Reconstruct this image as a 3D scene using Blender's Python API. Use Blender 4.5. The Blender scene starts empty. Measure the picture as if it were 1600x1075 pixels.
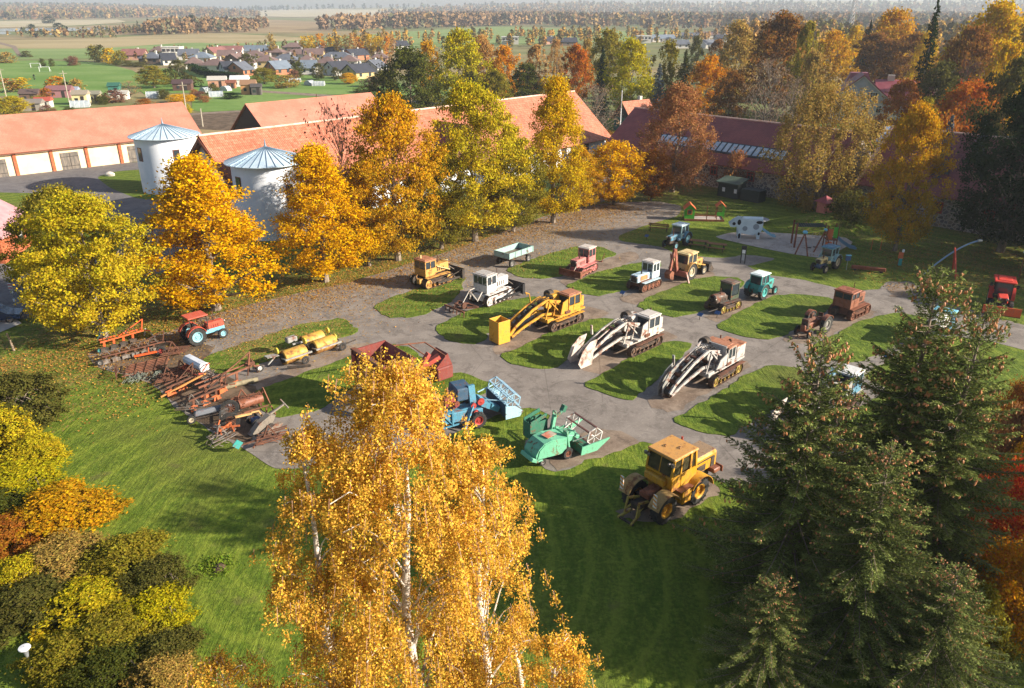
import bpy, bmesh, math, random
import numpy as np
from mathutils import Vector, Matrix
from mathutils.geometry import tessellate_polygon
R = math.radians
sc = bpy.context.scene
COL = sc.collection

# ---------------------------------------------------------------- camera
FP, CX, CY, CH = 1200.0, 800.0, 537.5, 26.0
PITCH = math.atan(525.5 / FP)
cd = bpy.data.cameras.new('camera')
cam = bpy.data.objects.new('camera', cd); COL.objects.link(cam)
cd.sensor_width = 36; cd.lens = 27; cd.clip_start = .1; cd.clip_end = 30000
cam.location = (0, 0, CH); cam.rotation_euler = (math.pi / 2 - PITCH, 0, 0)
sc.camera = cam

# ---------------------------------------------------------------- sky, sun, exposure
SUN_EL, SUN_AZ = R(22.5), R(-11.0)          # direction towards the sun, azimuth counted from +x
w = bpy.data.worlds.new('World'); sc.world = w; w.use_nodes = True
nt = w.node_tree
sky = nt.nodes.new('ShaderNodeTexSky'); sky.sky_type = 'NISHITA'; sky.sun_disc = False
sky.sun_elevation = SUN_EL; sky.sun_rotation = math.pi / 2 - SUN_AZ
sky.air_density = 1.0; sky.dust_density = 1.6
nt.links.new(sky.outputs[0], nt.nodes['Background'].inputs[0])
nt.nodes['Background'].inputs[1].default_value = .066
sl = bpy.data.lights.new('sun', 'SUN'); sl.energy = 5.0; sl.angle = R(.5); sl.color = (1.0, .89, .74)
so = bpy.data.objects.new('sun', sl); COL.objects.link(so)
sd = Vector((math.cos(SUN_EL) * math.cos(SUN_AZ), math.cos(SUN_EL) * math.sin(SUN_AZ), math.sin(SUN_EL)))
so.rotation_euler = sd.to_track_quat('Z', 'Y').to_euler(); so.location = sd * 60
sc.view_settings.view_transform = 'Standard'; sc.view_settings.look = 'None'
sc.view_settings.exposure = 1.38; sc.view_settings.gamma = 1; sc.view_settings.use_curve_mapping = False
sc.cycles.max_bounces = 6; sc.cycles.diffuse_bounces = 3; sc.cycles.volume_bounces = 0
sc.cycles.transparent_max_bounces = 6

# ---------------------------------------------------------------- helpers
def G(px, py, z=0.0):
    """ground (or height z) point that a pixel of the 1600x1075 photograph looks at"""
    x = (px - CX) / FP; v = (py - CY) / FP
    dy = math.cos(PITCH) - v * math.sin(PITCH); dz = -math.sin(PITCH) - v * math.cos(PITCH)
    t = (z - CH) / dz
    return Vector((x * t, dy * t, z))
def ZT(y, py):
    v = (py - CY) / FP
    return CH + y * (-math.sin(PITCH) - v * math.cos(PITCH)) / (math.cos(PITCH) - v * math.sin(PITCH))
def XT(y, z, px):
    return (px - CX) / FP * (y * math.cos(PITCH) - (z - CH) * math.sin(PITCH))

def lin(h):
    c = [int(h[i:i + 2], 16) / 255 for i in (0, 2, 4)]
    return tuple(x / 12.92 if x <= .04045 else ((x + .055) / 1.055) ** 2.4 for x in c)
def C(c):
    if isinstance(c, str): c = lin(c)
    return (*c, 1)
MATS = {}
class N:
    """little node-graph writer"""
    def __init__(s, name):
        s.m = bpy.data.materials.new(name); s.m.use_nodes = True; s.t = s.m.node_tree
        s.t.nodes.clear(); s.out = s.n('OutputMaterial')
    def n(s, k, **kw):
        nd = s.t.nodes.new('ShaderNode' + k)
        for a, b in kw.items(): setattr(nd, a, b)
        return nd
    def l(s, a, b): s.t.links.new(a, b)
    def set(s, sock, v):
        if hasattr(v, 'links'): s.l(v, sock)
        else: sock.default_value = v
    def noise(s, vec, scale, detail=4, rough=.55, dist=0):
        nd = s.n('TexNoise'); s.l(vec, nd.inputs['Vector']); nd.inputs['Scale'].default_value = scale
        nd.inputs['Detail'].default_value = detail; nd.inputs['Roughness'].default_value = rough
        nd.inputs['Distortion'].default_value = dist
        return nd.outputs[0]
    def ramp(s, fac, lo, hi, a=0., b=1.):
        nd = s.n('MapRange'); nd.interpolation_type = 'SMOOTHSTEP'; s.l(fac, nd.inputs[0])
        for i, v in enumerate((lo, hi, a, b)): nd.inputs[i + 1].default_value = v
        return nd.outputs[0]
    def mix(s, f, a, b, mode='MIX'):
        nd = s.n('Mix'); nd.data_type = 'RGBA'; nd.blend_type = mode
        s.set(nd.inputs[0], f); s.set(nd.inputs[6], a); s.set(nd.inputs[7], b)
        return nd.outputs[2]
    def math(s, op, a, b=0., clamp=False):
        nd = s.n('Math'); nd.operation = op; nd.use_clamp = clamp
        s.set(nd.inputs[0], a); s.set(nd.inputs[1], b); return nd.outputs[0]
    def scale(s, vec, v):
        nd = s.n('Mapping'); s.l(vec, nd.inputs[0]); nd.inputs['Scale'].default_value = v; return nd.outputs[0]
    def bump(s, h, strength, dist=.05):
        nd = s.n('Bump'); s.l(h, nd.inputs['Height']); nd.inputs['Strength'].default_value = strength
        nd.inputs['Distance'].default_value = dist; return nd.outputs[0]
    def princ(s, col, rough=.6, metal=0., nrm=None, spec=None):
        p = s.n('BsdfPrincipled'); s.set(p.inputs['Base Color'], col); s.set(p.inputs['Roughness'], rough)
        s.set(p.inputs['Metallic'], metal)
        if nrm is not None: s.l(nrm, p.inputs['Normal'])
        if spec is not None: p.inputs['Specular IOR Level'].default_value = spec
        s.l(p.outputs[0], s.out.inputs[0]); return p

def mat(name, a, b=None, scale=3., rough=.6, metal=0., bump=.0, lo=.4, hi=.65, stretch=(1, 1, 1), detail=5, spec=None, c=None, cs=20.):
    key = name
    if key in MATS: return MATS[key]
    n = N(name); co = n.n('TexCoord').outputs['Object']; v = n.scale(co, stretch)
    no = n.noise(v, scale, detail)
    col = C(a)
    if b: col = n.mix(n.ramp(no, lo, hi), C(a), C(b))
    fine = n.noise(co, cs, 3)
    col = n.mix(n.ramp(fine, .35, .7, 0, .5 if c else .25), col, C(c) if c else C(tuple(x * .6 for x in (lin(a) if isinstance(a, str) else a))))
    nr = n.bump(no, bump, .03) if bump else None
    n.princ(col, rough, metal, nr, spec); MATS[key] = n.m; return n.m

def paint(name, col, rust=.4, dirt='3a2a1c', rough=.5, scale=1.6):
    """old machine paint: faded colour, rust patches, grime"""
    if name in MATS: return MATS[name]
    n = N(name); co = n.n('TexCoord').outputs['Object']
    n1 = n.noise(co, scale, 8, .65); n2 = n.noise(n.scale(co, (1, 1, .35)), scale * 4, 6, .6); n3 = n.noise(co, 14, 4)
    base = C(col); b0 = lin(col) if isinstance(col, str) else col
    fade = tuple(min(1, x * .85 + .045) for x in b0)
    c = n.mix(n.ramp(n2, .4, .7, 0, .55), base, C(fade))
    c = n.mix(n.ramp(n1, .62 - .22 * rust, .74 - .18 * rust, 0, .9), c, C('6b3a20'))
    c = n.mix(n.ramp(n.math('MULTIPLY', n2, n3), .26, .42, 0, .35 + .4 * rust), c, C(dirt))
    r = n.ramp(n1, .4, .6, rough, .85)
    n.princ(c, r, 0, n.bump(n3, .15, .01)); MATS[name] = n.m; return n.m

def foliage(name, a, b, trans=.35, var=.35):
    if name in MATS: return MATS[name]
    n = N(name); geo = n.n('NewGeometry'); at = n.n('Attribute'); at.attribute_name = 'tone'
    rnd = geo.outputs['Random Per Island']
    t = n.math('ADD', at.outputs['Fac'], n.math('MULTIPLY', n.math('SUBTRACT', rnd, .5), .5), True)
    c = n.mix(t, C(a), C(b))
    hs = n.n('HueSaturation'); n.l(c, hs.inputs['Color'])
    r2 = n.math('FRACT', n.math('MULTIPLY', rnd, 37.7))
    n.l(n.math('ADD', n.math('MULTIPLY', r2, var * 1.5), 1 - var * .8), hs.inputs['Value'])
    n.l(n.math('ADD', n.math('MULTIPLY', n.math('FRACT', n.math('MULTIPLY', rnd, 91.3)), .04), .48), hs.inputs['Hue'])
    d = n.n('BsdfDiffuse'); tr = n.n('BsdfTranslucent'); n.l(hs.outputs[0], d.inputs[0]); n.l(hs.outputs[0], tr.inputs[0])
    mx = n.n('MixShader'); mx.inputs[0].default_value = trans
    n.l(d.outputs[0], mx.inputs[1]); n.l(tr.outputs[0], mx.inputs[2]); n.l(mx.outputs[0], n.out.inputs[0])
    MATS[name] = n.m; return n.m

def mesh_np(name, V, F, tone=None, col=None):
    """V (n,3) float, F (m,k) int -> mesh"""
    V = np.asarray(V, np.float32); F = np.asarray(F, np.int32); m, k = F.shape
    me = bpy.data.meshes.new(name)
    me.vertices.add(len(V)); me.vertices.foreach_set('co', V.ravel())
    me.loops.add(m * k); me.loops.foreach_set('vertex_index', F.ravel())
    me.polygons.add(m); me.polygons.foreach_set('loop_start', np.arange(0, m * k, k, dtype=np.int32))
    me.polygons.foreach_set('loop_total', np.full(m, k, np.int32))
    me.update(calc_edges=True)
    if tone is not None:
        a = me.attributes.new('tone', 'FLOAT', 'POINT'); a.data.foreach_set('value', np.asarray(tone, np.float32))
    if col is not None:
        a = me.attributes.new('col', 'FLOAT_COLOR', 'POINT'); a.data.foreach_set('color', np.asarray(col, np.float32).ravel())
    return me

def empty(name, loc=(0, 0, 0), rz=0., label=None, cat=None, group=None, parent=None, s=1.):
    o = bpy.data.objects.new(name, None); COL.objects.link(o); o.location = loc; o.rotation_euler = (0, 0, rz)
    o.scale = (s, s, s); o.empty_display_size = .3
    tag(o, label, cat, group)
    if parent: o.parent = parent
    return o
def tag(o, label=None, cat=None, group=None, kind=None):
    if label: o['label'] = label
    if cat: o['category'] = cat
    if group: o['group'] = group
    if kind: o['kind'] = kind
    return o
def obj(name, me, m=None, parent=None, loc=None):
    o = bpy.data.objects.new(name, me); COL.objects.link(o)
    if m is not None:
        if not me.materials: me.materials.append(m)
        elif me.materials[0] != m:
            o.material_slots[0].link = 'OBJECT'; o.material_slots[0].material = m
    if parent: o.parent = parent
    if loc is not None: o.location = loc
    return o

class MB:
    """mesh builder: collects solids, builds ONE mesh object"""
    def __init__(s): s.v = []; s.f = []; s.sm = []
    def add(s, vs, fs, smooth=False):
        k = len(s.v); s.v += [tuple(v) for v in vs]
        for f in fs: s.f.append(tuple(i + k for i in f)); s.sm.append(smooth)
        return s
    def box(s, c, d, rz=0., ry=0., rx=0., b=0., top=None):
        """centre, size, rotation, chamfer b; top=(sx,sy,ox) scales/offsets the upper face"""
        hx, hy, hz = d[0] / 2, d[1] / 2, d[2] / 2
        M_ = Matrix.Translation(c) @ Matrix.Rotation(rz, 4, 'Z') @ Matrix.Rotation(ry, 4, 'Y') @ Matrix.Rotation(rx, 4, 'X')
        b = min(b, hx * .9, hy * .9, hz * .9)
        if b <= 0:
            P = [Vector((x * hx, y * hy, z * hz)) for z in (-1, 1) for y in (-1, 1) for x in (-1, 1)]
            Fs = [(0, 2, 3, 1), (4, 5, 7, 6), (0, 1, 5, 4), (2, 6, 7, 3), (0, 4, 6, 2), (1, 3, 7, 5)]
        else:
            P = []; Fs = []
            idx = {}
            for sx in (-1, 1):
                for sy in (-1, 1):
                    for sz in (-1, 1):
                        for ax in range(3):
                            p = [sx * (hx - b), sy * (hy - b), sz * (hz - b)]
                            p[ax] = (sx * hx, sy * hy, sz * hz)[ax]
                            idx[(sx, sy, sz, ax)] = len(P); P.append(Vector(p))
            def q(keys, n_):
                pts = [P[idx[k]] for k in keys]; nn = (pts[1] - pts[0]).cross(pts[2] - pts[0])
                ks = [idx[k] for k in keys]
                if nn.dot(Vector(n_)) < 0: ks.reverse()
                Fs.append(tuple(ks))
            for ax in range(3):
                for sg in (-1, 1):
                    o1, o2 = [a for a in range(3) if a != ax]
                    ks = []
                    for a, c_ in ((-1, -1), (1, -1), (1, 1), (-1, 1)):
                        t = [0, 0, 0]; t[ax] = sg; t[o1] = a; t[o2] = c_; ks.append((*t, ax))
                    n_ = [0, 0, 0]; n_[ax] = sg; q(ks, n_)
            for ax in range(3):
                o1, o2 = [a for a in range(3) if a != ax]
                for a in (-1, 1):
                    for c_ in (-1, 1):
                        t0 = [0, 0, 0]; t0[o1] = a; t0[o2] = c_; t0[ax] = -1; t1 = list(t0); t1[ax] = 1
                        n_ = [0, 0, 0]; n_[o1] = a; n_[o2] = c_
                        q([(*t0, o1), (*t1, o1), (*t1, o2), (*t0, o2)], n_)
            for sx in (-1, 1):
                for sy in (-1, 1):
                    for sz in (-1, 1):
                        q([(sx, sy, sz, 0), (sx, sy, sz, 1), (sx, sy, sz, 2)], (sx, sy, sz))
        if top:
            for p in P:
                f = (p.z + hz) / (2 * hz)
                p.x = p.x * (1 + (top[0] - 1) * f) + top[2] * f; p.y *= (1 + (top[1] - 1) * f)
        return s.add([M_ @ p for p in P], Fs)
    def bar(s, a, b_, w=.08, h=None):
        a = Vector(a); b_ = Vector(b_); d = b_ - a; L = d.length
        if L < 1e-5: return s
        h = w if h is None else h
        x = d / L; up = Vector((0, 0, 1)) if abs(x.z) < .95 else Vector((1, 0, 0))
        y = up.cross(x).normalized(); z = x.cross(y)
        P = [(a if i == 0 else b_) + y * sy * w / 2 + z * sz * h / 2 for i in (0, 1) for sy, sz in ((-1, -1), (1, -1), (1, 1), (-1, 1))]
        return s.add(P, [(3, 2, 1, 0), (4, 5, 6, 7), (0, 1, 5, 4), (1, 2, 6, 5), (2, 3, 7, 6), (3, 0, 4, 7)])
    def tube(s, pts, r=.05, n=6, r2=None, cap=True):
        pts = [Vector(p) for p in pts]; m = len(pts); P = []; F_ = []
        prev = None
        for i, p in enumerate(pts):
            d = (pts[min(i + 1, m - 1)] - pts[max(i - 1, 0)])
            if d.length < 1e-9: d = Vector((0, 0, 1))
            d.normalize()
            ref = prev if prev is not None and abs(prev.dot(d)) < .98 else (Vector((0, 0, 1)) if abs(d.z) < .9 else Vector((1, 0, 0)))
            y = (ref - d * ref.dot(d)).normalized(); prev = y; z = d.cross(y)
            rr = (r[i] if isinstance(r, (list, tuple)) else r + ((r2 if r2 is not None else r) - r) * i / (m - 1))
            for k in range(n):
                a = 2 * math.pi * k / n; P.append(p + (y * math.cos(a) + z * math.sin(a)) * rr)
        for i in range(m - 1):
            for k in range(n):
                k2 = (k + 1) % n; F_.append((i * n + k, i * n + k2, (i + 1) * n + k2, (i + 1) * n + k))
        if cap: F_.append(tuple(range(n - 1, -1, -1))); F_.append(tuple(range((m - 1) * n, m * n)))
        return s.add(P, F_, True)
    def lathe(s, prof, c=(0, 0, 0), axis='y', n=20):
        """prof: list of (radius, along axis)"""
        P = []; F_ = []
        for r_, h in prof:
            for k in range(n):
                a = 2 * math.pi * k / n; u, v = r_ * math.cos(a), r_ * math.sin(a)
                p = (u, h, v) if axis == 'y' else ((u, v, h) if axis == 'z' else (h, u, v))
                P.append((p[0] + c[0], p[1] + c[1], p[2] + c[2]))
        for i in range(len(prof) - 1):
            for k in range(n):
                k2 = (k + 1) % n; q = (i * n + k, (i + 1) * n + k, (i + 1) * n + k2, i * n + k2)
                F_.append(q if axis == 'y' else q[::-1])
        return s.add(P, F_, True)
    def cyl(s, a, b_, r, n=14): return s.tube([a, b_], r, n)
    def prism(s, poly, t, c=0., plane='xz', smooth=False):
        """closed 2D polygon extruded by thickness t about offset c; plane xz -> along y, xy -> along z, yz -> along x"""
        def P3(a, b_, k):
            return (a, k, b_) if plane == 'xz' else ((a, b_, k) if plane == 'xy' else (k, a, b_))
        n = len(poly); P = [P3(a, b_, c - t / 2) for a, b_ in poly] + [P3(a, b_, c + t / 2) for a, b_ in poly]
        F_ = [(i, (i + 1) % n, n + (i + 1) % n, n + i) for i in range(n)]
        tri = tessellate_polygon([[Vector((a, b_, 0)) for a, b_ in poly]])
        F_ += [tuple(t_) for t_ in tri] + [tuple(i + n for i in reversed(t_)) for t_ in tri]
        return s.add(P, F_, smooth)
    def quad(s, a, b_, c, d): return s.add([a, b_, c, d], [(0, 1, 2, 3)])
    def mesh(s, name):
        me = bpy.data.meshes.new(name); me.from_pydata(s.v, [], s.f)
        me.polygons.foreach_set('use_smooth', s.sm)
        bm = bmesh.new(); bm.from_mesh(me); bmesh.ops.recalc_face_normals(bm, faces=bm.faces)
        for e in bm.edges:
            if len(e.link_faces) == 2 and e.calc_face_angle(0) > .7: e.smooth = False
        bm.to_mesh(me); bm.free(); return me
    def build(s, name, m, parent=None, label=None, loc=None):
        o = obj(name, s.mesh(name), m, parent, loc)
        if label: o['label'] = label
        return o

def poly_smooth(P, it=2, k=.13):
    for _ in range(it):
        Q = []
        for i in range(len(P)):
            a, b_ = P[i], P[(i + 1) % len(P)]
            Q += [a * (1 - k) + b_ * k, a * k + b_ * (1 - k)]
        P = Q; k = .25
    return P
def sheet(name, px, z, m, smooth=2, jit=.0, depth=0., kind='structure', world=False, seed=1):
    """flat patch of ground from photo-ground outline, with a skirt when depth>0"""
    rnd = random.Random(seed)
    P = [Vector((p[0], p[1])) if world else G(*p).to_2d() for p in px]
    P = poly_smooth(P, smooth)
    if jit:
        Q = []
        for i in range(len(P)):
            a, b_ = P[i], P[(i + 1) % len(P)]; k = max(1, int((b_ - a).length / .5))
            for j in range(k):
                q = a.lerp(b_, j / k); Q.append(q + Vector((rnd.gauss(0, jit), rnd.gauss(0, jit))))
        P = Q
    tri = tessellate_polygon([[p.to_3d() for p in P]])
    n = len(P); V = [(p.x, p.y, z) for p in P]; F_ = [tuple(t) for t in tri]
    if depth:
        V += [(p.x, p.y, z - depth) for p in P]; F_ += [(i, (i + 1) % n, n + (i + 1) % n, n + i) for i in range(n)]
    me = bpy.data.meshes.new(name); me.from_pydata(V, [], F_)
    bm = bmesh.new(); bm.from_mesh(me); bmesh.ops.recalc_face_normals(bm, faces=bm.faces)
    if not depth:
        for f in bm.faces:
            if f.normal.z < 0: f.normal_flip()
    bm.to_mesh(me); bm.free()
    o = obj(name, me, m); o['kind'] = kind; return o

# ---------------------------------------------------------------- ground materials
def leaf_mask(n, pos):
    """how thick the fallen leaves lie: near the oak row and under the far right trees"""
    def line_dist(p0, d):
        d = Vector(d).normalized(); nrm = Vector((-d.y, d.x, 0))
        v = n.n('VectorMath', operation='DOT_PRODUCT'); n.l(pos, v.inputs[0]); v.inputs[1].default_value = nrm
        return n.math('SUBTRACT', v.outputs['Value'], nrm.dot(Vector(p0)))
    s = line_dist((-19.5, 75.9, 0), (.70, .71, 0))       # >0 behind the oaks
    a = n.math('MULTIPLY', n.ramp(s, -11, -3.5), n.ramp(s, 4, 12, 1, 0))
    a2 = n.math('MULTIPLY', n.ramp(s, -16, -9, 0, .4), n.ramp(s, 4, 12, 1, 0))
    a = n.math('MAXIMUM', a, a2)
    def blob(c, r):
        v = n.n('VectorMath', operation='DISTANCE'); n.l(pos, v.inputs[0]); v.inputs[1].default_value = (c[0], c[1], 0)
        return n.ramp(v.outputs['Value'], r * .3, r, 1, 0)
    for c, r, k in (((-30, 51), 6, .18), ((-36, 57), 8, .25), ((52, 84), 20, .8), ((40, 92), 10, .6), ((-19, 60), 8, .9), ((24, 112), 16, .5)):
        a = n.math('MAXIMUM', a, n.math('MULTIPLY', blob(c, r), k))
    return a
def ground_mat(name, base, base2, grassy, leafk=1.):
    if name in MATS: return MATS[name]
    n = N(name); geo = n.n('NewGeometry'); pos = geo.outputs['Position']
    big = n.noise(pos, .06, 4); med = n.noise(pos, .5, 5); fine = n.noise(pos, 5., 5, .7); vf = n.noise(pos, 22., 3, .7)
    if grassy:
        st = n.noise(n.scale(pos, (1.2, .35, 1)), 3.0, 5, .7)
        mp = n.n('Mapping'); n.l(pos, mp.inputs[0]); mp.inputs['Rotation'].default_value = (0, 0, R(40)); mp.inputs['Scale'].default_value = (3.2, .5, 1)
        st2 = n.noise(mp.outputs[0], 1.2, 5, .65, .6)
        c = n.mix(n.ramp(n.math('ADD', n.math('MULTIPLY', st2, .6), n.math('MULTIPLY', med, .4)), .38, .62), C(base), C(base2))
        c = n.mix(n.ramp(fine, .38, .62, 0, .6), c, C(tuple(x * .42 for x in base)))
        c = n.mix(n.ramp(n.noise(pos, 1.7, 5, .75), .5, .66, 0, .6), c, C((base2[0] * 1.35, base2[1] * 1.25, base2[2] * 1.6)))
        # curved mowing tracks on the open lawn
        v = n.n('VectorMath', operation='DISTANCE'); n.l(pos, v.inputs[0]); v.inputs[1].default_value = (-9, 33, 0)
        ring = n.math('SINE', n.math('ADD', n.math('MULTIPLY', v.outputs['Value'], 3.3), n.math('MULTIPLY', med, 5)))
        c = n.mix(n.ramp(ring, .6, .95, 0, .3), c, C((base2[0] * 1.5, base2[1] * 1.35, base2[2] * 1.6)))
        c = n.mix(n.ramp(ring, -.95, -.7, .22, 0), c, C(tuple(x * .5 for x in base)))
        c = n.mix(n.ramp(big, .52, .68, 0, .5), c, C((.105, .095, .025)))
        c = n.mix(n.ramp(med, .62, .72, 0, .5), c, C((.11, .10, .035)))
        h = n.math('ADD', n.math('MULTIPLY', fine, 1.0), n.math('ADD', n.math('MULTIPLY', vf, .5), n.math('MULTIPLY', st2, 1.4)))
        nr = n.bump(h, .9, .09)
    else:
        c = n.mix(n.ramp(med, .35, .65), C(base), C(base2))
        c = n.mix(n.ramp(vf, .45, .75, 0, .45), c, C(tuple(x * .55 for x in base)))
        c = n.mix(n.ramp(big, .45, .65, 0, .3), c, C(tuple(x * .7 for x in base2)))
        tr = n.noise(n.scale(pos, (.5, .5, 1)), 1.1, 6, .7, 1.5); c = n.mix(n.ramp(tr, .5, .62, 0, .5), c, C(tuple(x * .5 for x in base)))
        c = n.mix(n.ramp(fine, .5, .7, 0, .45), c, C(tuple(min(1, x * 1.3) for x in base2)))
        # cracks and repairs
        wv = n.n('TexVoronoi'); wv.feature = 'DISTANCE_TO_EDGE'; n.l(n.mix(.12, pos, n.n('TexNoise').outputs[1]), wv.inputs['Vector']); wv.inputs['Scale'].default_value = .16
        c = n.mix(n.ramp(wv.outputs[0], .002, .006, .35, 0), c, C(tuple(x * .35 for x in base)))
        nr = n.bump(n.math('ADD', vf, med), .5, .03)
    lm = leaf_mask(n, pos)
    vo = n.n('TexVoronoi'); n.l(pos, vo.inputs['Vector']); vo.inputs['Scale'].default_value = 7.
    vr = n.n('SeparateColor'); n.l(vo.outputs['Color'], vr.inputs[0])
    sp = n.n('TexNoise'); n.l(pos, sp.inputs['Vector']); sp.inputs['Scale'].default_value = .3; sp.inputs['Detail'].default_value = 5
    dens = n.math('MULTIPLY', n.math('MULTIPLY', lm, leafk), n.ramp(sp.outputs[0], .36, .62, .25, 1.25))
    isleaf = n.math('MULTIPLY', n.math('LESS_THAN', vr.outputs[0], n.math('MULTIPLY', dens, .85)), n.ramp(vo.outputs['Distance'], .45, .6, 1, 0))
    lc = n.mix(vr.outputs[1], C((.34, .21, .06)), C((.18, .11, .05)))
    c = n.mix(n.math('MULTIPLY', isleaf, .85), c, lc)
    n.princ(c, .9, 0, nr, .2); MATS[name] = n.m; return n.m
GRASS = ground_mat('grass', (.088, .148, .010), (.158, .208, .020), True)
LAWN = ground_mat('lawn_grass', (.078, .136, .010), (.135, .188, .018), True)
ASPH = ground_mat('worn_asphalt', (.178, .155, .138), (.245, .216, .192), False, .8)
PATHM = ground_mat('gravel_pad', (.17, .125, .095), (.27, .21, .16), False, .6)
ROADM = ground_mat('dark_asphalt', (.13, .125, .13), (.17, .16, .16), False, 0.)
SOIL = ground_mat('bare_soil', (.075, .05, .03), (.17, .12, .08), False, .5)
SANDM = ground_mat('play_sand', (.40, .34, .30), (.48, .42, .37), False, 0.)

def field_mat(name, a, b, sx=.02, sy=.02):
    if name in MATS: return MATS[name]
    n = N(name); pos = n.n('NewGeometry').outputs['Position']; v = n.scale(pos, (sx, sy, 1))
    a1 = n.noise(v, 1., 6, .6); f = n.noise(pos, .6, 4)
    c = n.mix(n.ramp(a1, .38, .62), C(a), C(b)); c = n.mix(n.ramp(f, .4, .7, 0, .35), c, C(tuple(x * .6 for x in a)))
    n.princ(c, .95, 0, n.bump(f, .5, .2), .1); MATS[name] = n.m; return n.m

# ground: one sheet out to the far hills
def hill(x, y):
    r = math.hypot(x, y); t = max(0, min(1, (r - 2300) / 2700)); t = t * t * (3 - 2 * t)
    az = math.atan2(x, max(y, 1e-6)) if y > 0 else 0
    k = 22 + 62 * max(0, min(1, (az + .25) / .9)) + 7 * math.sin(az * 9 + 1) + 4 * math.sin(az * 23)
    return t * k
rings = [0, 60, 140, 260, 420, 700, 1000, 1500, 2000, 2400, 2800, 3200, 3600, 4000, 4500, 5000, 5400, 6500]
NS = 160
V = [(0, 0, 0)]; F_ = []
for r_ in rings[1:]:
    for k in range(NS):
        a = 2 * math.pi * k / NS; x, y = r_ * math.sin(a), r_ * math.cos(a)
        V.append((x, y, hill(x, y) if y > 0 else 0))
for k in range(NS): F_.append((0, 1 + (k + 1) % NS, 1 + k))
for i in range(len(rings) - 2):
    for k in range(NS):
        a, b_ = 1 + i * NS, 1 + (i + 1) * NS; F_.append((a + k, a + (k + 1) % NS, b_ + (k + 1) % NS, b_ + k))
me = bpy.data.meshes.new('ground'); me.from_pydata(V, [], F_)
me.flip_normals() if me.polygons[0].normal.z < 0 else None
def base_ground():
    n = N('ground_cover'); pos = n.n('NewGeometry').outputs['Position']
    far = n.noise(n.scale(pos, (.0022, .006, 1)), 1., 5, .6); f2 = n.noise(pos, .03, 6, .7)
    c = n.mix(n.ramp(far, .42, .56), C((.27, .21, .11)), C((.14, .17, .06)))
    c = n.mix(n.ramp(f2, .4, .65, 0, .5), c, C((.11, .085, .04)))
    n.princ(c, .95, 0, n.bump(f2, .6, 1.), .1); return n.m
g = obj('ground', me, base_ground()); g['kind'] = 'structure'
# the near lawn: everything round the museum yard
nl = [(-150, 8), (-60, -8), (70, -8), (130, 40), (130, 150), (75, 215), (-25, 215), (-60, 172), (-150, 122)]
sheet('lawn', nl, .012, GRASS, 1, world=True)
# meadow & fields (photo-ground outlines)
FG = field_mat('field_green', (.15, .22, .07), (.21, .27, .10), .01, .03)
FG2 = field_mat('pitch_green', (.11, .20, .04), (.17, .25, .07), .02, .05)
FT = field_mat('field_straw', (.36, .29, .16), (.27, .22, .11), .008, .02)
FB = field_mat('field_reed', (.24, .17, .09), (.33, .25, .14), .01, .04)
FP_ = field_mat('field_pale', (.44, .38, .26), (.35, .31, .18), .004, .01)
for i, (nm, P, m) in enumerate([
    ('field', [(-60, 98), (60, 94), (160, 98), (215, 112), (225, 146), (120, 150), (-60, 150)], FG2),
    ('field', [(-80, 75), (130, 62), (300, 60), (420, 72), (420, 84), (250, 86), (130, 92), (-80, 92)], FG),
    ('field', [(-80, 64), (120, 62), (320, 50), (420, 56), (560, 62), (600, 66), (420, 72), (300, 66), (150, 76), (-80, 76)], FT),
    ('field', [(300, 70), (430, 66), (620, 50), (780, 41), (980, 49), (1120, 52), (1100, 62), (900, 66), (700, 72), (560, 80), (400, 86), (300, 86)], FG),
    ('field', [(130, 40), (240, 38), (420, 30), (560, 38), (520, 50), (300, 52), (130, 56)], FB),
    ('field', [(-80, 34), (180, 30), (200, 34), (120, 40), (-80, 44)], FP_),
    ('field', [(300, 150), (330, 140), (560, 150), (570, 160), (430, 170), (300, 176)], FG2),
    ('field', [(55, 155), (110, 152), (110, 175), (60, 178)], FG2),
    ('field', [(220, 105), (560, 122), (700, 140), (700, 150), (300, 145), (215, 148)], FG2),
]):
    sheet(nm, P, .02 + .006 * i, m, 1)
sheet('water', [(-60, 46), (60, 43.5), (180, 43.5), (186, 45.5), (120, 48), (40, 49), (-60, 50)], .12, mat('pond_water', (.05, .08, .11), rough=.08, spec=.8), 1)
sheet('water', [(-60, 51), (10, 49.8), (20, 53), (-60, 56)], .12, MATS['pond_water'], 1)
sheet('water', [(75, 52), (98, 51.5), (96, 54), (78, 54.5)], .12, MATS['pond_water'], 1)
sheet('soil_strip', [(300, 180), (330, 176), (385, 172), (395, 205), (330, 203), (285, 200)], .03, SOIL, 1)
sheet('road', [(255, 182), (300, 177), (375, 172.5), (375, 175), (300, 180), (255, 185)], .034, PATHM, 0)
sheet('road', [(400, 141), (480, 146), (560, 152), (700, 160), (700, 164), (560, 156), (470, 149), (400, 144)], .09, PATHM, 0)
sheet('road', [(-90, 62), (0, 66), (25, 72), (35, 88), (28, 88), (18, 74), (0, 69), (-90, 66)], .09, PATHM, 0)

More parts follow.
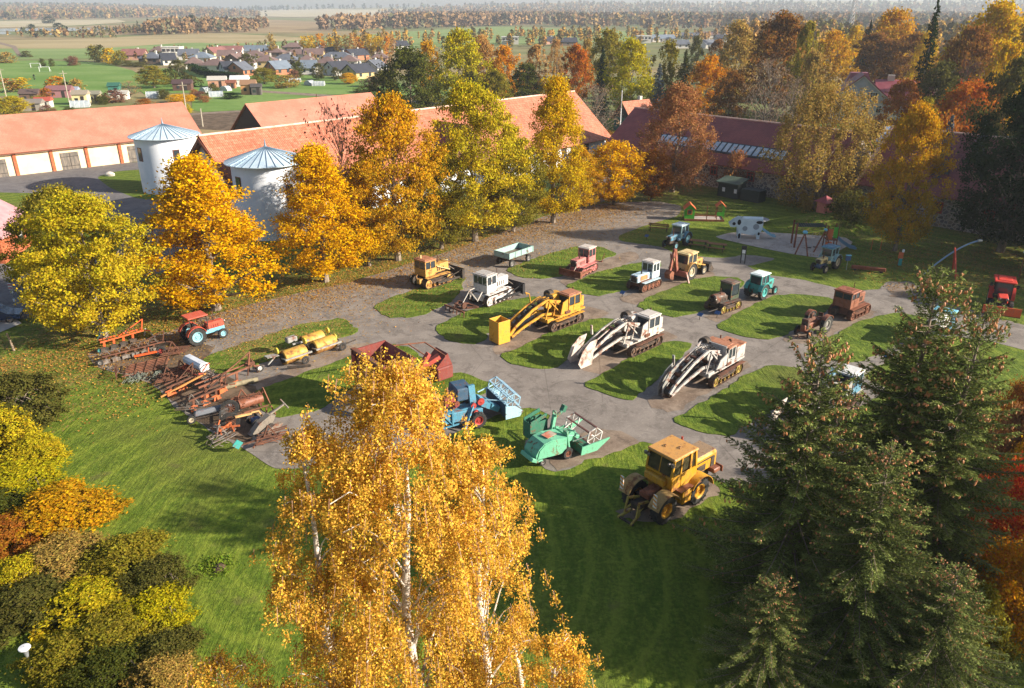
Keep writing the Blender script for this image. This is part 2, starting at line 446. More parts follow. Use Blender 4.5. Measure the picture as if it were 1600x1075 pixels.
def GH(px, py):
    """pixel to far terrain, hills included"""
    x = (px - CX) / FP; v = (py - CY) / FP; dy = math.cos(PITCH) - v * math.sin(PITCH); dz = -math.sin(PITCH) - v * math.cos(PITCH)
    t = 300.
    while t * dy < 5200:
        if CH + t * dz <= hill(x * t, dy * t): break
        t += 20
    return Vector((x * t, dy * t, hill(x * t, dy * t)))
for px0, px1, py0, py1, m in ((400, 640, 15, 27, FP_), (1330, 1490, 5, 11, FG), (1000, 1170, 9, 15, FP_), (760, 900, 12, 17, FT), (60, 260, 22, 28, FT), (1180, 1300, 8, 13, FP_), (640, 760, 22, 27, FB)):
    V = []; nx, ny = 16, 6
    for j in range(ny + 1):
        for i in range(nx + 1):
            p = GH(px0 + (px1 - px0) * i / nx + (j % 2) * 3, py1 + (py0 - py1) * j / ny + math.sin(i * .9 + px0) * .5); V.append((p.x, p.y, p.z + 1.2))
    F_ = [(j * (nx + 1) + i, j * (nx + 1) + i + 1, (j + 1) * (nx + 1) + i + 1, (j + 1) * (nx + 1) + i) for j in range(ny) for i in range(nx)]
    me = bpy.data.meshes.new('field'); me.from_pydata(V, [], F_); o = obj('field', me, m); o['kind'] = 'structure'
# museum yard
YARD = [(132, 552), (200, 535), (262, 520), (300, 500), (400, 473), (480, 455), (540, 443), (600, 425), (700, 393), (780, 365), (850, 338), (900, 325), (960, 316), (1030, 315), (1066, 322), (1060, 338), (1010, 352), (966, 368), (968, 377), (1035, 386), (1058, 398), (1130, 404), (1165, 398), (1215, 404), (1180, 414), (1165, 416), (1200, 430), (1252, 437), (1330, 456), (1375, 452), (1385, 440), (1430, 440), (1452, 462), (1500, 480), (1600, 508), (1720, 540), (1720, 570), (1600, 548), (1550, 534), (1480, 524), (1440, 535), (1385, 565), (1345, 590), (1400, 612), (1500, 640), (1540, 650), (1500, 690), (1330, 705), (1240, 745), (1190, 765), (1120, 752), (1060, 705), (1005, 690), (960, 694), (880, 738), (850, 733), (815, 700), (840, 668), (862, 650), (830, 636), (795, 642), (720, 672), (660, 706), (560, 722), (430, 735), (398, 712), (330, 675), (270, 632), (240, 600), (150, 574)]
sheet('yard_path', YARD, .03, ASPH, 2, .05)
for i, P in enumerate([
    [(1128, 770), (1100, 740), (1040, 770), (960, 800), (985, 815), (1060, 812)],
    [(150, 560), (215, 535), (290, 530), (340, 545), (300, 575), (410, 605), (395, 700), (330, 672), (270, 628), (240, 598), (165, 572)],
    [(395, 598), (480, 566), (545, 540), (585, 535), (600, 545), (540, 566), (470, 595), (408, 622)],
    [(770, 522), (850, 500), (920, 478), (955, 490), (900, 520), (820, 552), (770, 556)],
    [(900, 572), (960, 545), (1030, 515), (1060, 525), (1010, 560), (940, 590)],
    [(1000, 630), (1080, 590), (1140, 560), (1180, 570), (1110, 610), (1050, 648)],
    [(860, 700), (905, 680), (955, 670), (1005, 690), (920, 722), (862, 735)],
    [(1100, 496), (1160, 470), (1200, 450), (1225, 456), (1165, 485), (1118, 506)],
    [(1215, 532), (1290, 500), (1345, 480), (1375, 488), (1310, 520), (1260, 540)],
    [(870, 440), (930, 412), (985, 392), (1005, 402), (940, 430), (885, 450)],
    [(965, 468), (1040, 440), (1095, 420), (1125, 430), (1060, 460), (995, 478)],
    [(1385, 452), (1415, 441), (1440, 452), (1420, 466), (1390, 464)],
]):
    sheet('dirt_pad', P, .036 + .0015 * i, SOIL if i in (1,) else PATHM, 2, .12, seed=i)
LAWNS = [
    [(310, 562), (400, 530), (480, 505), (535, 498), (562, 517), (545, 525), (470, 545), (400, 572), (340, 588)],
    [(398, 612), (500, 575), (560, 553), (612, 538), (640, 543), (664, 563), (630, 580), (560, 600), (500, 640), (430, 655), (400, 632)],
    [(578, 480), (620, 462), (690, 440), (728, 432), (722, 455), (700, 475), (668, 490), (640, 497), (605, 497)],
    [(676, 514), (720, 490), (770, 475), (835, 463), (848, 470), (790, 498), (768, 512), (760, 532), (735, 540), (700, 532)],
    [(788, 422), (840, 402), (900, 385), (940, 386), (966, 398), (925, 410), (880, 432), (838, 437), (808, 433)],
    [(882, 447), (935, 425), (1000, 410), (1035, 411), (1025, 428), (980, 455), (930, 463), (900, 458)],
    [(993, 478), (1020, 462), (1080, 438), (1110, 432), (1150, 434), (1166, 442), (1140, 465), (1090, 490), (1055, 497), (1020, 490)],
    [(1115, 512), (1160, 485), (1210, 462), (1250, 460), (1300, 467), (1305, 477), (1270, 500), (1225, 526), (1195, 532), (1155, 525)],
    [(780, 556), (810, 545), (870, 515), (935, 497), (972, 502), (960, 515), (900, 555), (865, 578), (830, 576), (795, 568)],
    [(910, 602), (950, 580), (1010, 545), (1050, 533), (1082, 536), (1072, 553), (1030, 590), (1005, 615), (985, 627), (945, 618)],
    [(1048, 657), (1090, 635), (1160, 590), (1205, 570), (1250, 576), (1262, 592), (1240, 620), (1185, 655), (1140, 683), (1100, 678)],
    [(1262, 545), (1300, 525), (1350, 500), (1400, 488), (1455, 500), (1400, 540), (1340, 567), (1300, 565)],
    [(655, 607), (690, 586), (722, 584), (772, 602), (765, 612), (700, 640), (660, 652)],
    [(1300, 668), (1400, 600), (1520, 562), (1600, 555), (1650, 570), (1540, 640), (1340, 705)]]
for i, P in enumerate(LAWNS): sheet('lawn', P, .075, LAWN, 1, .085, .06, seed=i)
# sand area, driveway
sheet('sand', [(1115, 371), (1140, 364), (1180, 362), (1240, 366), (1320, 371), (1334, 380), (1300, 398), (1292, 405), (1240, 398), (1180, 386)], .05, SANDM, 1)
sheet('driveway', [(-120, 283), (0, 276), (228, 251), (300, 262), (330, 300), (345, 400), (240, 430), (60, 452), (0, 424), (-120, 430), (-120, 412), (0, 410), (40, 428), (180, 400), (200, 362), (150, 328), (95, 303), (-120, 298)], .02, ROADM, 1)
sheet('lawn', [(150, 277), (180, 268), (232, 264), (262, 300), (250, 312), (215, 311), (172, 294)], .03, LAWN, 2)
sheet('driveway', [(-140, 428), (0, 418), (30, 424), (55, 447), (180, 430), (240, 460), (30, 500), (-140, 530)], .026, ROADM, 1)
sheet('paving', [(-80, 515), (14, 489), (34, 506), (-60, 545)], .06, mat('pale_paving', (.5, .46, .42), (.42, .4, .37), 2.), 0)
sheet('kerb', [(12, 420), (15, 418.5), (56, 445), (53, 448)], .12, mat('kerb_stone', (.5, .48, .45)), 0, depth=.1)
sheet('path', [(960, 235), (1010, 195), (1040, 190), (1000, 250), (980, 300), (935, 318), (905, 320)], .025, ASPH, 1)
# mound with the little hut
V = []; F_ = []
mc = G(1290, 352)
for i in range(9):
    for k in range(28):
        a = 2 * math.pi * k / 28; r_ = i / 8
        V.append((mc.x + math.cos(a) * 8.5 * r_, mc.y + math.sin(a) * 6 * r_, -.05 + 1.7 * (math.cos(r_ * math.pi) * .5 + .5)))
for i in range(8):
    for k in range(28): F_.append((i * 28 + k, (i + 1) * 28 + k, (i + 1) * 28 + (k + 1) % 28, i * 28 + (k + 1) % 28))
me = bpy.data.meshes.new('mound'); me.from_pydata(V, [], F_); me.polygons.foreach_set('use_smooth', [True] * len(F_))
o = obj('mound', me, GRASS); o['kind'] = 'structure'

# ================================================================ BUILDINGS
def tile_mat(name, a, b, row=.34, cw=.24, bump=.6, c=None):
    if name in MATS: return MATS[name]
    n = N(name); co = n.n('TexCoord').outputs['Object']
    sp = n.n('SeparateXYZ'); n.l(co, sp.inputs[0])
    rr = n.math('FRACT', n.math('MULTIPLY', sp.outputs[1], 1 / row)); cc = n.math('FRACT', n.math('MULTIPLY', sp.outputs[0], 1 / cw))
    h = n.math('ADD', rr, n.math('MULTIPLY', n.math('SINE', n.math('MULTIPLY', cc, math.pi)), .8))
    wn = n.n('TexWhiteNoise'); cb = n.n('CombineXYZ')
    n.l(n.math('FLOOR', n.math('MULTIPLY', sp.outputs[0], 1 / cw)), cb.inputs[0]); n.l(n.math('FLOOR', n.math('MULTIPLY', sp.outputs[1], 1 / row)), cb.inputs[1])
    n.l(cb.outputs[0], wn.inputs['Vector'])
    big = n.noise(co, .35, 5, .6)
    col = n.mix(n.ramp(big, .35, .65), C(a), C(b))
    col = n.mix(n.math('MULTIPLY', wn.outputs[0], .35), col, C(c or tuple(x * .6 for x in lin(a))))
    col = n.mix(n.ramp(rr, .0, .16, .55, 0), col, C(tuple(x * .35 for x in lin(a))))
    n.princ(col, .7, 0, n.bump(h, bump, .05)); MATS[name] = n.m; return n.m
TILE_R = tile_mat('clay_tile_roof', 'ba7864', 'aa6854', .34, .25, .35)
TILE_O = tile_mat('pantile_roof', 'a85e42', '985036', .36, .26, 1.2, c=(.55, .30, .20))
TILE_P = tile_mat('dark_red_roof', '8a4a48', '7a3f40', .42, .3, .8)
WALLC = mat('cream_plaster', 'e6cfae', 'dcc29e', .6, .9)
WALLW = mat('white_render', 'dfe3ea', 'cfd6e0', .35, .85, bump=.05)
BRICK = mat('orange_brick', 'b5623e', '94492c', 3, .9, bump=.2)
DARKW = mat('dark_boarding', '2b2624', '3a3230', 2, .9, stretch=(8, 8, 1))
DOORM = mat('grey_weathered_door', '5a5550', '7d7368', 1.2, .8, stretch=(4, 4, .6))
GLASS = mat('window_glass', (.03, .04, .05), rough=.08, spec=.9)
WFRAME = mat('white_frame', 'd8d8d4')
BROWNT = mat('brown_trim', '6b3826')
def stone_mat():
    n = N('fieldstone_wall'); co = n.n('TexCoord').outputs['Object']
    v = n.n('TexVoronoi'); n.l(n.scale(co, (1, 1, 1.15)), v.inputs['Vector']); v.inputs['Scale'].default_value = 1.9
    v2 = n.n('TexVoronoi'); v2.feature = 'DISTANCE_TO_EDGE'; n.l(n.scale(co, (1, 1, 1.15)), v2.inputs['Vector']); v2.inputs['Scale'].default_value = 1.9
    s = n.n('SeparateColor'); n.l(v.outputs['Color'], s.inputs[0])
    c = n.mix(s.outputs[0], C((.10, .07, .065)), C((.30, .24, .20))); c = n.mix(n.ramp(s.outputs[1], .6, .7), c, C((.13, .11, .12)))
    fac = n.ramp(n.math('ADD', v2.outputs[0], n.math('MULTIPLY', n.noise(co, 6, 3), .06)), .07, .14)
    c = n.mix(fac, C((.42, .36, .30)), c)
    n.princ(c, .9, 0, n.bump(fac, .8, .08)); MATS['stone'] = n.m; return n.m
STONE = stone_mat()

def gable_parts(root, L, W, hw, hr, roofm, wallm, over=.6, th=.16, endm=None, gover=.4, wname='wall', ridge=None):
    """walls and roof in the local frame: x along the ridge, front eave at y=0, back at y=W"""
    mb = MB(); t = .35
    mb.box((L / 2, t / 2, hw / 2), (L, t, hw)); mb.box((L / 2, W - t / 2, hw / 2), (L, t, hw))
    mb.build(wname, wallm, root)
    for x in (t / 2 + .02, L - t / 2 - .02):
        MB().prism([(t, 0), (W - t, 0), (W - t, hw), (W / 2, hr - .12), (t, hw)], t, x, 'yz').build('gable_wall', endm or wallm, root)
    sl = (hr - hw) / (W / 2)
    for sgn, nm in ((1, 'roof'), (-1, 'roof')):
        ye = -over if sgn == 1 else W + over; ze = hw - over * sl
        poly = [(ye, ze), (W / 2, hr), (W / 2, hr + th), (ye, ze + th)]
        MB().prism(poly, L + 2 * gover, L / 2, 'yz').build('roof', roofm, root)
    if ridge: MB().tube([(-gover, W / 2, hr + th * .9), (L + gover, W / 2, hr + th * .9)], .16, 8).build('ridge_cap', ridge, root)

def window(root, c, w_, h_, face='-y', frame=WFRAME, bars=1, fw=.08, deep=.05):
    """window as part with its pane as sub-part; c on the wall plane"""
    mb = MB(); cx, cy, cz = c
    if face in ('-y', '+y'):
        s = -1 if face == '-y' else 1; y = cy + s * deep / 2
        for dx in (-w_ / 2, w_ / 2): mb.box((cx + dx, y, cz), (fw, deep + .04, h_ + fw))
        for dz in (-h_ / 2, h_ / 2): mb.box((cx, y, cz + dz), (w_ - fw - .002, deep + .03, fw))
        for k in range(bars): mb.box((cx - w_ / 2 + w_ * (k + 1) / (bars + 1), y, cz), (fw * .6, deep, h_ - fw - .002))
        if h_ > .9: mb.box((cx, y, cz + h_ * .15), (w_ - fw - .004, deep - .01, fw * .6))
        f = mb.build('window', frame, root)
        MB().box((cx, cy + s * .012, cz), (w_ - fw, .02, h_ - fw)).build('pane', GLASS, f)
    else:
        s = -1 if face == '-x' else 1; x = cx + s * deep / 2
        for dy in (-w_ / 2, w_ / 2): mb.box((x, cy + dy, cz), (deep + .04, fw, h_ + fw))
        for dz in (-h_ / 2, h_ / 2): mb.box((x, cy, cz + dz), (deep + .03, w_ - fw - .002, fw))
        for k in range(bars): mb.box((x, cy - w_ / 2 + w_ * (k + 1) / (bars + 1), cz), (deep, fw * .6, h_ - fw - .002))
        f = mb.build('window', frame, root)
        MB().box((cx + s * .012, cy, cz), (.02, w_ - fw, h_ - fw)).build('pane', GLASS, f)
    return f

# ---- long cream barn on the left
D0 = Vector((-67.6 + 85.7, 143.5 - 128.9)).normalized(); a0 = R(41.5)
br = empty('barn', (-60.2 - math.cos(a0) * 95, 151.2 - math.sin(a0) * 95, 0), a0, 'long barn with salmon tiled roof, cream bays and grey doors behind the driveway', 'barn')
Lb = 95
gable_parts(br, Lb, 14, 4.3, 9.0, TILE_R, WALLC, over=.7)
for k in range(17):
    x = Lb - 3.4 - k * 5.55
    MB().box((x, -.12, 2.1), (.5, .24, 4.2)).build('pilaster', BRICK, br)
    if k % 2 == 0 and k < 14:
        xx = x + (2.75 if k else 1.6) - 5.55 * (0)
        d = MB().box((xx, -.04, 1.45), (2.9, .1, 2.9)).build('door', DOORM, br)
        MB().box((xx, -.1, 1.45), (.06, .03, 2.8)).box((xx, -.1, 2.2), (2.7, .03, .08)).box((xx, -.1, .6), (2.7, .03, .08)).build('door_ledge', DARKW, d)
        MB().box((xx, -.2, 3.75), (.35, .3, .14)).build('wall_lamp', DARKW, br)
MB().box((Lb / 2, -.75, 3.72), (Lb + .8, .16, .16)).build('gutter', BROWNT, br)
# ---- two white round towers
ZINC = mat('zinc_sheet', 'b4c8d6', 'c8d8e2', .5, .4, .15, stretch=(1, 1, 1))
ZRIB = mat('zinc_seam', '8ba0b0', rough=.4, metal=.6)
def tower(c, r, h, label, wins):
    t = empty('silo_tower', (c[0], c[1], 0), 0, label, 'tower', 'round towers beside the barns')
    MB().lathe([(r, 0), (r, h), (r - .3, h + .02)], (0, 0, 0), 'z', 48).build('wall', WALLW, t)
    rf = MB().lathe([(r + .75, h - .12), (r + .75, h - .04), (.02, h + 1.6)], (0, 0, 0), 'z', 32)
    rf.lathe([(r + .75, h - .12), (r - .1, h + .02)], (0, 0, 0), 'z', 32)
    rf = rf.build('roof', ZINC, t)
    for k in range(32):
        a = 2 * math.pi * (k + .5) / 32
        MB().bar(((r + .74) * math.cos(a), (r + .74) * math.sin(a), h), (.05 * math.cos(a), .05 * math.sin(a), h + 1.63), .035, .06).build('seam', ZRIB, rf)
    MB().lathe([(.2, h + 1.5), (.12, h + 1.8), (.03, h + 2.5)], (0, 0, 0), 'z', 8).build('finial', ZRIB, t)
    for a, z in wins:
        a = R(a); wn = MB().box((0, 0, 0), (.16, .95, 2.0)); o = wn.build('window', BROWNT, t); o.location = ((r - .03) * math.cos(a), (r - .03) * math.sin(a), z); o.rotation_euler = (0, 0, a)
        p = MB().box((.085, 0, 0), (.02, .75, 1.8)).build('pane', GLASS, o)
    return t
tower((-53.0, 120.0), 4.4, 8.3, 'white round tower with conical zinc roof, farther one beside the cream barn', [(-125, 5.9), (-50, 5.6)])
tower((-29.9, 94.8), 4.3, 9.0, 'white round tower with conical zinc roof, nearer one behind the golden oaks', [(-128, 6.6), (-42, 5.6)])
# ---- long pantiled barn between the towers and the flagpole
am = R(47.5); um = Vector((math.cos(am), math.sin(am))); nm_ = Vector((-um.y, um.x))
mr = Vector((5.3, 147.0)) + um * 9; Lm = 74.0; hw = 4.2; hr = 11.2; Wm = 17.0
o0 = mr - um * Lm - nm_ * (Wm / 2)
mbn = empty('barn', (o0.x, o0.y, 0), am, 'long white barn under orange pantiles stretching behind the oak row to the flagpole', 'barn')
RIDGE = mat('pale_ridge_tile', 'cfae9c', 'b98d78', 2.)
gable_parts(mbn, Lm, Wm, hw, hr, TILE_O, WALLW, over=.9, ridge=RIDGE, gover=.9)
MB().prism([(-1.1, hw - .3), (Wm / 2, hr - .1), (Wm + 1.1, hw - .3), (Wm + .7, hw - .75), (Wm / 2, hr - .65), (-.7, hw - .75)], .16, -1.0, 'yz').build('barge_board', BROWNT, mbn)
for yy in (4.5, 8.5, 12.5): window(mbn, (0.02, yy, 5.4), 1.1, 1.6, '-x', BROWNT)
for k in range(11): window(mbn, (4 + k * 6.4, 0, 2.3), 1.3, 1.7, '-y', BROWNT)
rw = MB().lathe([(.16, -.01), (.16, .01)], (0, 0, 0), 'z', 6)
# cross gable dormer; the shadow on it is put into its dark colours
dm = empty('dormer', (0, 0, 0), 0, parent=mbn)
MB().prism([(33, 3.6), (41, 3.6), (41, 5.2), (37, 9.4), (33, 5.2)], 5.2, .8, 'xz').build('dormer_wall', mat('shadow_toned_red', '5a2c28', '6a3830', 2, stretch=(6, 6, .5)), mbn)
mb = MB(); mb.bar((32.4, 2.2, 4.6), (37, 2.2, 9.7), 6.6, .16); mb.bar((41.6, 2.2, 4.6), (37.02, 2.2, 9.68), 6.6, .16); mb.build('dormer_roof', TILE_P, mbn)
bpy.data.objects.remove(dm)
# ---- rear barn with dark boarded gable
rb0 = Vector((-50.9, 153.6)); ar = R(46.5)
ur = Vector((math.cos(ar), math.sin(ar))); nr_ = Vector((-ur.y, ur.x)); ob = rb0 - nr_ * 8.5
rbn = empty('barn', (ob.x, ob.y, 0), ar, 'rear barn with pink tiled roof and dark triangular boarded gable', 'barn')
gable_parts(rbn, 29, 17, 2.6, 9.0, TILE_R, WALLC, over=.8, endm=DARKW)
for i in range(9):
    MB().box((3 + i * 2.6 + (i * 37 % 5) * .2, 1.2 + (i * 53 % 7) * .95, 0), (.3, .3, .12)).build('roof_vent', DARKW, rbn, loc=(0, 0, 0))
for o in rbn.children:
    if o.name.startswith('roof_vent'):
        me_ = o.data; y = sum(v.co.y for v in me_.vertices) / len(me_.vertices)
        for v in me_.vertices: v.co.z += 2.6 + (6.4 / 8.5) * y + .2
# ---- fieldstone barn with skylight strip (right)
as_ = R(-47); us = Vector((math.cos(as_), math.sin(as_))); ns = Vector((-us.y, us.x))   # front faces -n
rs = Vector((36.1 * .975, 132 * .975)); os_ = rs - us * 19 - ns * 7.6
st = empty('stone_barn', (os_.x, os_.y, 0), as_, 'fieldstone barn with dark red tiled roof and a long strip of skylights', 'barn')
gable_parts(st, 41, 15.2, 4.1, 9.5, TILE_P, STONE, over=.7, ridge=RIDGE)
sl_ = (9.5 - 4.1) / 7.6; ang = math.atan(sl_)
SKF = mat('dark_steel', '22303a', rough=.4)
skl = MB().box((21, 2.15, 0), (23.5, 1.9, .16)); o = skl.build('skylight', SKF, st)
o.location = (0, 0, 0)
for v in o.data.vertices: v.co.z += 4.1 + v.co.y * sl_ + .24
PANE = mat('skylight_glass', '9fb6c6', 'c4d2da', 1., .15, spec=.8)
for k in range(22):
    p = MB().box((10.05 + k * 1.045, 2.15, 0), (.74, 1.5, .03)).build('skylight_pane', PANE, o)
    for v in p.data.vertices: v.co.z += 4.1 + v.co.y * sl_ + .345
REDF = mat('red_window_frame', '9c3226', '7c2a20')
for x in (9.0, 15.5, 22, 28.5, 35):
    window(st, (x, 0, 2.6), 1.15, 1.25, '-y', REDF, fw=.16, deep=.12)
MB().box((4.5, -.05, 1.3), (2.0, .14, 2.6)).build('door', REDF, st)
MB().box((20.5, -.55, 3.72), (41.4, .14, .14)).build('gutter', BROWNT, st)
# dark porch and terrace box at its foot
pr = empty('porch', G(1122, 306).to_tuple(), as_, 'dark green porch with sloping felt roof against the stone barn', 'porch')
PGR = mat('dark_green_boards', '222c2c', '2c3838', 3, stretch=(6, 6, 1))
MB().box((1.6, 1, 1.1), (3.4, 2.2, 2.2)).build('wall', PGR, pr); MB().box((1.6, .9, 2.45), (3.9, 2.9, .14), rx=.18).build('roof', mat('green_felt', '48584c'), pr)
MB().box((5.2, 1, .85), (3.0, 2.0, 1.7)).build('terrace_box', PGR, pr)
for x in (.9, 2.9): MB().box((x, -.13, 1.15), (.45, .04, .6)).build('notice', mat('paper', 'd8d8d8'), pr)
# tall wing seen past the willow, verge of ridge tiles
wg = empty('stone_barn', (G(1340, 332).x, G(1340, 332).y, 0), as_, 'second fieldstone barn with purple red roof right of the drooping tree', 'barn')
gable_parts(wg, 24, 16, 4.4, 10.6, TILE_P, STONE, over=.7, ridge=RIDGE, gover=.5)
MB().bar((-.6, -.8, 4.1), (-.6, 8, 10.85), .34, .26).bar((-.6, 16.8, 4.1), (-.6, 8, 10.85), .34, .26).build('verge_tiles', RIDGE, wg)
for x in (4, 10, 16): window(wg, (x, 0, 2.5), 1.1, 1.3, '-y', REDF, fw=.16, deep=.12)
# pale blue metal roof hall behind
bh = empty('hall', (G(1375, 207, 6).x, G(1375, 207, 6).y, 0), R(-36), 'low hall with a pale blue metal roof behind the blue spruces', 'hall')
gable_parts(bh, 44, 9, 4.6, 6.4, mat('pale_blue_sheet', '8fa9c6', 'a3bbd4', .6, .4), WALLC, over=.4)
# ---- green shed with orange gable roof
ps = G(985, 207)
sh = empty('shed', (ps.x, ps.y, 0), R(38), 'dark green shed with steep orange tiled roof beside the flagpole', 'shed')
SHG = mat('shed_green', '2f4f46', '38594e', 2, stretch=(6, 6, 1))
MB().box((4, .15, 1.5), (8, .3, 3)).box((4, 5.35, 1.5), (8, .3, 3)).box((.15, 2.75, 1.5), (.3, 4.9, 3)).box((7.85, 2.75, 1.5), (.3, 4.9, 3)).build('wall', SHG, sh)
for x in (.05, 7.95): MB().prism([(0, 3), (5.5, 3), (2.75, 6.3)], .2, x, 'yz').build('gable', DARKW, sh)
for a_, b_ in ((-.6, 2.3), (6.1, 2.3)): MB().prism([(a_, b_), (2.75, 6.35), (2.75, 6.55), (a_, b_ + .2)], 9, 4, 'yz').build('roof', TILE_O, sh)
window(sh, (0, 3.8, 1.9), 1.0, .9, '-x', SHG)
MB().box((6.5, 3.8, 6.3), (.8, .8, 1.9)).build('chimney', mat('pale_chimney', 'b9b2a6'), sh)
# ---- villa
VW = mat('villa_render', 'b6bac2', 'a5aab4', 1, .9); VR = mat('red_metal_roof', '7e3f48', '8b4a52', .8, .5)
pv = G(1296, 192)
vl = empty('villa', (pv.x, pv.y, 0), R(-18), 'grey two storey villa with red metal roof and arched gable among the trees', 'house')
MB().box((6, 4.5, 3), (12, 9, 6)).build('wall', VW, vl)
MB().prism([(-1.6, 5.3), (1.2, 7.2), (3.4, 9.4), (6, 11.0), (8.6, 9.4), (10.8, 7.2), (13.6, 5.3)], .4, -.1, 'xz').build('gable_wall', VW, vl)
MB().bar((-1.9, 4, 5.2), (1.3, 4, 7.4), 10, .25).bar((1.3, 4, 7.4), (6, 4, 11.35), 10, .25).bar((13.9, 4, 5.2), (10.7, 4, 7.4), 10, .25).bar((10.7, 4, 7.4), (6, 4, 11.33), 10, .25).build('roof', VR, vl)
MB().bar((-1.9, -.4, 5.05), (1.2, -.4, 7.15), .25, .5).bar((1.2, -.4, 7.15), (6, -.4, 11.15), .25, .5).bar((13.9, -.4, 5.05), (10.8, -.4, 7.15), .25, .5).bar((10.8, -.4, 7.15), (6, -.4, 11.13), .25, .5).build('bargeboard', WFRAME, vl)
for x in (3.6, 8.6): window(vl, (x, -.3, 6.6), 2.2, 1.7, '-y', WFRAME, bars=3, fw=.16)
MB().lathe([(1.5, -.36), (1.5, -.44)], (6, 0, 8.9), 'y', 20).build('arch_panel', mat('blue_grey_panel', '8088a0'), vl)
for x in (1.5, 4.5, 7.5, 10.5): window(vl, (x, 0, 3.6), 1.2, 1.7, '-y', WFRAME, bars=1, fw=.14)
MB().box((16, 8, 3), (12, 12, 6)).build('wing_wall', VW, vl)
for sx in (0, 1): MB().prism([(1.2, 5.8), (8, 9.6), (8, 9.85), (1.2, 6.05)] if sx == 0 else [(14.8, 5.8), (8, 9.6), (8, 9.85), (14.8, 6.05)], 13, 16, 'yz').build('roof', VR, vl)
MB().box((13, 8, 10), (1.5, 1.1, 1.8)).build('chimney', mat('pale_chimney', 'b9b2a6'), vl)
MB().box((6, 13, 8), (9, 7, 6), top=(.45, .45, 0)).build('tower_roof', VR, vl)
# ---- brick house at left edge
pb = G(9, 412)
bk = empty('brick_house', (pb.x, pb.y, 0), R(100), 'corner of an orange brick house with pink metal roof at the left edge', 'house')
MB().box((4, 5, 1.6), (8, 10, 3.2)).build('wall', BRICK, bk)
MB().prism([(-.7, 2.9), (5, 6.6), (5, 6.85), (-.7, 3.15)], 9.4, 4, 'yz').build('roof', mat('pink_metal_roof', 'b98c8e', 'a87c80', 1, .5), bk)
MB().prism([(10.7, 2.9), (5, 6.6), (5, 6.85), (10.7, 3.15)], 9.4, 4, 'yz').build('roof', MATS['pink_metal_roof'], bk)
window(bk, (5, 0, 1.7), 1.2, 1.2, '-y')

# ---- village houses
RC = {'k': '30333e', 'g': '5a5f6a', 'b': '6f5a56', 'r': '805450', 's': '6c7886', 'o': '9c5a3c'}
WC = {'w': 'c4c1bb', 'y': 'bca878', 'p': 'b08878', 'o': 'a86c50', 'd': '6b5c50', 'g': 'a9a8a4'}
RM = {k: mat('village_roof_' + n_, v, tuple(x * .8 for x in lin(v)), .4, .8) for (k, v), n_ in zip(RC.items(), ('black', 'grey', 'brown', 'red', 'slate', 'orange'))}
WM = {k: mat('village_wall_' + n_, v, tuple(x * .9 for x in lin(v)), .4, .9) for (k, v), n_ in zip(WC.items(), ('white', 'yellow', 'pink', 'orange', 'dark', 'grey'))}
RN = dict(k='black', g='grey', b='brown', r='red brown', s='slate blue', o='orange')
WN = dict(w='white', y='yellow', p='pink', o='orange', d='dark', g='grey')
HL = {}
def where_village(px, py):
    lr = 'left end' if px < 270 else 'left part' if px < 370 else 'middle' if px < 470 else 'right part' if px < 560 else 'right end' if px < 640 else 'far right edge'
    fb = 'back row' if py < 84 else 'second row' if py < 92 else 'third row' if py < 101 else 'front row'
    return f'{fb}, {lr} of the village'
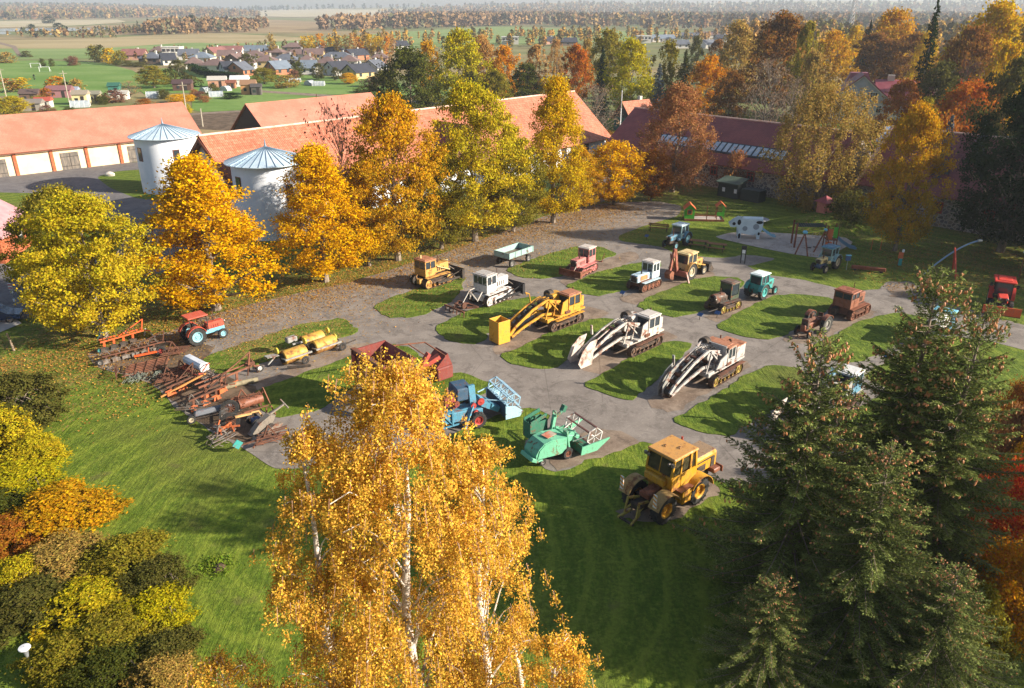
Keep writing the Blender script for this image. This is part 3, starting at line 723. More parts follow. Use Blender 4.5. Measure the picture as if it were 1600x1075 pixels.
def house(px, py, rc, wc, wpx, yaw=0, hip=False, flat=False, hwall=2.7, rise=2.6, depth=9, extra=''):
    p = G(px, py + 3); ppm = FP / math.hypot(p.y * math.cos(PITCH), 0.01); L = 1.02 * wpx * p.y / FP
    L = max(6, min(L, 34)); yaw = yaw if yaw > -90 else -90
    base = f'{RN[rc]} roofed house with {WN[wc]} walls'
    lab = f'{base}{extra}, {where_village(px, py)}'
    HL[lab] = HL.get(lab, 0) + 1
    if HL[lab] > 1: lab = f'{base}, {["", "", "second", "third", "fourth", "fifth"][HL[lab]]} such {where_village(px, py)}'
    h = empty('village_house', (p.x, p.y, 0), R(yaw), lab, 'house', 'houses of the village')
    W_ = depth
    if flat:
        MB().box((0, 0, hwall), (L, W_, hwall * 2)).box((0, -W_ / 2 - 1, hwall), (L * .7, 2, .3)).build('wall', WM[wc], h)
        MB().box((0, 0, hwall * 2 + .1), (L + .5, W_ + .5, .25)).build('roof', WM['w'], h)
        for k in range(4): MB().box((-L / 2 + L * (k + .5) / 4, -W_ / 2 - .03, hwall * 1.4), (1.8, .08, 1.5)).build('window', GLASS, h)
        return h
    MB().box((0, 0, hwall / 2), (L, W_, hwall)).build('wall', WM[wc], h)
    ov = .6
    if hip:
        i = min(W_ / 2, L / 2 - .5); z0 = hwall - .05; z1 = hwall + rise
        P_ = [(-L / 2 - ov, -W_ / 2 - ov, z0), (L / 2 + ov, -W_ / 2 - ov, z0), (L / 2 + ov, W_ / 2 + ov, z0), (-L / 2 - ov, W_ / 2 + ov, z0), (-L / 2 + i, 0, z1), (L / 2 - i, 0, z1)]
        MB().add(P_, [(0, 1, 5, 4), (2, 3, 4, 5), (1, 2, 5), (3, 0, 4), (3, 2, 1, 0)]).build('roof', RM[rc], h)
    else:
        for x in (-L / 2 + .15, L / 2 - .15): MB().prism([(-W_ / 2, hwall), (W_ / 2, hwall), (0, hwall + rise)], .3, x, 'yz').build('gable', WM[wc], h)
        s_ = rise / (W_ / 2)
        MB().prism([(-W_ / 2 - ov, hwall - ov * s_), (0, hwall + rise), (0, hwall + rise + .25), (-W_ / 2 - ov, hwall - ov * s_ + .25)], L + 1, 0, 'yz').prism([(W_ / 2 + ov, hwall - ov * s_), (0.0, hwall + rise), (0.0, hwall + rise + .25), (W_ / 2 + ov, hwall - ov * s_ + .25)], L + 1, 0, 'yz').build('roof', RM[rc], h)
    MB().box((L * .18, .4, hwall + rise), (.8, .8, 1.6)).build('chimney', WM['w' if wc != 'w' else 'g'], h)
    for k in range(max(2, int(L / 4))):
        nW = max(2, int(L / 4)); MB().box((-L / 2 + L * (k + .5) / nW, -W_ / 2 - .02, 1.5), (1.3, .08, 1.2)).build('window', GLASS, h)
    if not hip:
        MB().box((L / 2 + .02, 0, hwall + .6), (.08, 1.2, 1.2)).build('window', GLASS, h)
        MB().box((-L / 2 - .02, 0, hwall + .6), (.08, 1.2, 1.2)).build('window', GLASS, h)
    return h
for a in [
    (212, 90, 'r', 'p', 30, 10, False), (240, 96, 'g', 'd', 30, 0, True), (264, 98, 'k', 'w', 18, 30), (272, 86, 'g', 'w', 24, 5, False, True),
    (297, 90, 'g', 'w', 26, 12), (318, 95, 's', 'w', 30, 0, True), (338, 86, 'r', 'y', 26, 60), (361, 84, 'r', 'w', 34, 5), (360, 92, 'b', 'p', 30, 8),
    (305, 105, 'b', 'w', 24, 20, True), (339, 108, 'b', 'w', 36, -5, True), (370, 99, 'b', 'd', 20, 70), (360, 114, 'k', 'w', 22, 35), (376, 115, 'g', 'o', 20, 65),
    (408, 83, 's', 'g', 44, -4), (400, 92, 'b', 'w', 30, 5, True), (418, 101, 'b', 'y', 30, 4, True), (436, 113, 's', 'o', 26, 45), (460, 77, 'b', 'd', 30, 6, True),
    (466, 89, 'b', 'w', 34, 3, True), (492, 89, 'b', 'y', 26, 5), (448, 99, 'g', 'w', 36, 4, True), (481, 101, 'b', 'w', 26, 10, True), (522, 85, 'k', 'g', 38, 0, True),
    (528, 95, 'g', 'w', 46, -4, True), (556, 90, 'k', 'o', 30, 50), (513, 104, 'b', 'w', 30, -6, True), (528, 114, 'k', 'w', 30, 48), (560, 119, 'k', 'y', 34, 50),
    (484, 112, 's', 'w', 20, 4), (594, 95, 'b', 'p', 22, 8, True), (586, 111, 'g', 'g', 18, 55), (547, 101, 'b', 'w', 26, 0, True), (430, 86, 'b', 'd', 28, 0, True),
    (626, 74, 'k', 'w', 18, 30), (575, 82, 'b', 'g', 22, 0, True), (250, 84, 'b', 'g', 20, 0, True), (388, 104, 'b', 'w', 22, 8, True), (505, 80, 'g', 'g', 20, 0, True)]:
    house(*a)
def where2(px): return 'between the tree tops left of the orange maple' if px < 930 else 'beyond the yellow green maple'
for i, (px, py, rc, wc, wp, yw, fl, lab) in enumerate([
    (797, 66, 'k', 'w', 24, 0, True, 'white flat roofed building beyond the orange birches'), (857, 66, 'k', 'p', 24, 20, False, 'black roofed pink house beyond the trees right of the white block'),
    (886, 68, 'k', 'd', 26, 5, False, 'low black roofed house above the orange red maple'), (1005, 64, 'g', 'w', 20, 0, True, 'white cubic house at the left end of the far housing estate'),
    (1034, 62, 's', 'w', 34, 12, False, 'big slate blue roofed house of the far housing estate'), (1072, 58, 'g', 'g', 34, -8, False, 'grey roofed long house of the far housing estate'),
    (1106, 56, 'b', 'w', 34, 4, False, 'brown roofed house in the back of the far housing estate'), (1104, 72, 'g', 'w', 24, 35, False, 'grey roofed gabled house in front of the far housing estate'),
    (1060, 72, 'g', 'w', 26, 4, False, 'low grey roofed house in the middle of the far housing estate'), (1128, 62, 'k', 'g', 20, 10, False, 'black roofed house at the right end of the far housing estate'),
    (1284, 52, 'b', 'y', 22, 0, True, 'cream box building left of the tall mast'), (1318, 47, 's', 'w', 26, 0, True, 'white hall with pale roof beside the tall mast'),
    (1300, 58, 'b', 'p', 30, 0, False, 'low pinkish building before the tall mast'), (350, 26, 'g', 'g', 14, 0, False, 'lone grey barn on the far plain'), (1040, 4, 'k', 'w', 12, 0, False, 'tiny white farmhouse under the far hills')]):
    h = house(px, py, rc, wc, wp, yw, False, fl); h['label'] = lab; del h['group']
# long white block of flats, right
pf = G(1472, 66); fl = empty('apartment_block', (pf.x, pf.y, 0), R(-14), 'long white block of flats behind the tall dark spruce', 'building')
MB().box((0, 0, 5), (46, 12, 10)).build('wall', WM['w'], fl); MB().box((0, 0, 10.2), (46.6, 12.6, .4)).build('roof', RM['s'], fl)
for r_ in range(3):
    for k in range(12): MB().box((-21 + k * 3.8, -6.03, 2 + r_ * 3.1), (1.9, .1, 1.5)).build('window', GLASS, fl)
# allotment sheds and greenhouses
POLY = mat('greenhouse_film', 'a8b0b4', '8f999f', 1, .3)
def hutch(px, py, wall, roof, L, W_, h_, label, yaw=10):
    p = G(px, py); o = empty('garden_shed', (p.x, p.y, 0), R(yaw), label, 'shed')
    MB().box((0, 0, h_ / 2), (L, W_, h_)).build('wall', mat('shed_wall_' + wall, wall, None, 2), o)
    MB().prism([(-W_ / 2 - .3, h_ - .1), (0, h_ + W_ * .3), (W_ / 2 + .3, h_ - .1)], L + .6, 0, 'yz').build('roof', mat('shed_roof_' + roof, roof, None, 2), o)
    MB().box((-L * .2, -W_ / 2 - .03, h_ * .5), (.9, .06, .9)).build('window', GLASS, o); MB().box((L * .2, -W_ / 2 - .03, h_ * .42), (.9, .06, h_ * .8)).build('door', DARKW, o)
def ghouse(px, py, L, r, label, yaw=20):
    p = G(px, py); o = empty('greenhouse', (p.x, p.y, 0), R(yaw), label, 'greenhouse')
    L *= .6; r *= .85
    poly = [(r * math.cos(a), r * math.sin(a)) for a in [math.pi * k / 10 for k in range(11)]]
    MB().prism(poly, L, 0, 'yz').build('cover', POLY, o)
    for k in range(5): MB().tube([(-L / 2 + L * k / 4, (r + .03) * math.cos(a), (r + .03) * math.sin(a)) for a in [math.pi * j / 8 for j in range(9)]], .04, 4).build('hoop', WFRAME, o)
for a in [(96, 152, 'a07074', '7a5658', 7, 4, 2.4, 'pink garden shed with two white windows in the allotments'), (129, 163, 'e0cf9c', '8e8474', 4, 3.5, 3, 'tall cream garden shed behind the long barn roof'),
          (182, 152, '3f8070', '2f5f50', 3.2, 3, 3.6, 'turquoise green garden shed in the allotments'), (188, 155, 'd8d4cc', 'a8a49c', 5, 3, 1.8, 'low white garden shed beside the turquoise one'),
          (50, 158, '6f5648', '5b4a44', 5, 4, 2.4, 'brown garden shed at the left of the allotments'), (50, 172, '98918a', '77706a', 6, 3.4, 2, 'grey garden shed just above the barn roof at left'),
          (287, 141, '5b4038', '4a3838', 6, 4, 2.4, 'dark brown garden shed under the olive tree'), (341, 136, 'c8977c', 'b0aca4', 6, 4, 2.6, 'peach garden shed with flat pale roof'),
          (376, 135, 'dcdcd8', 'c4c8cc', 6, 4, 2.6, 'white garden house with pale roof'), (362, 138, '9c6a4c', '7a4a38', 3, 3, 2, 'small orange brown shed beside the white garden house'),
          (390, 147, 'b98658', '8a6a50', 4.5, 4.5, 3.2, 'wooden round looking shed by the meadow edge'), (402, 148, '5a5450', '4c4846', 3, 3, 2.6, 'dark grey shed right of the wooden one'),
          (150, 158, 'a8a27c', '7c7a6a', 3, 3, 2.2, 'small olive shed right of the tall cream one'), (70, 168, 'c0bcb4', 'a04c3c', 4, 3, 2, 'pale shed with red roof in the allotments'),
          (115, 150, 'a8443c', '8890a0', 3.4, 3, 2, 'small red shed right of the pink one')]:
    hutch(*a)
for a in [(126, 167, 8, 2.1, 'long plastic greenhouse dome just above the barn roof'), (239, 153, 6, 2.3, 'white plastic greenhouse under the big olive tree'), (322, 144, 5, 1.9, 'small white greenhouse left of the big one', 60),
          (338, 151, 7, 2.0, 'long greenhouse with translucent cover near the meadow'), (353, 142, 4, 1.9, 'round white greenhouse behind the long one', 70), (461, 128, 7, 1.6, 'low white greenhouse at the village edge', 4),
          (484, 133, 4, 2.0, 'small white greenhouse left of the white trailer', 60), (498, 134, 7, 1.9, 'white boxy greenhouse by the gravel lane', 4)]:
    ghouse(*a)
# mast, flagpole, lamps, goals, poles
ST = mat('galvanised_steel', 'a9adb0', '8f9498', 2, .4, .5); WHT = mat('white_paint', 'd6d8da')
def lattice(px, py, h, w_, label):
    p = G(px, py); o = empty('radio_mast', (p.x, p.y, 0), 0, label, 'mast')
    mb = MB()
    for a in range(3):
        A_ = 2 * math.pi * a / 3; mb.bar((w_ * math.cos(A_), w_ * math.sin(A_), 0), (w_ * .4 * math.cos(A_), w_ * .4 * math.sin(A_), h), .5)
    mb.build('leg', ST, o); mb = MB(); n_ = 14
    for k in range(n_):
        z0, z1 = h * k / n_, h * (k + 1) / n_
        for a in range(3):
            A_ = 2 * math.pi * a / 3; B_ = 2 * math.pi * (a + 1) / 3; f0 = 1 - .6 * k / n_; f1 = 1 - .6 * (k + 1) / n_
            mb.bar((w_ * f0 * math.cos(A_), w_ * f0 * math.sin(A_), z0), (w_ * f1 * math.cos(B_), w_ * f1 * math.sin(B_), z1), .25)
    mb.build('brace', mat('mast_red_white', 'c0a8a4', 'd8d8d8', .2), o)
    mb = MB()
    for z in (.72, .8, .9, .97): mb.box((0, 0, h * z), (w_ * 1.9, w_ * 1.6, h * .035))
    mb.build('antenna', WHT, o)
lattice(1328, 50, 62, 3.0, 'tall lattice telecom mast rising above the white halls')
def pole(name, px, py, h, r, label, cat, m=ST, top=None, group=None):
    p = G(px, py); o = empty(name, (p.x, p.y, 0), 0, label, cat, group); MB().tube([(0, 0, 0), (0, 0, h)], r, 10, r * .55).build('pole', m, o)
    return o
o = pole('flagpole', 967, 236, 11.2, .11, 'tall white flagpole standing left of the green shed', 'flagpole', WHT)
MB().lathe([(0, 11.15), (.13, 11.28), (.1, 11.4), (0, 11.45)], (0, 0, 0), 'z', 10).build('finial', WHT, o); MB().bar((.1, 0, 8.2), (.13, 0, 9.6), .16, .05).build('pennant', mat('yellow_cloth', 'c9b44a'), o); MB().box((0, 0, .15), (.6, .6, .3)).build('base', ST, o)
o = pole('street_lamp', 980, 240, 5.4, .08, 'street lamp with two white globes beside the flagpole', 'lamp', mat('lamp_post', '8c8270'))
for dx in (-.45, .45):
    MB().bar((0, 0, 5.2), (dx, 0, 5.3), .06).build('arm', ST, o); MB().lathe([(.02, 5.05), (.26, 5.2), (.32, 5.4), (.26, 5.6), (.02, 5.75)], (dx, 0, 0), 'z', 14).build('globe', WHT, o)
for i, (px, py) in enumerate([(56, 106), (70, 112)]):
    p = G(px, py); o = empty('football_goal', (p.x, p.y, 0), R(4), 'white football goal on the pitch, ' + ('farther one' if i == 0 else 'nearer one'), 'goal', 'football goals on the pitch')
    MB().tube([(-2.2, 0, 0), (-2.2, 0, 2)], .1, 6).build('post', WHT, o); MB().tube([(2.2, 0, 0), (2.2, 0, 2)], .1, 6).build('post', WHT, o)
    MB().tube([(-2.25, 0, 2), (2.25, 0, 2)], .1, 6).build('crossbar', WHT, o); MB().tube([(-2.2, 0, 2), (-2.2, 1.2, 0), (2.2, 1.2, 0), (2.2, 0, 2)], .06, 5).build('back_frame', WHT, o)
for px, py, h, lab in [(293, 186, 9, 'concrete power pole with crossarm right of the barn ridge'), (108, 160, 9, 'concrete power pole in the allotments'), (10, 152, 9, 'leaning power pole at the left edge of the allotments'), (317, 198, 4.2, 'short wooden post behind the farther tower'), (617, 95, 9, 'wooden power pole at the village edge')]:
    p = G(px, py); o = empty('power_pole', (p.x, p.y, 0), .3, lab, 'pole'); MB().tube([(0, 0, 0), (.1, 0, h)], .17, 6, .12).build('post', mat('pole_wood', 'a8a090', '8c8474'), o)
    if h > 5: MB().bar((-1, 0, h - .8), (1.1, 0, h - .8), .14).build('crossarm', MATS['pole_wood'], o)

# ================================================================ TREES
BARK = mat('oak_bark', '5d5248', '8a7c6c', 2.5, .9, bump=.5, stretch=(1, 1, .3))
BBARK = mat('birch_bark', 'd9cfc2', '9a8c80', 1.2, .8, lo=.55, hi=.68, stretch=(1, 1, 2.5), c='4a4038', cs=5)
DBARK = mat('dark_bark', '3a3029', '54483e', 2, .9, bump=.4)
def leaves(rng, P, out, size, asp=.6, upb=.35, outb=.6, rnd=1.):
    """one rhombic leaf per point"""
    n = len(P); nr = rng.normal(size=(n, 3)) * rnd; nr += out * outb; nr[:, 2] += upb
    nr /= np.linalg.norm(nr, axis=1)[:, None] + 1e-9
    t = rng.normal(size=(n, 3)); t -= nr * (t * nr).sum(1)[:, None]; t /= np.linalg.norm(t, axis=1)[:, None] + 1e-9
    b = np.cross(nr, t); s = size * rng.uniform(.6, 1.35, (n, 1))
    V = np.stack([P - t * s, P + b * s * asp, P + t * s, P - b * s * asp], 1).reshape(-1, 3)
    return V
def quads(n): return np.arange(n * 4, dtype=np.int32).reshape(-1, 4)
PROF = {
    'oak': lambda t: np.clip(np.sin(np.pi * np.clip(t * .93 + .07, 0, 1) ** .8), 0, 1) ** .6,
    'pyr': lambda t: np.clip(1.08 * (1 - t) ** .75 + .05, 0, 1) * np.clip(t * 6 + .45, 0, 1),
    'round': lambda t: np.sqrt(np.clip(1 - (2 * t - 1) ** 2, 0, 1)),
    'column': lambda t: np.clip(np.sin(np.pi * np.clip(t * .9 + .08, 0, 1)), 0, 1) ** .55,
    'cone': lambda t: (1 - t) ** .9 + .02,
}
PROTO = {}
def proto(key, prof, H, Rr, z0, nC, nL, leaf, cr, seed, droop=0., flat=.7, trunk_r=.35, limbs=14, shell=.5, twig=False):
    rng = np.random.default_rng(seed)
    t = rng.random(nC) ** .92; th = rng.uniform(0, 2 * np.pi, nC)
    ph = rng.uniform(0, 6.28, 6)
    lob = 1 + .13 * np.sin(3 * th + ph[0] + 4 * t) + .10 * np.sin(5 * th + ph[1] - 7 * t) + .08 * np.sin(8 * t * 6.28 / 2 + 2 * th + ph[2])
    u = rng.random(nC) ** shell
    r = Rr * PROF[prof](t) * lob * u
    Cc = np.stack([r * np.cos(th), r * np.sin(th), z0 + (H - z0) * t * (1 - .04 * rng.random(nC))], 1)
    out = np.stack([np.cos(th), np.sin(th), np.full(nC, .3)], 1)
    k = (nL * rng.uniform(.5, 1.5, nC)).astype(int) + 2
    idx = np.repeat(np.arange(nC), k); n = len(idx)
    cs = cr * rng.uniform(.6, 1.35, nC)
    d = rng.normal(size=(n, 3)) * .55
    d[:, 2] *= flat
    P = Cc[idx] + d * cs[idx][:, None]
    if droop: 
        dz = rng.random(n) ** 1.0 * droop * cs[idx] ; P[:, 2] -= dz; P[:, :2] = Cc[idx][:, :2] + d[:, :2] * (cs[idx] * .45)[:, None]
    # upward/outward tufts on the outline
    P += out[idx] * (rng.random(n) ** 3 * .8 * cs[idx])[:, None]
    V = leaves(rng, P, out[idx], leaf)
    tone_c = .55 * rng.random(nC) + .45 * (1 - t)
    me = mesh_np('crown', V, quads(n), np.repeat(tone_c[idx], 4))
    # trunk with limbs
    rd = random.Random(seed); mb = MB(); topz = z0 + (H - z0) * (.82 if prof != 'round' else .6)
    pts = [(rd.gauss(0, .12) * i * .5, rd.gauss(0, .12) * i * .5, topz * i / 7) for i in range(8)]
    mb.tube(pts, [trunk_r * 1.25] + [trunk_r * (1 - i / 7.6) for i in range(1, 8)], 8)
    order = np.argsort(rng.random(nC))[:limbs]
    for j in order:
        q = Cc[j]; zs = max(z0 * .75, q[2] - (abs(r[j]) * rd.uniform(.6, 1.0) + .4)); f = min(.98, zs / topz); i0 = min(6, int(f * 7)); ff = f * 7 - i0
        b0 = Vector(pts[i0]).lerp(Vector(pts[i0 + 1]), ff); e = Vector(q)
        mid = b0.lerp(e, .5) + Vector((0, 0, rd.uniform(-.1, .5)))
        r0 = max(.05, trunk_r * (1 - f) * .55)
        mb.tube([b0, b0.lerp(mid, .55) , mid, e], [r0, r0 * .75, r0 * .5, r0 * .15], 5, cap=False)
        if twig:
            for _ in range(6):
                s0 = mid.lerp(e, rd.random()); mb.tube([s0, s0 + Vector((rd.gauss(0, .6), rd.gauss(0, .6), rd.uniform(.2, 1.1))) * cr], [r0 * .3, .015], 3, cap=False)
    PROTO[key] = (me, mb.mesh('trunk'), H, Rr, z0)
# near trees, several shapes of each so that no two neighbours repeat
for i in range(4): proto(f'oak{i}', 'oak', 15, 6.2, 1.7, 340, 120, .125, .78, 10 + i, flat=.6, limbs=30, shell=.42)
for i in range(2): proto(f'pyr{i}', 'pyr', 16, 5, 1.8, 330, 120, .12, .70, 20 + i, flat=.7, limbs=30, shell=.42)
proto('willow', 'round', 16, 6.5, 1.0, 330, 105, .12, .95, 31, droop=2.0, limbs=26, shell=.4)
proto('brownoak', 'oak', 16, 5, 1.2, 420, 80, .125, .62, 32, flat=1.1, limbs=26, shell=.4)
for i in range(3): proto(f'mid{i}', 'oak', 18, 7, 2, 190, 62, .27, 1.15, 40 + i, limbs=18)
for i in range(2): proto(f'rnd{i}', 'round', 16, 7, 1.5, 180, 62, .27, 1.15, 50 + i, limbs=16)
for i in range(2): proto(f'brc{i}', 'column', 18, 4.5, 2, 150, 50, .24, .95, 60 + i, droop=1.4, limbs=14, trunk_r=.2)
for i in range(2): proto(f'bare{i}', 'round', 14, 6.5, 2.5, 110, 5, .22, 1.5, 70 + i, limbs=85, trunk_r=.3, twig=True)
for i in range(3): proto(f'bush{i}', 'round', 5, 3.2, -.4, 110, 40, .16, .8, 80 + i, limbs=8, trunk_r=.1)
for i in range(3): proto(f'far{i}', 'oak', 16, 6.5, .6, 60, 14, .75, 2.2, 90 + i, limbs=5)
for i in range(2): proto(f'farb{i}', 'column', 16, 3.4, .6, 45, 13, .6, 1.5, 95 + i, limbs=4, trunk_r=.2)
def conifer(key, H, Rr, seed, nw, leaf, n_per, z0=.6):
    rng = np.random.default_rng(seed); Ps = []; O = []; tn = []
    mb = MB().tube([(0, 0, 0), (0, 0, H)], .28 * H / 18, 7, .03)
    for i in range(nw):
        t = (i + rng.random()) / nw; z = z0 + (H - z0) * t ** .95; L = Rr * (1 - t) ** .85 * rng.uniform(.8, 1.15) + .15
        a = rng.uniform(0, 6.28); m = max(3, int(n_per * (L / Rr + .12))); s = rng.random(m) ** .8
        side = rng.normal(size=m) * .13 * L * (1.1 - s); zz = z - .35 * L * s + .18 * L * s ** 2 - rng.random(m) * .12 * L
        Ps.append(np.stack([np.cos(a) * L * s - np.sin(a) * side, np.sin(a) * L * s + np.cos(a) * side, zz], 1))
        O.append(np.tile([np.cos(a), np.sin(a), .4], (m, 1))); tn.append(np.full(m, rng.random()))
    P = np.concatenate(Ps); out = np.concatenate(O); V = leaves(rng, P, out, leaf, .4, .5, .5, .7)
    PROTO[key] = (mesh_np('crown', V, quads(len(P)), np.repeat(np.concatenate(tn), 4)), mb.mesh('trunk'), H, Rr, z0)
conifer('con0', 18, 3.6, 5, 330, .26, 30); conifer('con1', 16, 2.6, 6, 260, .24, 24); conifer('farc', 18, 3.0, 7, 60, .6, 12)

FOL = {
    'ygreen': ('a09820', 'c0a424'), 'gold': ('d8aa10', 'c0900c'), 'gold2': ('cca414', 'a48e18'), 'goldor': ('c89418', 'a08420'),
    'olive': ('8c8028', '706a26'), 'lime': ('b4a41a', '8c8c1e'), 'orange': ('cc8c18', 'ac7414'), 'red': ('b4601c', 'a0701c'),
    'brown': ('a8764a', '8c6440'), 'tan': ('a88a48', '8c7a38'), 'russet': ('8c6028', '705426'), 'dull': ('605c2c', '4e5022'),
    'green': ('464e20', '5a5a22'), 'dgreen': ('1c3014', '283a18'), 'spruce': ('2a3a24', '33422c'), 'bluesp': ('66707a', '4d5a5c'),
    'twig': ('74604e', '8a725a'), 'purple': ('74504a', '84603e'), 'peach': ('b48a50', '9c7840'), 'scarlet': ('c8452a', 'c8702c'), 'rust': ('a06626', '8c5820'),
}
def fol(k): return foliage('foliage_' + k, FOL[k][0], FOL[k][1])
def tree(px, top, Y, wpx, key, fk, label, cat='tree', group=None, bark=None, rot=None, name='tree', base=None, lean=0):
    """crown centre px, top row, distance Y (or base pixel), crown width in photo pixels"""
    if base: b = G(*base); Y = b.y; x = b.x
    h = max(1.2, ZT(Y, top)); me, tr, H, Rr, z0 = PROTO[key]
    dep = Y * math.cos(PITCH) - (h * .5 - CH) * math.sin(PITCH)
    if not base: x = (px - CX) / FP * dep
    wr = wpx * dep / FP / 2
    o = bpy.data.objects.new(name, None); COL.objects.link(o); o.location = (x, Y, 0); tag(o, label, cat, group)
    s = wr / (Rr * 1.04); o.scale = (s, s, h / (H * 1.01)); o.rotation_euler = (0, lean, rot if rot is not None else random.Random(px * 7 + Y).uniform(0, 6.28))
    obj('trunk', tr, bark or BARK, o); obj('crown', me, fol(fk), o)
    return o
# ---- the oak row along the yard
tree(0, 300, 0, 212, 'oak0', 'ygreen', 'broad yellow green oak at the left end of the row', base=(163, 527), rot=.4)
tree(0, 292, 0, 170, 'oak1', 'olive', 'olive oak half hidden behind the leftmost yellow green oak', base=(120, 478), rot=2.)
tree(0, 243, 0, 232, 'pyr1', 'gold', 'broad golden oak behind the small red tractor', base=(337, 484), rot=1.1)
tree(0, 226, 0, 168, 'pyr0', 'gold', 'bright golden pyramid shaped oak in front of the nearer tower', base=(508, 440), rot=.2)
tree(0, 150, 0, 178, 'oak3', 'goldor', 'tall orange gold oak behind the yellow bulldozer', base=(622, 407), rot=4.4)
tree(0, 255, 0, 100, 'oak2', 'goldor', 'dull gold rear row oak between the pyramid oak and the tall orange gold one', base=(577, 416), rot=.7)
tree(0, 232, 0, 120, 'oak0', 'olive', 'olive oak of the rear row left of the tall yellow green one', base=(690, 389), rot=3.7)
tree(0, 218, 0, 110, 'oak3', 'olive', 'olive oak of the rear row right of the tall yellow green one', base=(802, 362), rot=2.7)
tree(0, 232, 0, 70, 'oak1', 'goldor', 'dull gold oak of the rear row right of the slender pyramid oak', base=(905, 330), rot=2.7)
tree(532, 158, 84, 110, 'bare0', 'purple', 'half bare reddish brown tree left of the tall orange gold oak')
tree(0, 128, 0, 176, 'oak1', 'ygreen', 'tall yellow green oak behind the grey trailer', base=(742, 377), rot=5.)
tree(0, 118, 0, 124, 'pyr1', 'gold2', 'slender pyramid oak, gold on top and green below, at the right end of the row', base=(864, 348), rot=2.6)
tree(0, 222, 0, 100, 'rnd0', 'gold', 'small bright orange yellow maple at the path bend', base=(958, 320), rot=1.)
tree(1020, 235, 112, 60, 'rnd1', 'rust', 'small rusty orange maple between the bright maple and the brown oak')
tree(0, 133, 0, 118, 'brownoak', 'brown', 'brown leaved oak in front of the stone barn', base=(1050, 300), rot=1.)
tree(0, 123, 0, 172, 'willow', 'tan', 'wide drooping olive tan tree hiding the stone barn', base=(1272, 326), rot=2.)
tree(0, 163, 0, 122, 'oak2', 'goldor', 'conical golden brown tree right of the little hut mound', base=(1398, 392), rot=3.)
tree(0, 178, 0, 54, 'con1', 'bluesp', 'left one of the two blue spruces near the barn', 'spruce', base=(1452, 345))
tree(0, 182, 0, 60, 'con1', 'bluesp', 'right one of the two blue spruces near the barn', 'spruce', base=(1503, 348), rot=2)
tree(1596, 128, 86, 195, 'oak3', 'dgreen', 'large dark green tree at the right edge above the red tractor')
tree(1668, 170, 80, 130, 'oak0', 'dgreen', 'dark green tree cut by the right edge of the picture')
tree(1330, 300, 97, 60, 'bush0', 'dull', 'dark bush at the foot of the wide drooping tree', 'bush')
tree(1150, 240, 118, 40, 'bush1', 'brown', 'brown shrub against the stone barn wall', 'bush')
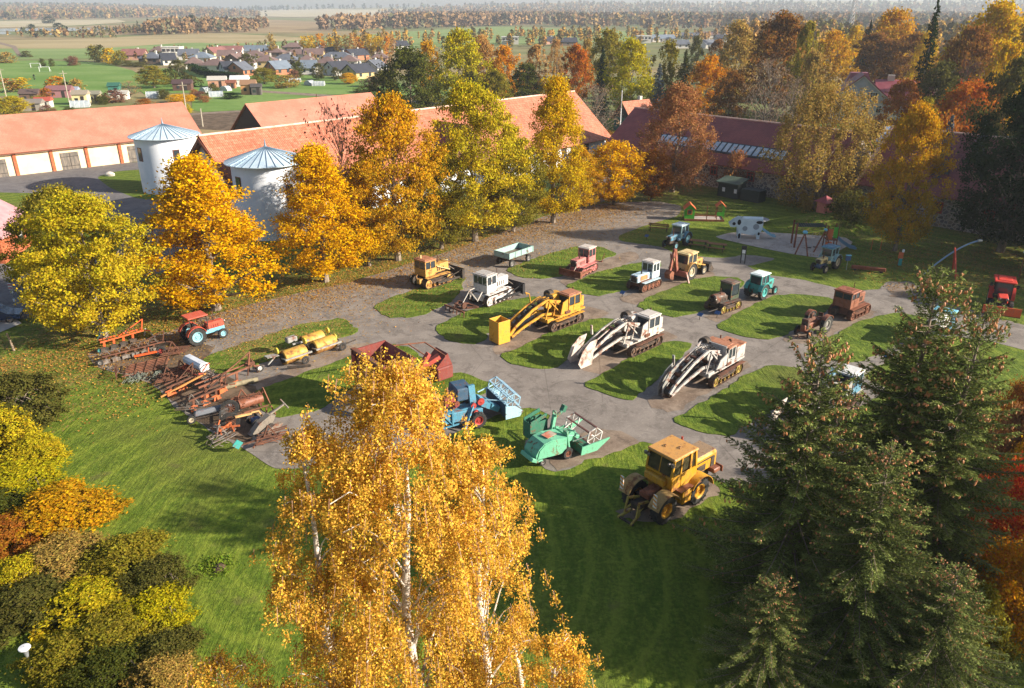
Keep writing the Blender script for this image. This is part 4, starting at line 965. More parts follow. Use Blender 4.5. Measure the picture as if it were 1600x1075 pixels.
# ---- trees behind the barns and in the park
BT = [
    (512, 1, 0),
]
for a in [
    (932, 130, 165, 92, 'bare0', 'twig', 'bare grey brown tree left of the flagpole'), (900, 150, 158, 60, 'bare1', 'twig', 'bare bush at the end of the long orange roof'),
    (800, 205, 140, 60, 'bare1', 'purple', 'bare reddish sapling in front of the orange roof'), (948, 205, 160, 46, 'bush0', 'russet', 'russet shrub at the foot of the flagpole'),
    (720, 48, 205, 92, 'mid0', 'lime', 'big yellow green birch rising over the barn ridge'), (640, 74, 190, 100, 'mid1', 'green', 'big dark green ash beside the yellow green birch'),
    (600, 110, 200, 60, 'mid2', 'dull', 'dull brown green tree right of the village'), (668, 62, 240, 50, 'brc0', 'goldor', 'slim golden birch between the ash and the yellow green birch'),
    (752, 55, 240, 60, 'mid2', 'peach', 'peach coloured birch right of the big yellow green birch'), (790, 70, 230, 56, 'brc1', 'orange', 'orange birch above the barn ridge'),
    (822, 100, 215, 62, 'mid0', 'green', 'green rounded tree above the right end of the orange roof'), (838, 68, 260, 46, 'brc0', 'peach', 'pale orange slim birch behind the green rounded tree'),
    (776, 110, 200, 50, 'mid1', 'olive', 'olive tree above the ridge left of the green rounded one'), (735, 110, 190, 40, 'brc1', 'dull', 'dull green birch at the ridge'),
    (900, 70, 215, 58, 'mid1', 'red', 'orange red maple left of the dark grey spruce'), (940, 72, 205, 40, 'con0', 'spruce', 'dark grey spruce left of the yellow maple', 'spruce'),
    (950, 46, 250, 66, 'mid2', 'olive', 'olive gold tree behind the bright yellow maple'), (985, 62, 200, 78, 'mid0', 'lime', 'bright yellow green maple above the green shed'),
    (1028, 98, 190, 40, 'con1', 'bluesp', 'grey green spruce right of the bright yellow maple', 'spruce'), (1042, 60, 215, 56, 'brc0', 'olive', 'olive gold conical tree right of the grey green spruce'),
    (1068, 78, 205, 46, 'con0', 'green', 'dark green conifer left of the orange maple', 'spruce'), (1104, 88, 190, 68, 'mid1', 'orange', 'bright orange maple above the stone barn roof'),
    (1085, 55, 300, 30, 'brc1', 'dull', 'thin green birch before the far housing estate'), (1140, 110, 180, 60, 'mid2', 'russet', 'dark russet tree right of the bright orange maple'),
    (1150, 35, 230, 70, 'mid0', 'tan', 'thinning tan tree left of the tall gold brown one'), (1198, 90, 165, 96, 'bare1', 'twig', 'bare greyish tree mass above the stone barn ridge'),
    (1215, 20, 205, 112, 'mid1', 'russet', 'tall gold brown tree on the skyline left of the mast'), (1255, 30, 190, 52, 'brc0', 'olive', 'slim olive birch left of the mast'),
    (1296, 48, 240, 76, 'mid2', 'goldor', 'golden tree below the tall mast'), (1268, 78, 175, 56, 'brc1', 'tan', 'tan birch in front of the golden tree below the mast'),
    (1235, 120, 150, 60, 'bare0', 'twig', 'bare tree behind the wide drooping tree'), (1352, 30, 260, 30, 'con0', 'spruce', 'pointed dark spruce right of the mast', 'spruce'),
    (1446, -12, 172, 44, 'con1', 'dgreen', 'very tall narrow dark spire of a tree right of the villa', 'spruce'), (1390, 16, 262, 96, 'mid0', 'goldor', 'golden crowned tree above the villa'), (1366, 52, 250, 90, 'mid1', 'russet', 'russet tree above the villa roof'), (1424, 52, 245, 80, 'rnd1', 'russet', 'dark russet round tree right of the villa roof'),
    (1462, 96, 150, 90, 'mid2', 'dull', 'dark brownish tree mass right of the villa'), (1440, 48, 230, 40, 'brc1', 'gold2', 'yellow birch before the block of flats'),
    (1404, 126, 145, 78, 'mid0', 'rust', 'orange brown tree before the villa'), (1440, 150, 128, 44, 'brc0', 'olive', 'small olive gold tree left of the orange red maple'),
    (1510, 128, 132, 118, 'rnd0', 'red', 'orange red spreading maple above the blue metal roof'), (1545, 2, 175, 130, 'mid1', 'gold2', 'tall golden tree on the skyline at the right'),
    (1505, 40, 165, 100, 'mid2', 'russet', 'brown gold tree left of the tall golden one'), (1600, 30, 150, 120, 'mid0', 'tan', 'gold brown tree at the upper right edge'),
    (1585, -8, 190, 40, 'con0', 'spruce', 'dark spruce tip at the upper right edge', 'spruce'), (1575, 90, 120, 110, 'rnd1', 'dull', 'shaded brown tree right of the orange red maple'),
    (1500, 90, 150, 90, 'bare1', 'purple', 'dark half bare tree above the orange red maple'), (1345, 45, 262, 30, 'con1', 'spruce', 'small dark spruce before the russet trees', 'spruce'),
    (1245, 70, 215, 60, 'mid0', 'tan', 'tan round tree behind the slim olive birch'), (1120, 60, 300, 40, 'brc0', 'russet', 'thin russet birch at the far estate'),
    (1175, 60, 240, 50, 'brc1', 'tan', 'tan birch left of the tall gold brown tree'), (870, 60, 330, 30, 'brc0', 'peach', 'thin peach birch above the orange red maple'),
    (915, 60, 300, 30, 'brc1', 'tan', 'thin tan birch behind the dark grey spruce'), (1330, 40, 300, 36, 'brc1', 'gold2', 'small golden birch right of the mast foot'),
    (1560, 60, 140, 70, 'brc0', 'gold2', 'half gold tree in front of the tall golden one'), (1465, 190, 112, 60, 'bush1', 'rust', 'low rusty shrub behind the blue spruces'),
    (238, 103, 285, 52, 'mid0', 'olive', 'big olive gold tree over the allotments'), (278, 93, 330, 36, 'brc0', 'dull', 'olive green tree left of the village hedge'),
    (265, 108, 300, 30, 'far0', 'green', 'green tree right of the big olive gold one'), (295, 118, 290, 34, 'far1', 'dull', 'dull bush tree below the hedge'), (202, 126, 255, 48, 'bare1', 'peach', 'thin peach birch above the barn ridge'),
    (175, 142, 240, 40, 'far2', 'purple', 'reddish brown bush left of the thin peach birch'), (385, 83, 360, 30, 'brc1', 'dull', 'olive birch in the middle of the village'), (412, 106, 300, 44, 'mid1', 'olive', 'rounded olive green tree before the village'),
    (447, 118, 285, 40, 'far0', 'tan', 'tan green tree right of the rounded olive tree'), (465, 97, 330, 26, 'far1', 'green', 'blue green tree between the houses'), (497, 98, 320, 26, 'brc0', 'dull', 'slim olive birch between the houses'),
    (525, 105, 315, 18, 'brc1', 'dull', 'thin green birch left of the yellow maple'), (545, 114, 300, 28, 'rnd0', 'gold', 'small round bright yellow maple before the cream gabled house'), (582, 120, 290, 36, 'far2', 'twig', 'grey brown bushy tree right of the round yellow maple'),
    (570, 135, 270, 40, 'far0', 'green', 'dark green shrub tree by the lane'), (378, 115, 300, 34, 'bare0', 'twig', 'bare brown tree at the meadow edge'), (460, 110, 318, 22, 'far1', 'purple', 'reddish tree before the slate roofed house'),
    (108, 72, 0, 0, '', '', ''),
]:
    if a[4]: tree(*a)
# rows at the village back (slim birches) and solitary trees on the plain
xs = [425, 476, 486, 500, 516, 530, 541, 551, 561, 572, 580, 592, 604, 612]
cl = ['tan', 'gold2', 'gold2', 'orange', 'gold2', 'tan', 'tan', 'peach', 'orange', 'tan', 'gold2', 'gold2', 'orange', 'peach']
ORD = 'first second third fourth fifth sixth seventh eighth ninth tenth eleventh twelfth thirteenth fourteenth'.split()
for i, (x, c_) in enumerate(zip(xs, cl)):
    tree(x, 52 + (i * 5) % 7, 470 + (i * 13) % 30, 13 + (i * 7) % 6, f'farb{i % 2}', c_, f'slim golden birch, {ORD[i]} from the left in the row behind the village', 'tree', 'golden birches in the row behind the village')
for a in [(40, 80, 470, 20, 'far0', 'dull', 'lone dull green tree by the field track'), (145, 72, 430, 20, 'far1', 'olive', 'leftmost olive tree of the windbreak right of the pitch'), (158, 71, 425, 24, 'far2', 'dull', 'second tree of the windbreak right of the pitch'),
          (172, 76, 415, 26, 'far0', 'gold2', 'golden tree of the windbreak right of the pitch'), (188, 80, 405, 24, 'far1', 'olive', 'last olive tree of the windbreak'), (113, 88, 400, 20, 'bush0', 'purple', 'dark reddish bush at the top of the pitch'),
          (66, 92, 395, 10, 'bush1', 'green', 'small dark bush above the pitch'), (80, 92, 395, 9, 'bush2', 'green', 'tiny dark bush above the pitch'), (10, 82, 420, 30, 'far2', 'tan', 'pale tree at the left edge above the pitch'),
          (182, 93, 400, 14, 'bush0', 'green', 'round green bush under the windbreak'), (200, 95, 395, 22, 'bush1', 'dull', 'brown green bush right of the windbreak'), (218, 97, 390, 22, 'bush2', 'dull', 'low bush before the first village houses'),
          (15, 122, 270, 28, 'farb0', 'peach', 'leftmost peach birch below the pitch'), (35, 122, 272, 26, 'farb1', 'gold2', 'gold birch below the pitch'), (72, 126, 275, 12, 'farc', 'spruce', 'tiny dark spruce below the pitch'),
          (88, 119, 268, 26, 'farb0', 'orange', 'orange birch below the pitch'), (103, 128, 262, 24, 'far0', 'dull', 'olive tree right of the orange birch'), (120, 124, 262, 26, 'far1', 'tan', 'tan rounded tree below the pitch'),
          (20, 150, 215, 50, 'mid2', 'ygreen', 'yellow green tree above the left end of the barn roof'), (2, 165, 200, 40, 'far2', 'olive', 'olive tree at the left edge above the barn roof'), (72, 138, 245, 22, 'far1', 'rust', 'rusty small tree in the allotments'),
          (60, 150, 235, 26, 'bush0', 'olive', 'olive bush in the allotments'), (72, 165, 215, 24, 'bush1', 'purple', 'reddish shrub above the barn roof'), (110, 168, 210, 22, 'bush2', 'green', 'dark green shrub above the barn roof'),
          (160, 150, 235, 22, 'bush0', 'green', 'green shrub in the middle of the allotments'), (225, 155, 225, 30, 'bush1', 'rust', 'rusty shrub behind the barn ridge'), (278, 148, 240, 34, 'bush2', 'gold', 'bright golden shrub right of the barn ridge'),
          (297, 148, 243, 16, 'bush0', 'gold', 'small yellow shrub right of the golden one'), (288, 162, 215, 26, 'bush1', 'ygreen', 'yellow green shrub beside the power pole'), (312, 143, 248, 22, 'bush2', 'purple', 'reddish shrub near the greenhouses'),
          (320, 150, 240, 16, 'bush0', 'brown', 'brown shrub left of the long greenhouse'), (333, 132, 265, 20, 'bush1', 'dull', 'dark shrub behind the small greenhouse'), (303, 140, 255, 14, 'bush2', 'brown', 'brown shrub under the hedge'),
          (255, 140, 250, 22, 'bush0', 'dull', 'dull shrub beside the big olive gold tree'), (360, 145, 250, 30, 'bush1', 'dgreen', 'dark low shrub behind the long greenhouse'), (75, 26, 1500, 20, 'far0', 'spruce', 'dark clump on the far plain'),
          (50, 38, 1020, 16, 'far1', 'dgreen', 'dark bush island beside the pond'), (92, 36, 1050, 18, 'far2', 'dgreen', 'second dark bush island beside the pond'), (300, 24, 1080, 20, 'far0', 'dgreen', 'dark round tree on the pale field'),
          (215, 32, 1000, 10, 'farc', 'spruce', 'thin spruce before the reed belt')]:
    tree(*a)
HEDGE = fol('dgreen')
def hedge(p0, p1, h_, w_, label):
    a, b_ = G(*p0), G(*p1); rng = np.random.default_rng(int(p0[0])); n = 2600; t = rng.random(n)
    d = (b_ - a); nrm = np.array([-d.y, d.x, 0]) / d.length
    P = np.array(a)[None] + np.array(d)[None] * t[:, None] + nrm[None] * (rng.uniform(-.5, .5, (n, 1)) * w_); P[:, 2] = rng.random(n) ** .6 * h_
    V = leaves(rng, P, np.tile([0, -.3, .3], (n, 1)), .35); c = np.array([a.x, a.y, 0]); o = obj('hedge', mesh_np('hedge', V - c, quads(n), np.repeat(rng.random(n), 4)), HEDGE, loc=(a.x, a.y, 0)); tag(o, label, 'hedge')
hedge((298, 110), (322, 120), 3, 3, 'dark clipped hedge descending left of the village front'); hedge((322, 120), (378, 126), 2.6, 2.5, 'long dark clipped hedge along the village front')

# ---- far woods: read as one mass
def far_mat():
    n = N('far_foliage'); at = n.n('Attribute'); at.attribute_name = 'col'; geo = n.n('NewGeometry')
    hs = n.n('HueSaturation'); n.l(at.outputs['Color'], hs.inputs['Color']); n.l(n.math('ADD', n.math('MULTIPLY', geo.outputs['Random Per Island'], .6), .7), hs.inputs['Value'])
    d = n.n('BsdfDiffuse'); n.l(hs.outputs[0], d.inputs[0]); n.l(d.outputs[0], n.out.inputs[0]); return n.m
FARM = far_mat()
PAL = {'mix': ['846848', '90764a', '6c6240', '54583a', '78583e', '465040', '66603f', '9a8050'], 'dark': ['3c4a34', '44503a', '5c5c38', '6e5a38', '38442c'],
       'birch': ['907452', '846a50', 'a08258', '7c644e', '8c7052', '66644a'], 'gold': ['a8843c', '987838', '7c7236', '6a6034', 'a47c44']}
def wood(name, polys, label, seed, pal, H_=14., sp=11, cone=.15, k=9):
    """polys in photo-ground outline; trees as upright tufts of faces"""
    rng = np.random.default_rng(seed); Pts = []
    for poly in polys:
        Q = np.array([GH(px, py).to_2d() for px, py in poly]); mn, mx_ = Q.min(0), Q.max(0)
        area = (mx_ - mn).prod(); n = int(min(60000, area / sp ** 2)); R_ = rng.uniform(mn, mx_, (n, 2))
        ins = np.zeros(n, bool); j = len(Q) - 1
        for i in range(len(Q)):
            c_ = ((Q[i, 1] > R_[:, 1]) != (Q[j, 1] > R_[:, 1])) & (R_[:, 0] < (Q[j, 0] - Q[i, 0]) * (R_[:, 1] - Q[i, 1]) / (Q[j, 1] - Q[i, 1] + 1e-9) + Q[i, 0]); ins ^= c_; j = i
        # clumpy density
        nz = np.sin(R_[:, 0] * .013 + seed) * np.cos(R_[:, 1] * .009 + seed) + rng.normal(size=n) * .5
        Pts.append(R_[ins & (nz > -.8)])
    Pt = np.concatenate(Pts); n = len(Pt)
    if n > 5200: Pt = Pt[rng.permutation(n)[:5200]]; n = 5200
    z = np.array([hill(x, y) for x, y in Pt]); h = H_ * rng.uniform(.6, 1.25, n); wv = h * rng.uniform(.22, .42, n); con = rng.random(n) < cone
    V = []; cols = []; q_ = math.sqrt(9 / k)
    pc = np.array([lin(c) for c in PAL[pal]]); pi = rng.integers(0, len(pc), n); pi[con] = 0
    t = rng.random((n, k)); rad = np.where(con[:, None], (1 - t), np.sqrt(np.clip(1 - (2 * t - 1) ** 2, .05, 1))) * wv[:, None] * rng.uniform(.2, .8, (n, k)); th = rng.uniform(0, 6.28, (n, k))
    P = np.stack([Pt[:, 0][:, None] + rad * np.cos(th), Pt[:, 1][:, None] + rad * np.sin(th), z[:, None] + h[:, None] * (.12 + .85 * t)], 2).reshape(-1, 3)
    out = np.stack([np.cos(th), np.sin(th), np.zeros_like(th)], 2).reshape(-1, 3)
    nr = rng.normal(size=P.shape) * .5 + out + [0, -.3, .5]; nr /= np.linalg.norm(nr, axis=1)[:, None]
    up = np.array([0, 0, 1.]) - nr * nr[:, 2:3]; up /= np.linalg.norm(up, axis=1)[:, None] + 1e-6; b = np.cross(nr, up)
    s = (np.repeat(wv, k) * .75 * q_)[:, None]; su = (np.repeat(h, k) * .17 * q_)[:, None]
    V = np.stack([P - up * su, P + b * s, P + up * su * 1.4, P - b * s], 1).reshape(-1, 3)
    cc = pc[np.repeat(pi, k)] * .75; cc = np.repeat(np.concatenate([cc, np.ones((len(cc), 1))], 1), 4, 0)
    o = obj(name, mesh_np(name, V, quads(n * k), None, cc), FARM); tag(o, label, 'trees', None, 'stuff')
wood('woodland', [[(-80, 34), (230, 28), (420, 26), (300, 14), (-80, 14)]], 'far mixed woodland behind the pond at left', 1, 'mix', 16, 20)
wood('woodland', [[(0, 16), (500, 15), (1000, 12), (1640, 8), (1640, 1), (0, 6)]], 'hazy wooded ridge on the horizon at left', 2, 'dark', 20, 48, .5)
wood('woodland', [[(225, 56), (420, 46), (420, 40), (250, 42)], [(225, 56), (290, 55), (420, 50), (300, 40)]], 'brown copse above the straw field', 3, 'birch', 12, 11, .15, 18)
wood('woodland', [[(490, 48), (560, 49), (720, 43), (900, 38), (900, 24), (700, 28), (600, 36)]], 'birch wood beyond the green field', 4, 'birch', 15, 12, .15, 16)
wood('woodland', [[(860, 42), (1000, 46), (1270, 50), (1460, 50), (1600, 54), (1640, 30), (1270, 24), (1000, 28), (880, 34)]], 'wood belt behind the housing estate', 5, 'mix', 15, 15, .3, 18)
wood('woodland', [[(580, 26), (1000, 24), (1400, 22), (1640, 22), (1640, 13), (1200, 10), (700, 13)]], 'far woods across the middle plain', 6, 'mix', 17, 32, .3)
wood('woodland', [[(1000, 16), (1640, 14), (1640, 5), (1000, 8)]], 'wooded hills on the horizon at right', 7, 'dark', 20, 50, .4)
wood('shrub_belt', [[(0, 58), (40, 60), (120, 60), (180, 62), (186, 57), (110, 52), (60, 54), (0, 54)], [(150, 56), (230, 52), (230, 46), (160, 50)]], 'brown green shrubs around the pond', 8, 'mix', 6, 9, 0)
wood('shrub_belt', [[(100, 52), (400, 47), (400, 37), (200, 40)]], 'scattered scrub on the reed plain', 9, 'mix', 4, 16, 0)
wood('shrub_belt', [[(0, 176), (60, 176), (330, 160), (400, 152), (400, 138), (240, 128), (0, 140)]], 'allotment bushes', 10, 'mix', 2.6, 6.5, 0, 24)
wood('shrub_belt', [[(200, 106), (600, 124), (640, 118), (600, 76), (400, 72), (220, 84)]], 'garden shrubs between the village houses', 11, 'mix', 4, 11, .2, 24)
wood('woodland', [[(480, 70), (640, 78), (860, 80), (960, 70), (1250, 72), (1250, 56), (960, 56), (640, 60)]], 'loose trees around the far estate', 12, 'gold', 9, 17, .1, 60)
wood('park_wood', [[(1150, 100), (1700, 130), (1900, 100), (1700, 60), (1150, 64)]], 'dense park wood behind the villa', 13, 'gold', 15, 11, .1, 130)
# haze
hz = MB().box((0, 2600, 95), (9000, 6000, 192)).build('haze', None)
n = N('haze_air'); n.t.nodes.clear(); out = n.n('OutputMaterial'); pv_ = n.n('VolumePrincipled'); pv_.inputs['Color'].default_value = (.80, .88, 1, 1)
pv_.inputs['Density'].default_value = .00017; pv_.inputs['Anisotropy'].default_value = .2; n.l(pv_.outputs[0], out.inputs['Volume'])
hz.data.materials.append(n.m); hz['kind'] = 'stuff'

# ================================================================ FOREGROUND
def birch(name, x, y, H, Rr, ns, nl, seed, lean, label, prof='pyr', z0=3.):
    rng = np.random.default_rng(seed); rd = random.Random(seed)
    o = empty(name, (x, y, 0), 0, label, 'tree')
    mb = MB(); n_ = 10
    pts = [Vector((lean[0] * (i / n_) ** 1.3 + .12 * math.sin(i * 1.3 + seed), lean[1] * i / n_ + .1 * math.cos(i * 1.7), H * .97 * i / n_)) for i in range(n_ + 1)]
    mb.tube(pts, [.24 * (1 - i / n_) ** .9 + .02 for i in range(n_ + 1)], 10)
    def trunk_at(z):
        f = min(.999, max(0, z / (H * .97))) * n_; i = int(f); return pts[i].lerp(pts[i + 1], f - i)
    nc = max(14, ns // 15); tc = rng.random(nc) ** .8; tc[:3] = [.97, .93, .9]; ac = rng.uniform(0, 6.283, nc)
    dome = lambda t: np.clip((1 - t) / .2, 0, 1) ** .7 * (.82 + .18 * np.clip((1 - t), 0, 1))
    rc = Rr * dome(tc) * rng.uniform(.45, 1.0, nc); ci = rng.integers(0, nc, ns)
    sp = .18 * Rr * rng.uniform(.5, 1.2, nc)[ci]
    X = rc[ci] * np.cos(ac[ci]) + rng.normal(size=ns) * sp; Y_ = rc[ci] * np.sin(ac[ci]) + rng.normal(size=ns) * sp
    t = np.clip(tc[ci] + rng.normal(size=ns) * sp * .75 / (H - z0), 0, 1.0); fill = rng.random(ns) < .25
    tf_ = rng.random(ns); af = rng.uniform(0, 6.283, ns); rf = Rr * dome(tf_) * rng.random(ns) ** .5 * .9
    t = np.where(fill, tf_, t); X = np.where(fill, rf * np.cos(af), X); Y_ = np.where(fill, rf * np.sin(af), Y_)
    th = np.arctan2(Y_, X); S = np.stack([X, Y_, z0 + (H - z0) * t], 1)
    tp = np.array([trunk_at(z) for z in S[:, 2]]); S[:, :2] += tp[:, :2]
    L = (.35 + .95 * (1 - t)) * rng.uniform(.6, 1.5, ns) * Rr / 2.6
    # bearing limbs
    for j in np.argsort(rng.random(ns))[:52]:
        e = Vector(S[j]); hh = math.hypot(e.x - tp[j][0], e.y - tp[j][1]); b0 = trunk_at(max(z0 * .6, e.z - hh * rd.uniform(.9, 1.5)))
        m1 = b0.lerp(e, .45) + Vector((0, 0, .25 * hh)); r0 = .022 + .05 * (1 - t[j]) * rd.uniform(.5, 1)
        mb.tube([b0, b0.lerp(m1, .5) + Vector((0, 0, .04)), m1, m1.lerp(e, .55) + Vector((0, 0, .12 * hh)), e], [r0, r0 * .85, r0 * .6, r0 * .4, .012], 6, cap=False)
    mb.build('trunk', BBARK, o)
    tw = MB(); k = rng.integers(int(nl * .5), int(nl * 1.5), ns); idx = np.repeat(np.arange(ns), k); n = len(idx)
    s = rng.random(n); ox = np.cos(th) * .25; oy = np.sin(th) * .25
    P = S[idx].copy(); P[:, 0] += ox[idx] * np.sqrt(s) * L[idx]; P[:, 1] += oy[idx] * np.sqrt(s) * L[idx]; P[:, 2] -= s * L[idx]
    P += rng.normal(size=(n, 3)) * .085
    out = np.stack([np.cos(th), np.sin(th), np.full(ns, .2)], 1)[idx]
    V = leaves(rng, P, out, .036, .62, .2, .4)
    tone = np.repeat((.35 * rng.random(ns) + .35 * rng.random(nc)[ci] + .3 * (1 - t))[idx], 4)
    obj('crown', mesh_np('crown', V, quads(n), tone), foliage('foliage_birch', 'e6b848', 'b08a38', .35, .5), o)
    for j in range(0, ns, 2):
        p = Vector(S[j]); tw.tube([p + Vector((0, 0, .15)), p + Vector((ox[j] * .7 * L[j], oy[j] * .7 * L[j], -.5 * L[j])), p + Vector((ox[j] * L[j], oy[j] * L[j], -L[j]))], .011, 3, cap=False)
    q = tw.build('twigs', mat('birch_twig', '7c5a44', 'a08068'), o); q['kind'] = 'stuff'
    return o
def bx(px, py, y): z = ZT(y, py); return XT(y, z, px), z
x_, z_ = bx(602, 568, 16.5); birch('birch_tree', x_ + .15, 16.5, z_, 2.65, 1900, 84, 3, (.1, 0), 'tall weeping golden birch with white trunk in the centre foreground', z0=2.)
x_, z_ = bx(748, 690, 17.5); birch('birch_tree', x_, 17.5, z_, 1.7, 850, 72, 8, (.0, 0), 'second golden birch right of and behind the tall centre one', z0=1.5)
x_, z_ = bx(880, 992, 15.5); birch('birch_tree', x_ - .3, 15.5, z_, 1.4, 320, 72, 12, (.2, 0), 'low golden birch top at the bottom edge below the dark lawn', z0=3)
x_, z_ = bx(350, 1030, 15.); birch('birch_tree', x_, 15., z_, 2.0, 260, 60, 17, (0, 0), 'orange birch top at the bottom edge left of the tall birch', z0=3)
x_, z_ = bx(462, 672, 15.6); birch('birch_tree', x_ + .5, 15.6, z_, 1.55, 620, 72, 21, (-.5, 0), 'left leaning stem of golden birch beside the tall one', z0=2)
x_, z_ = bx(810, 965, 19.5); birch('birch_tree', x_, 19.5, z_, 1.1, 160, 40, 25, (0, 0), 'small shaded birch between the two right birches', z0=1)

# spruces with cones
def spruce_mesh(H, Rr, seed):
    rng = np.random.default_rng(seed); rd = random.Random(seed)
    mb = MB().tube([(0, 0, 0), (.05, 0, H * .5), (0, .03, H)], [.26, .15, .012], 9)
    Bp = []; Bd = []; Bl = []; Bt = []; cones = []
    z = .8
    while z < H - .25:
        t = (z - .8) / (H - .8); nb = 6 if t < .7 else (5 if t < .86 else 3)
        a0_ = rd.uniform(0, 6.28)
        for k in range(nb):
            a = a0_ + 6.283 * k / nb + rd.uniform(-.3, .3); L = (Rr * (1 - t) ** .82 + .18) * rd.uniform(.72, 1.18)
            ca, sa = math.cos(a), math.sin(a); dr = rd.uniform(.18, .38) * (1 - t * .9); up = .22 + .5 * t ** 2
            def pos(s): return Vector((ca * L * s, sa * L * s, z - dr * L * s * 1.4 + up * L * s * s + (t > .85) * s * L * .9))
            mb.tube([pos(0), pos(.5), pos(1)], [.035 * (1 - t) + .012, .02 * (1 - t) + .008, .005], 4, cap=False)
            m = max(3, int(L / .115)); tone_b = rd.random()
            for j in range(m):
                s = (j + rd.random()) / m
                if s < .12: continue
                p = pos(s); tl = (.10 + .42 * (1 - s) ** .8 * min(1, L / 2) + .08) * rd.uniform(.7, 1.2)
                for sd_ in (-1, 1):
                    f = Vector((ca, sa, .05)); side = Vector((-sa, ca, 0)) * sd_
                    d = (f * .65 + side * .8 + Vector((0, 0, rd.uniform(-.35, .2)))).normalized()
                    nn = max(1, int(tl / .13))
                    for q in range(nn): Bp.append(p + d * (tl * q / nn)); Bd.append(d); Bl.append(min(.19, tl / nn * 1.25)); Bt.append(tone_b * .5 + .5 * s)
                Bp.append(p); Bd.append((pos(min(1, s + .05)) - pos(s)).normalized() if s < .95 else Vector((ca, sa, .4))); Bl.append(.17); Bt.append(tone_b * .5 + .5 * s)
            if .12 < t < .93 and rd.random() < .6 + t * .35:
                for q in range(rd.randint(3, 6) + int(t * 4)):
                    s = rd.uniform(.62, 1); cones.append(pos(s) + Vector((rd.gauss(0, .09), rd.gauss(0, .09), -.05)))
        z += .34 * (1 - t * .2) * rd.uniform(.8, 1.2)
    for q in range(8): Bp.append(Vector((0, 0, H - .05 - q * .1))); Bd.append(Vector((rd.gauss(0, .25), rd.gauss(0, .25), 1)).normalized()); Bl.append(.15); Bt.append(.9)
    Bp = np.array(Bp); Bd = np.array(Bd); Bl = np.array(Bl); Bt = np.array(Bt); n = len(Bp); K = 6
    i = np.repeat(np.arange(n), K); m = n * K
    r = rng.normal(size=(m, 3)); r -= Bd[i] * (r * Bd[i]).sum(1)[:, None]; r /= np.linalg.norm(r, axis=1)[:, None]
    base = Bp[i] + Bd[i] * (rng.random(m) * Bl[i] * .8)[:, None]; d = Bd[i] * .85 + r * .55
    tip = base + d * (Bl[i] * rng.uniform(.45, .8, m))[:, None]; w_ = np.cross(d, r); w_ /= np.linalg.norm(w_, axis=1)[:, None]; w_ = w_ * .028
    V = np.stack([base - w_ * .5, base + w_ * .5, base * .4 + tip * .6 + w_, tip], 1)
    V = V.reshape(-1, 3)
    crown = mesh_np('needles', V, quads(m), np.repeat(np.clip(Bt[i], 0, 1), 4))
    cm = MB()
    for c in rd.sample(cones, min(850, len(cones))):
        l = rd.uniform(.13, .19); tl = Vector((rd.gauss(0, .04), rd.gauss(0, .04), -l)); cm.tube([c, c + tl * .3, c + tl * .75, c + tl], [.015, .042, .036, .008], 6, cap=False)
    return crown, mb.mesh('trunk'), cm.mesh('cones'), H, Rr
SP1 = spruce_mesh(13.5, 4.6, 3); SP2 = spruce_mesh(15.5, 4.4, 9)
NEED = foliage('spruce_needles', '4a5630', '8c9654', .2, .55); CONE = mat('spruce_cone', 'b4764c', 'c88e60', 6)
SBARK = mat('spruce_bark', '6a5c50', '8a7a6c', 3, .9)
def spruce(px, top, Y, sp, rot, label, sxy=1.):
    x, z = bx(px, top, Y); cr, tr, co_, H, Rr = sp; o = empty('spruce_tree', (x, Y, 0), rot, label, 'spruce'); s = z / H; o.scale = (s * sxy, s * sxy, s)
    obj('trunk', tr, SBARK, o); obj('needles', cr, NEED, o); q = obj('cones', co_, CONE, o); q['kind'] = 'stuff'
    return o
spruce(1290, 528, 29, SP1, .3, 'cone laden spruce at the left of the foreground group, leader pointing at the blue truck', 1.12)
spruce(1472, 425, 31, SP2, 1.2, 'tallest cone laden spruce in the right foreground', 1.12)
spruce(1543, 480, 29, SP2, 3.6, 'rightmost cone laden spruce of the foreground group', 1.05)
spruce(1395, 700, 26, SP2, 2.2, 'lower spruce in front of the foreground group, darkest one', 1.45)
spruce(1215, 905, 24.5, SP1, 5.2, 'low spruce filling the gap left of the darkest one', 1.7)
spruce(1500, 890, 23.5, SP1, .9, 'low spruce at the bottom right below the scarlet maple', 1.7)
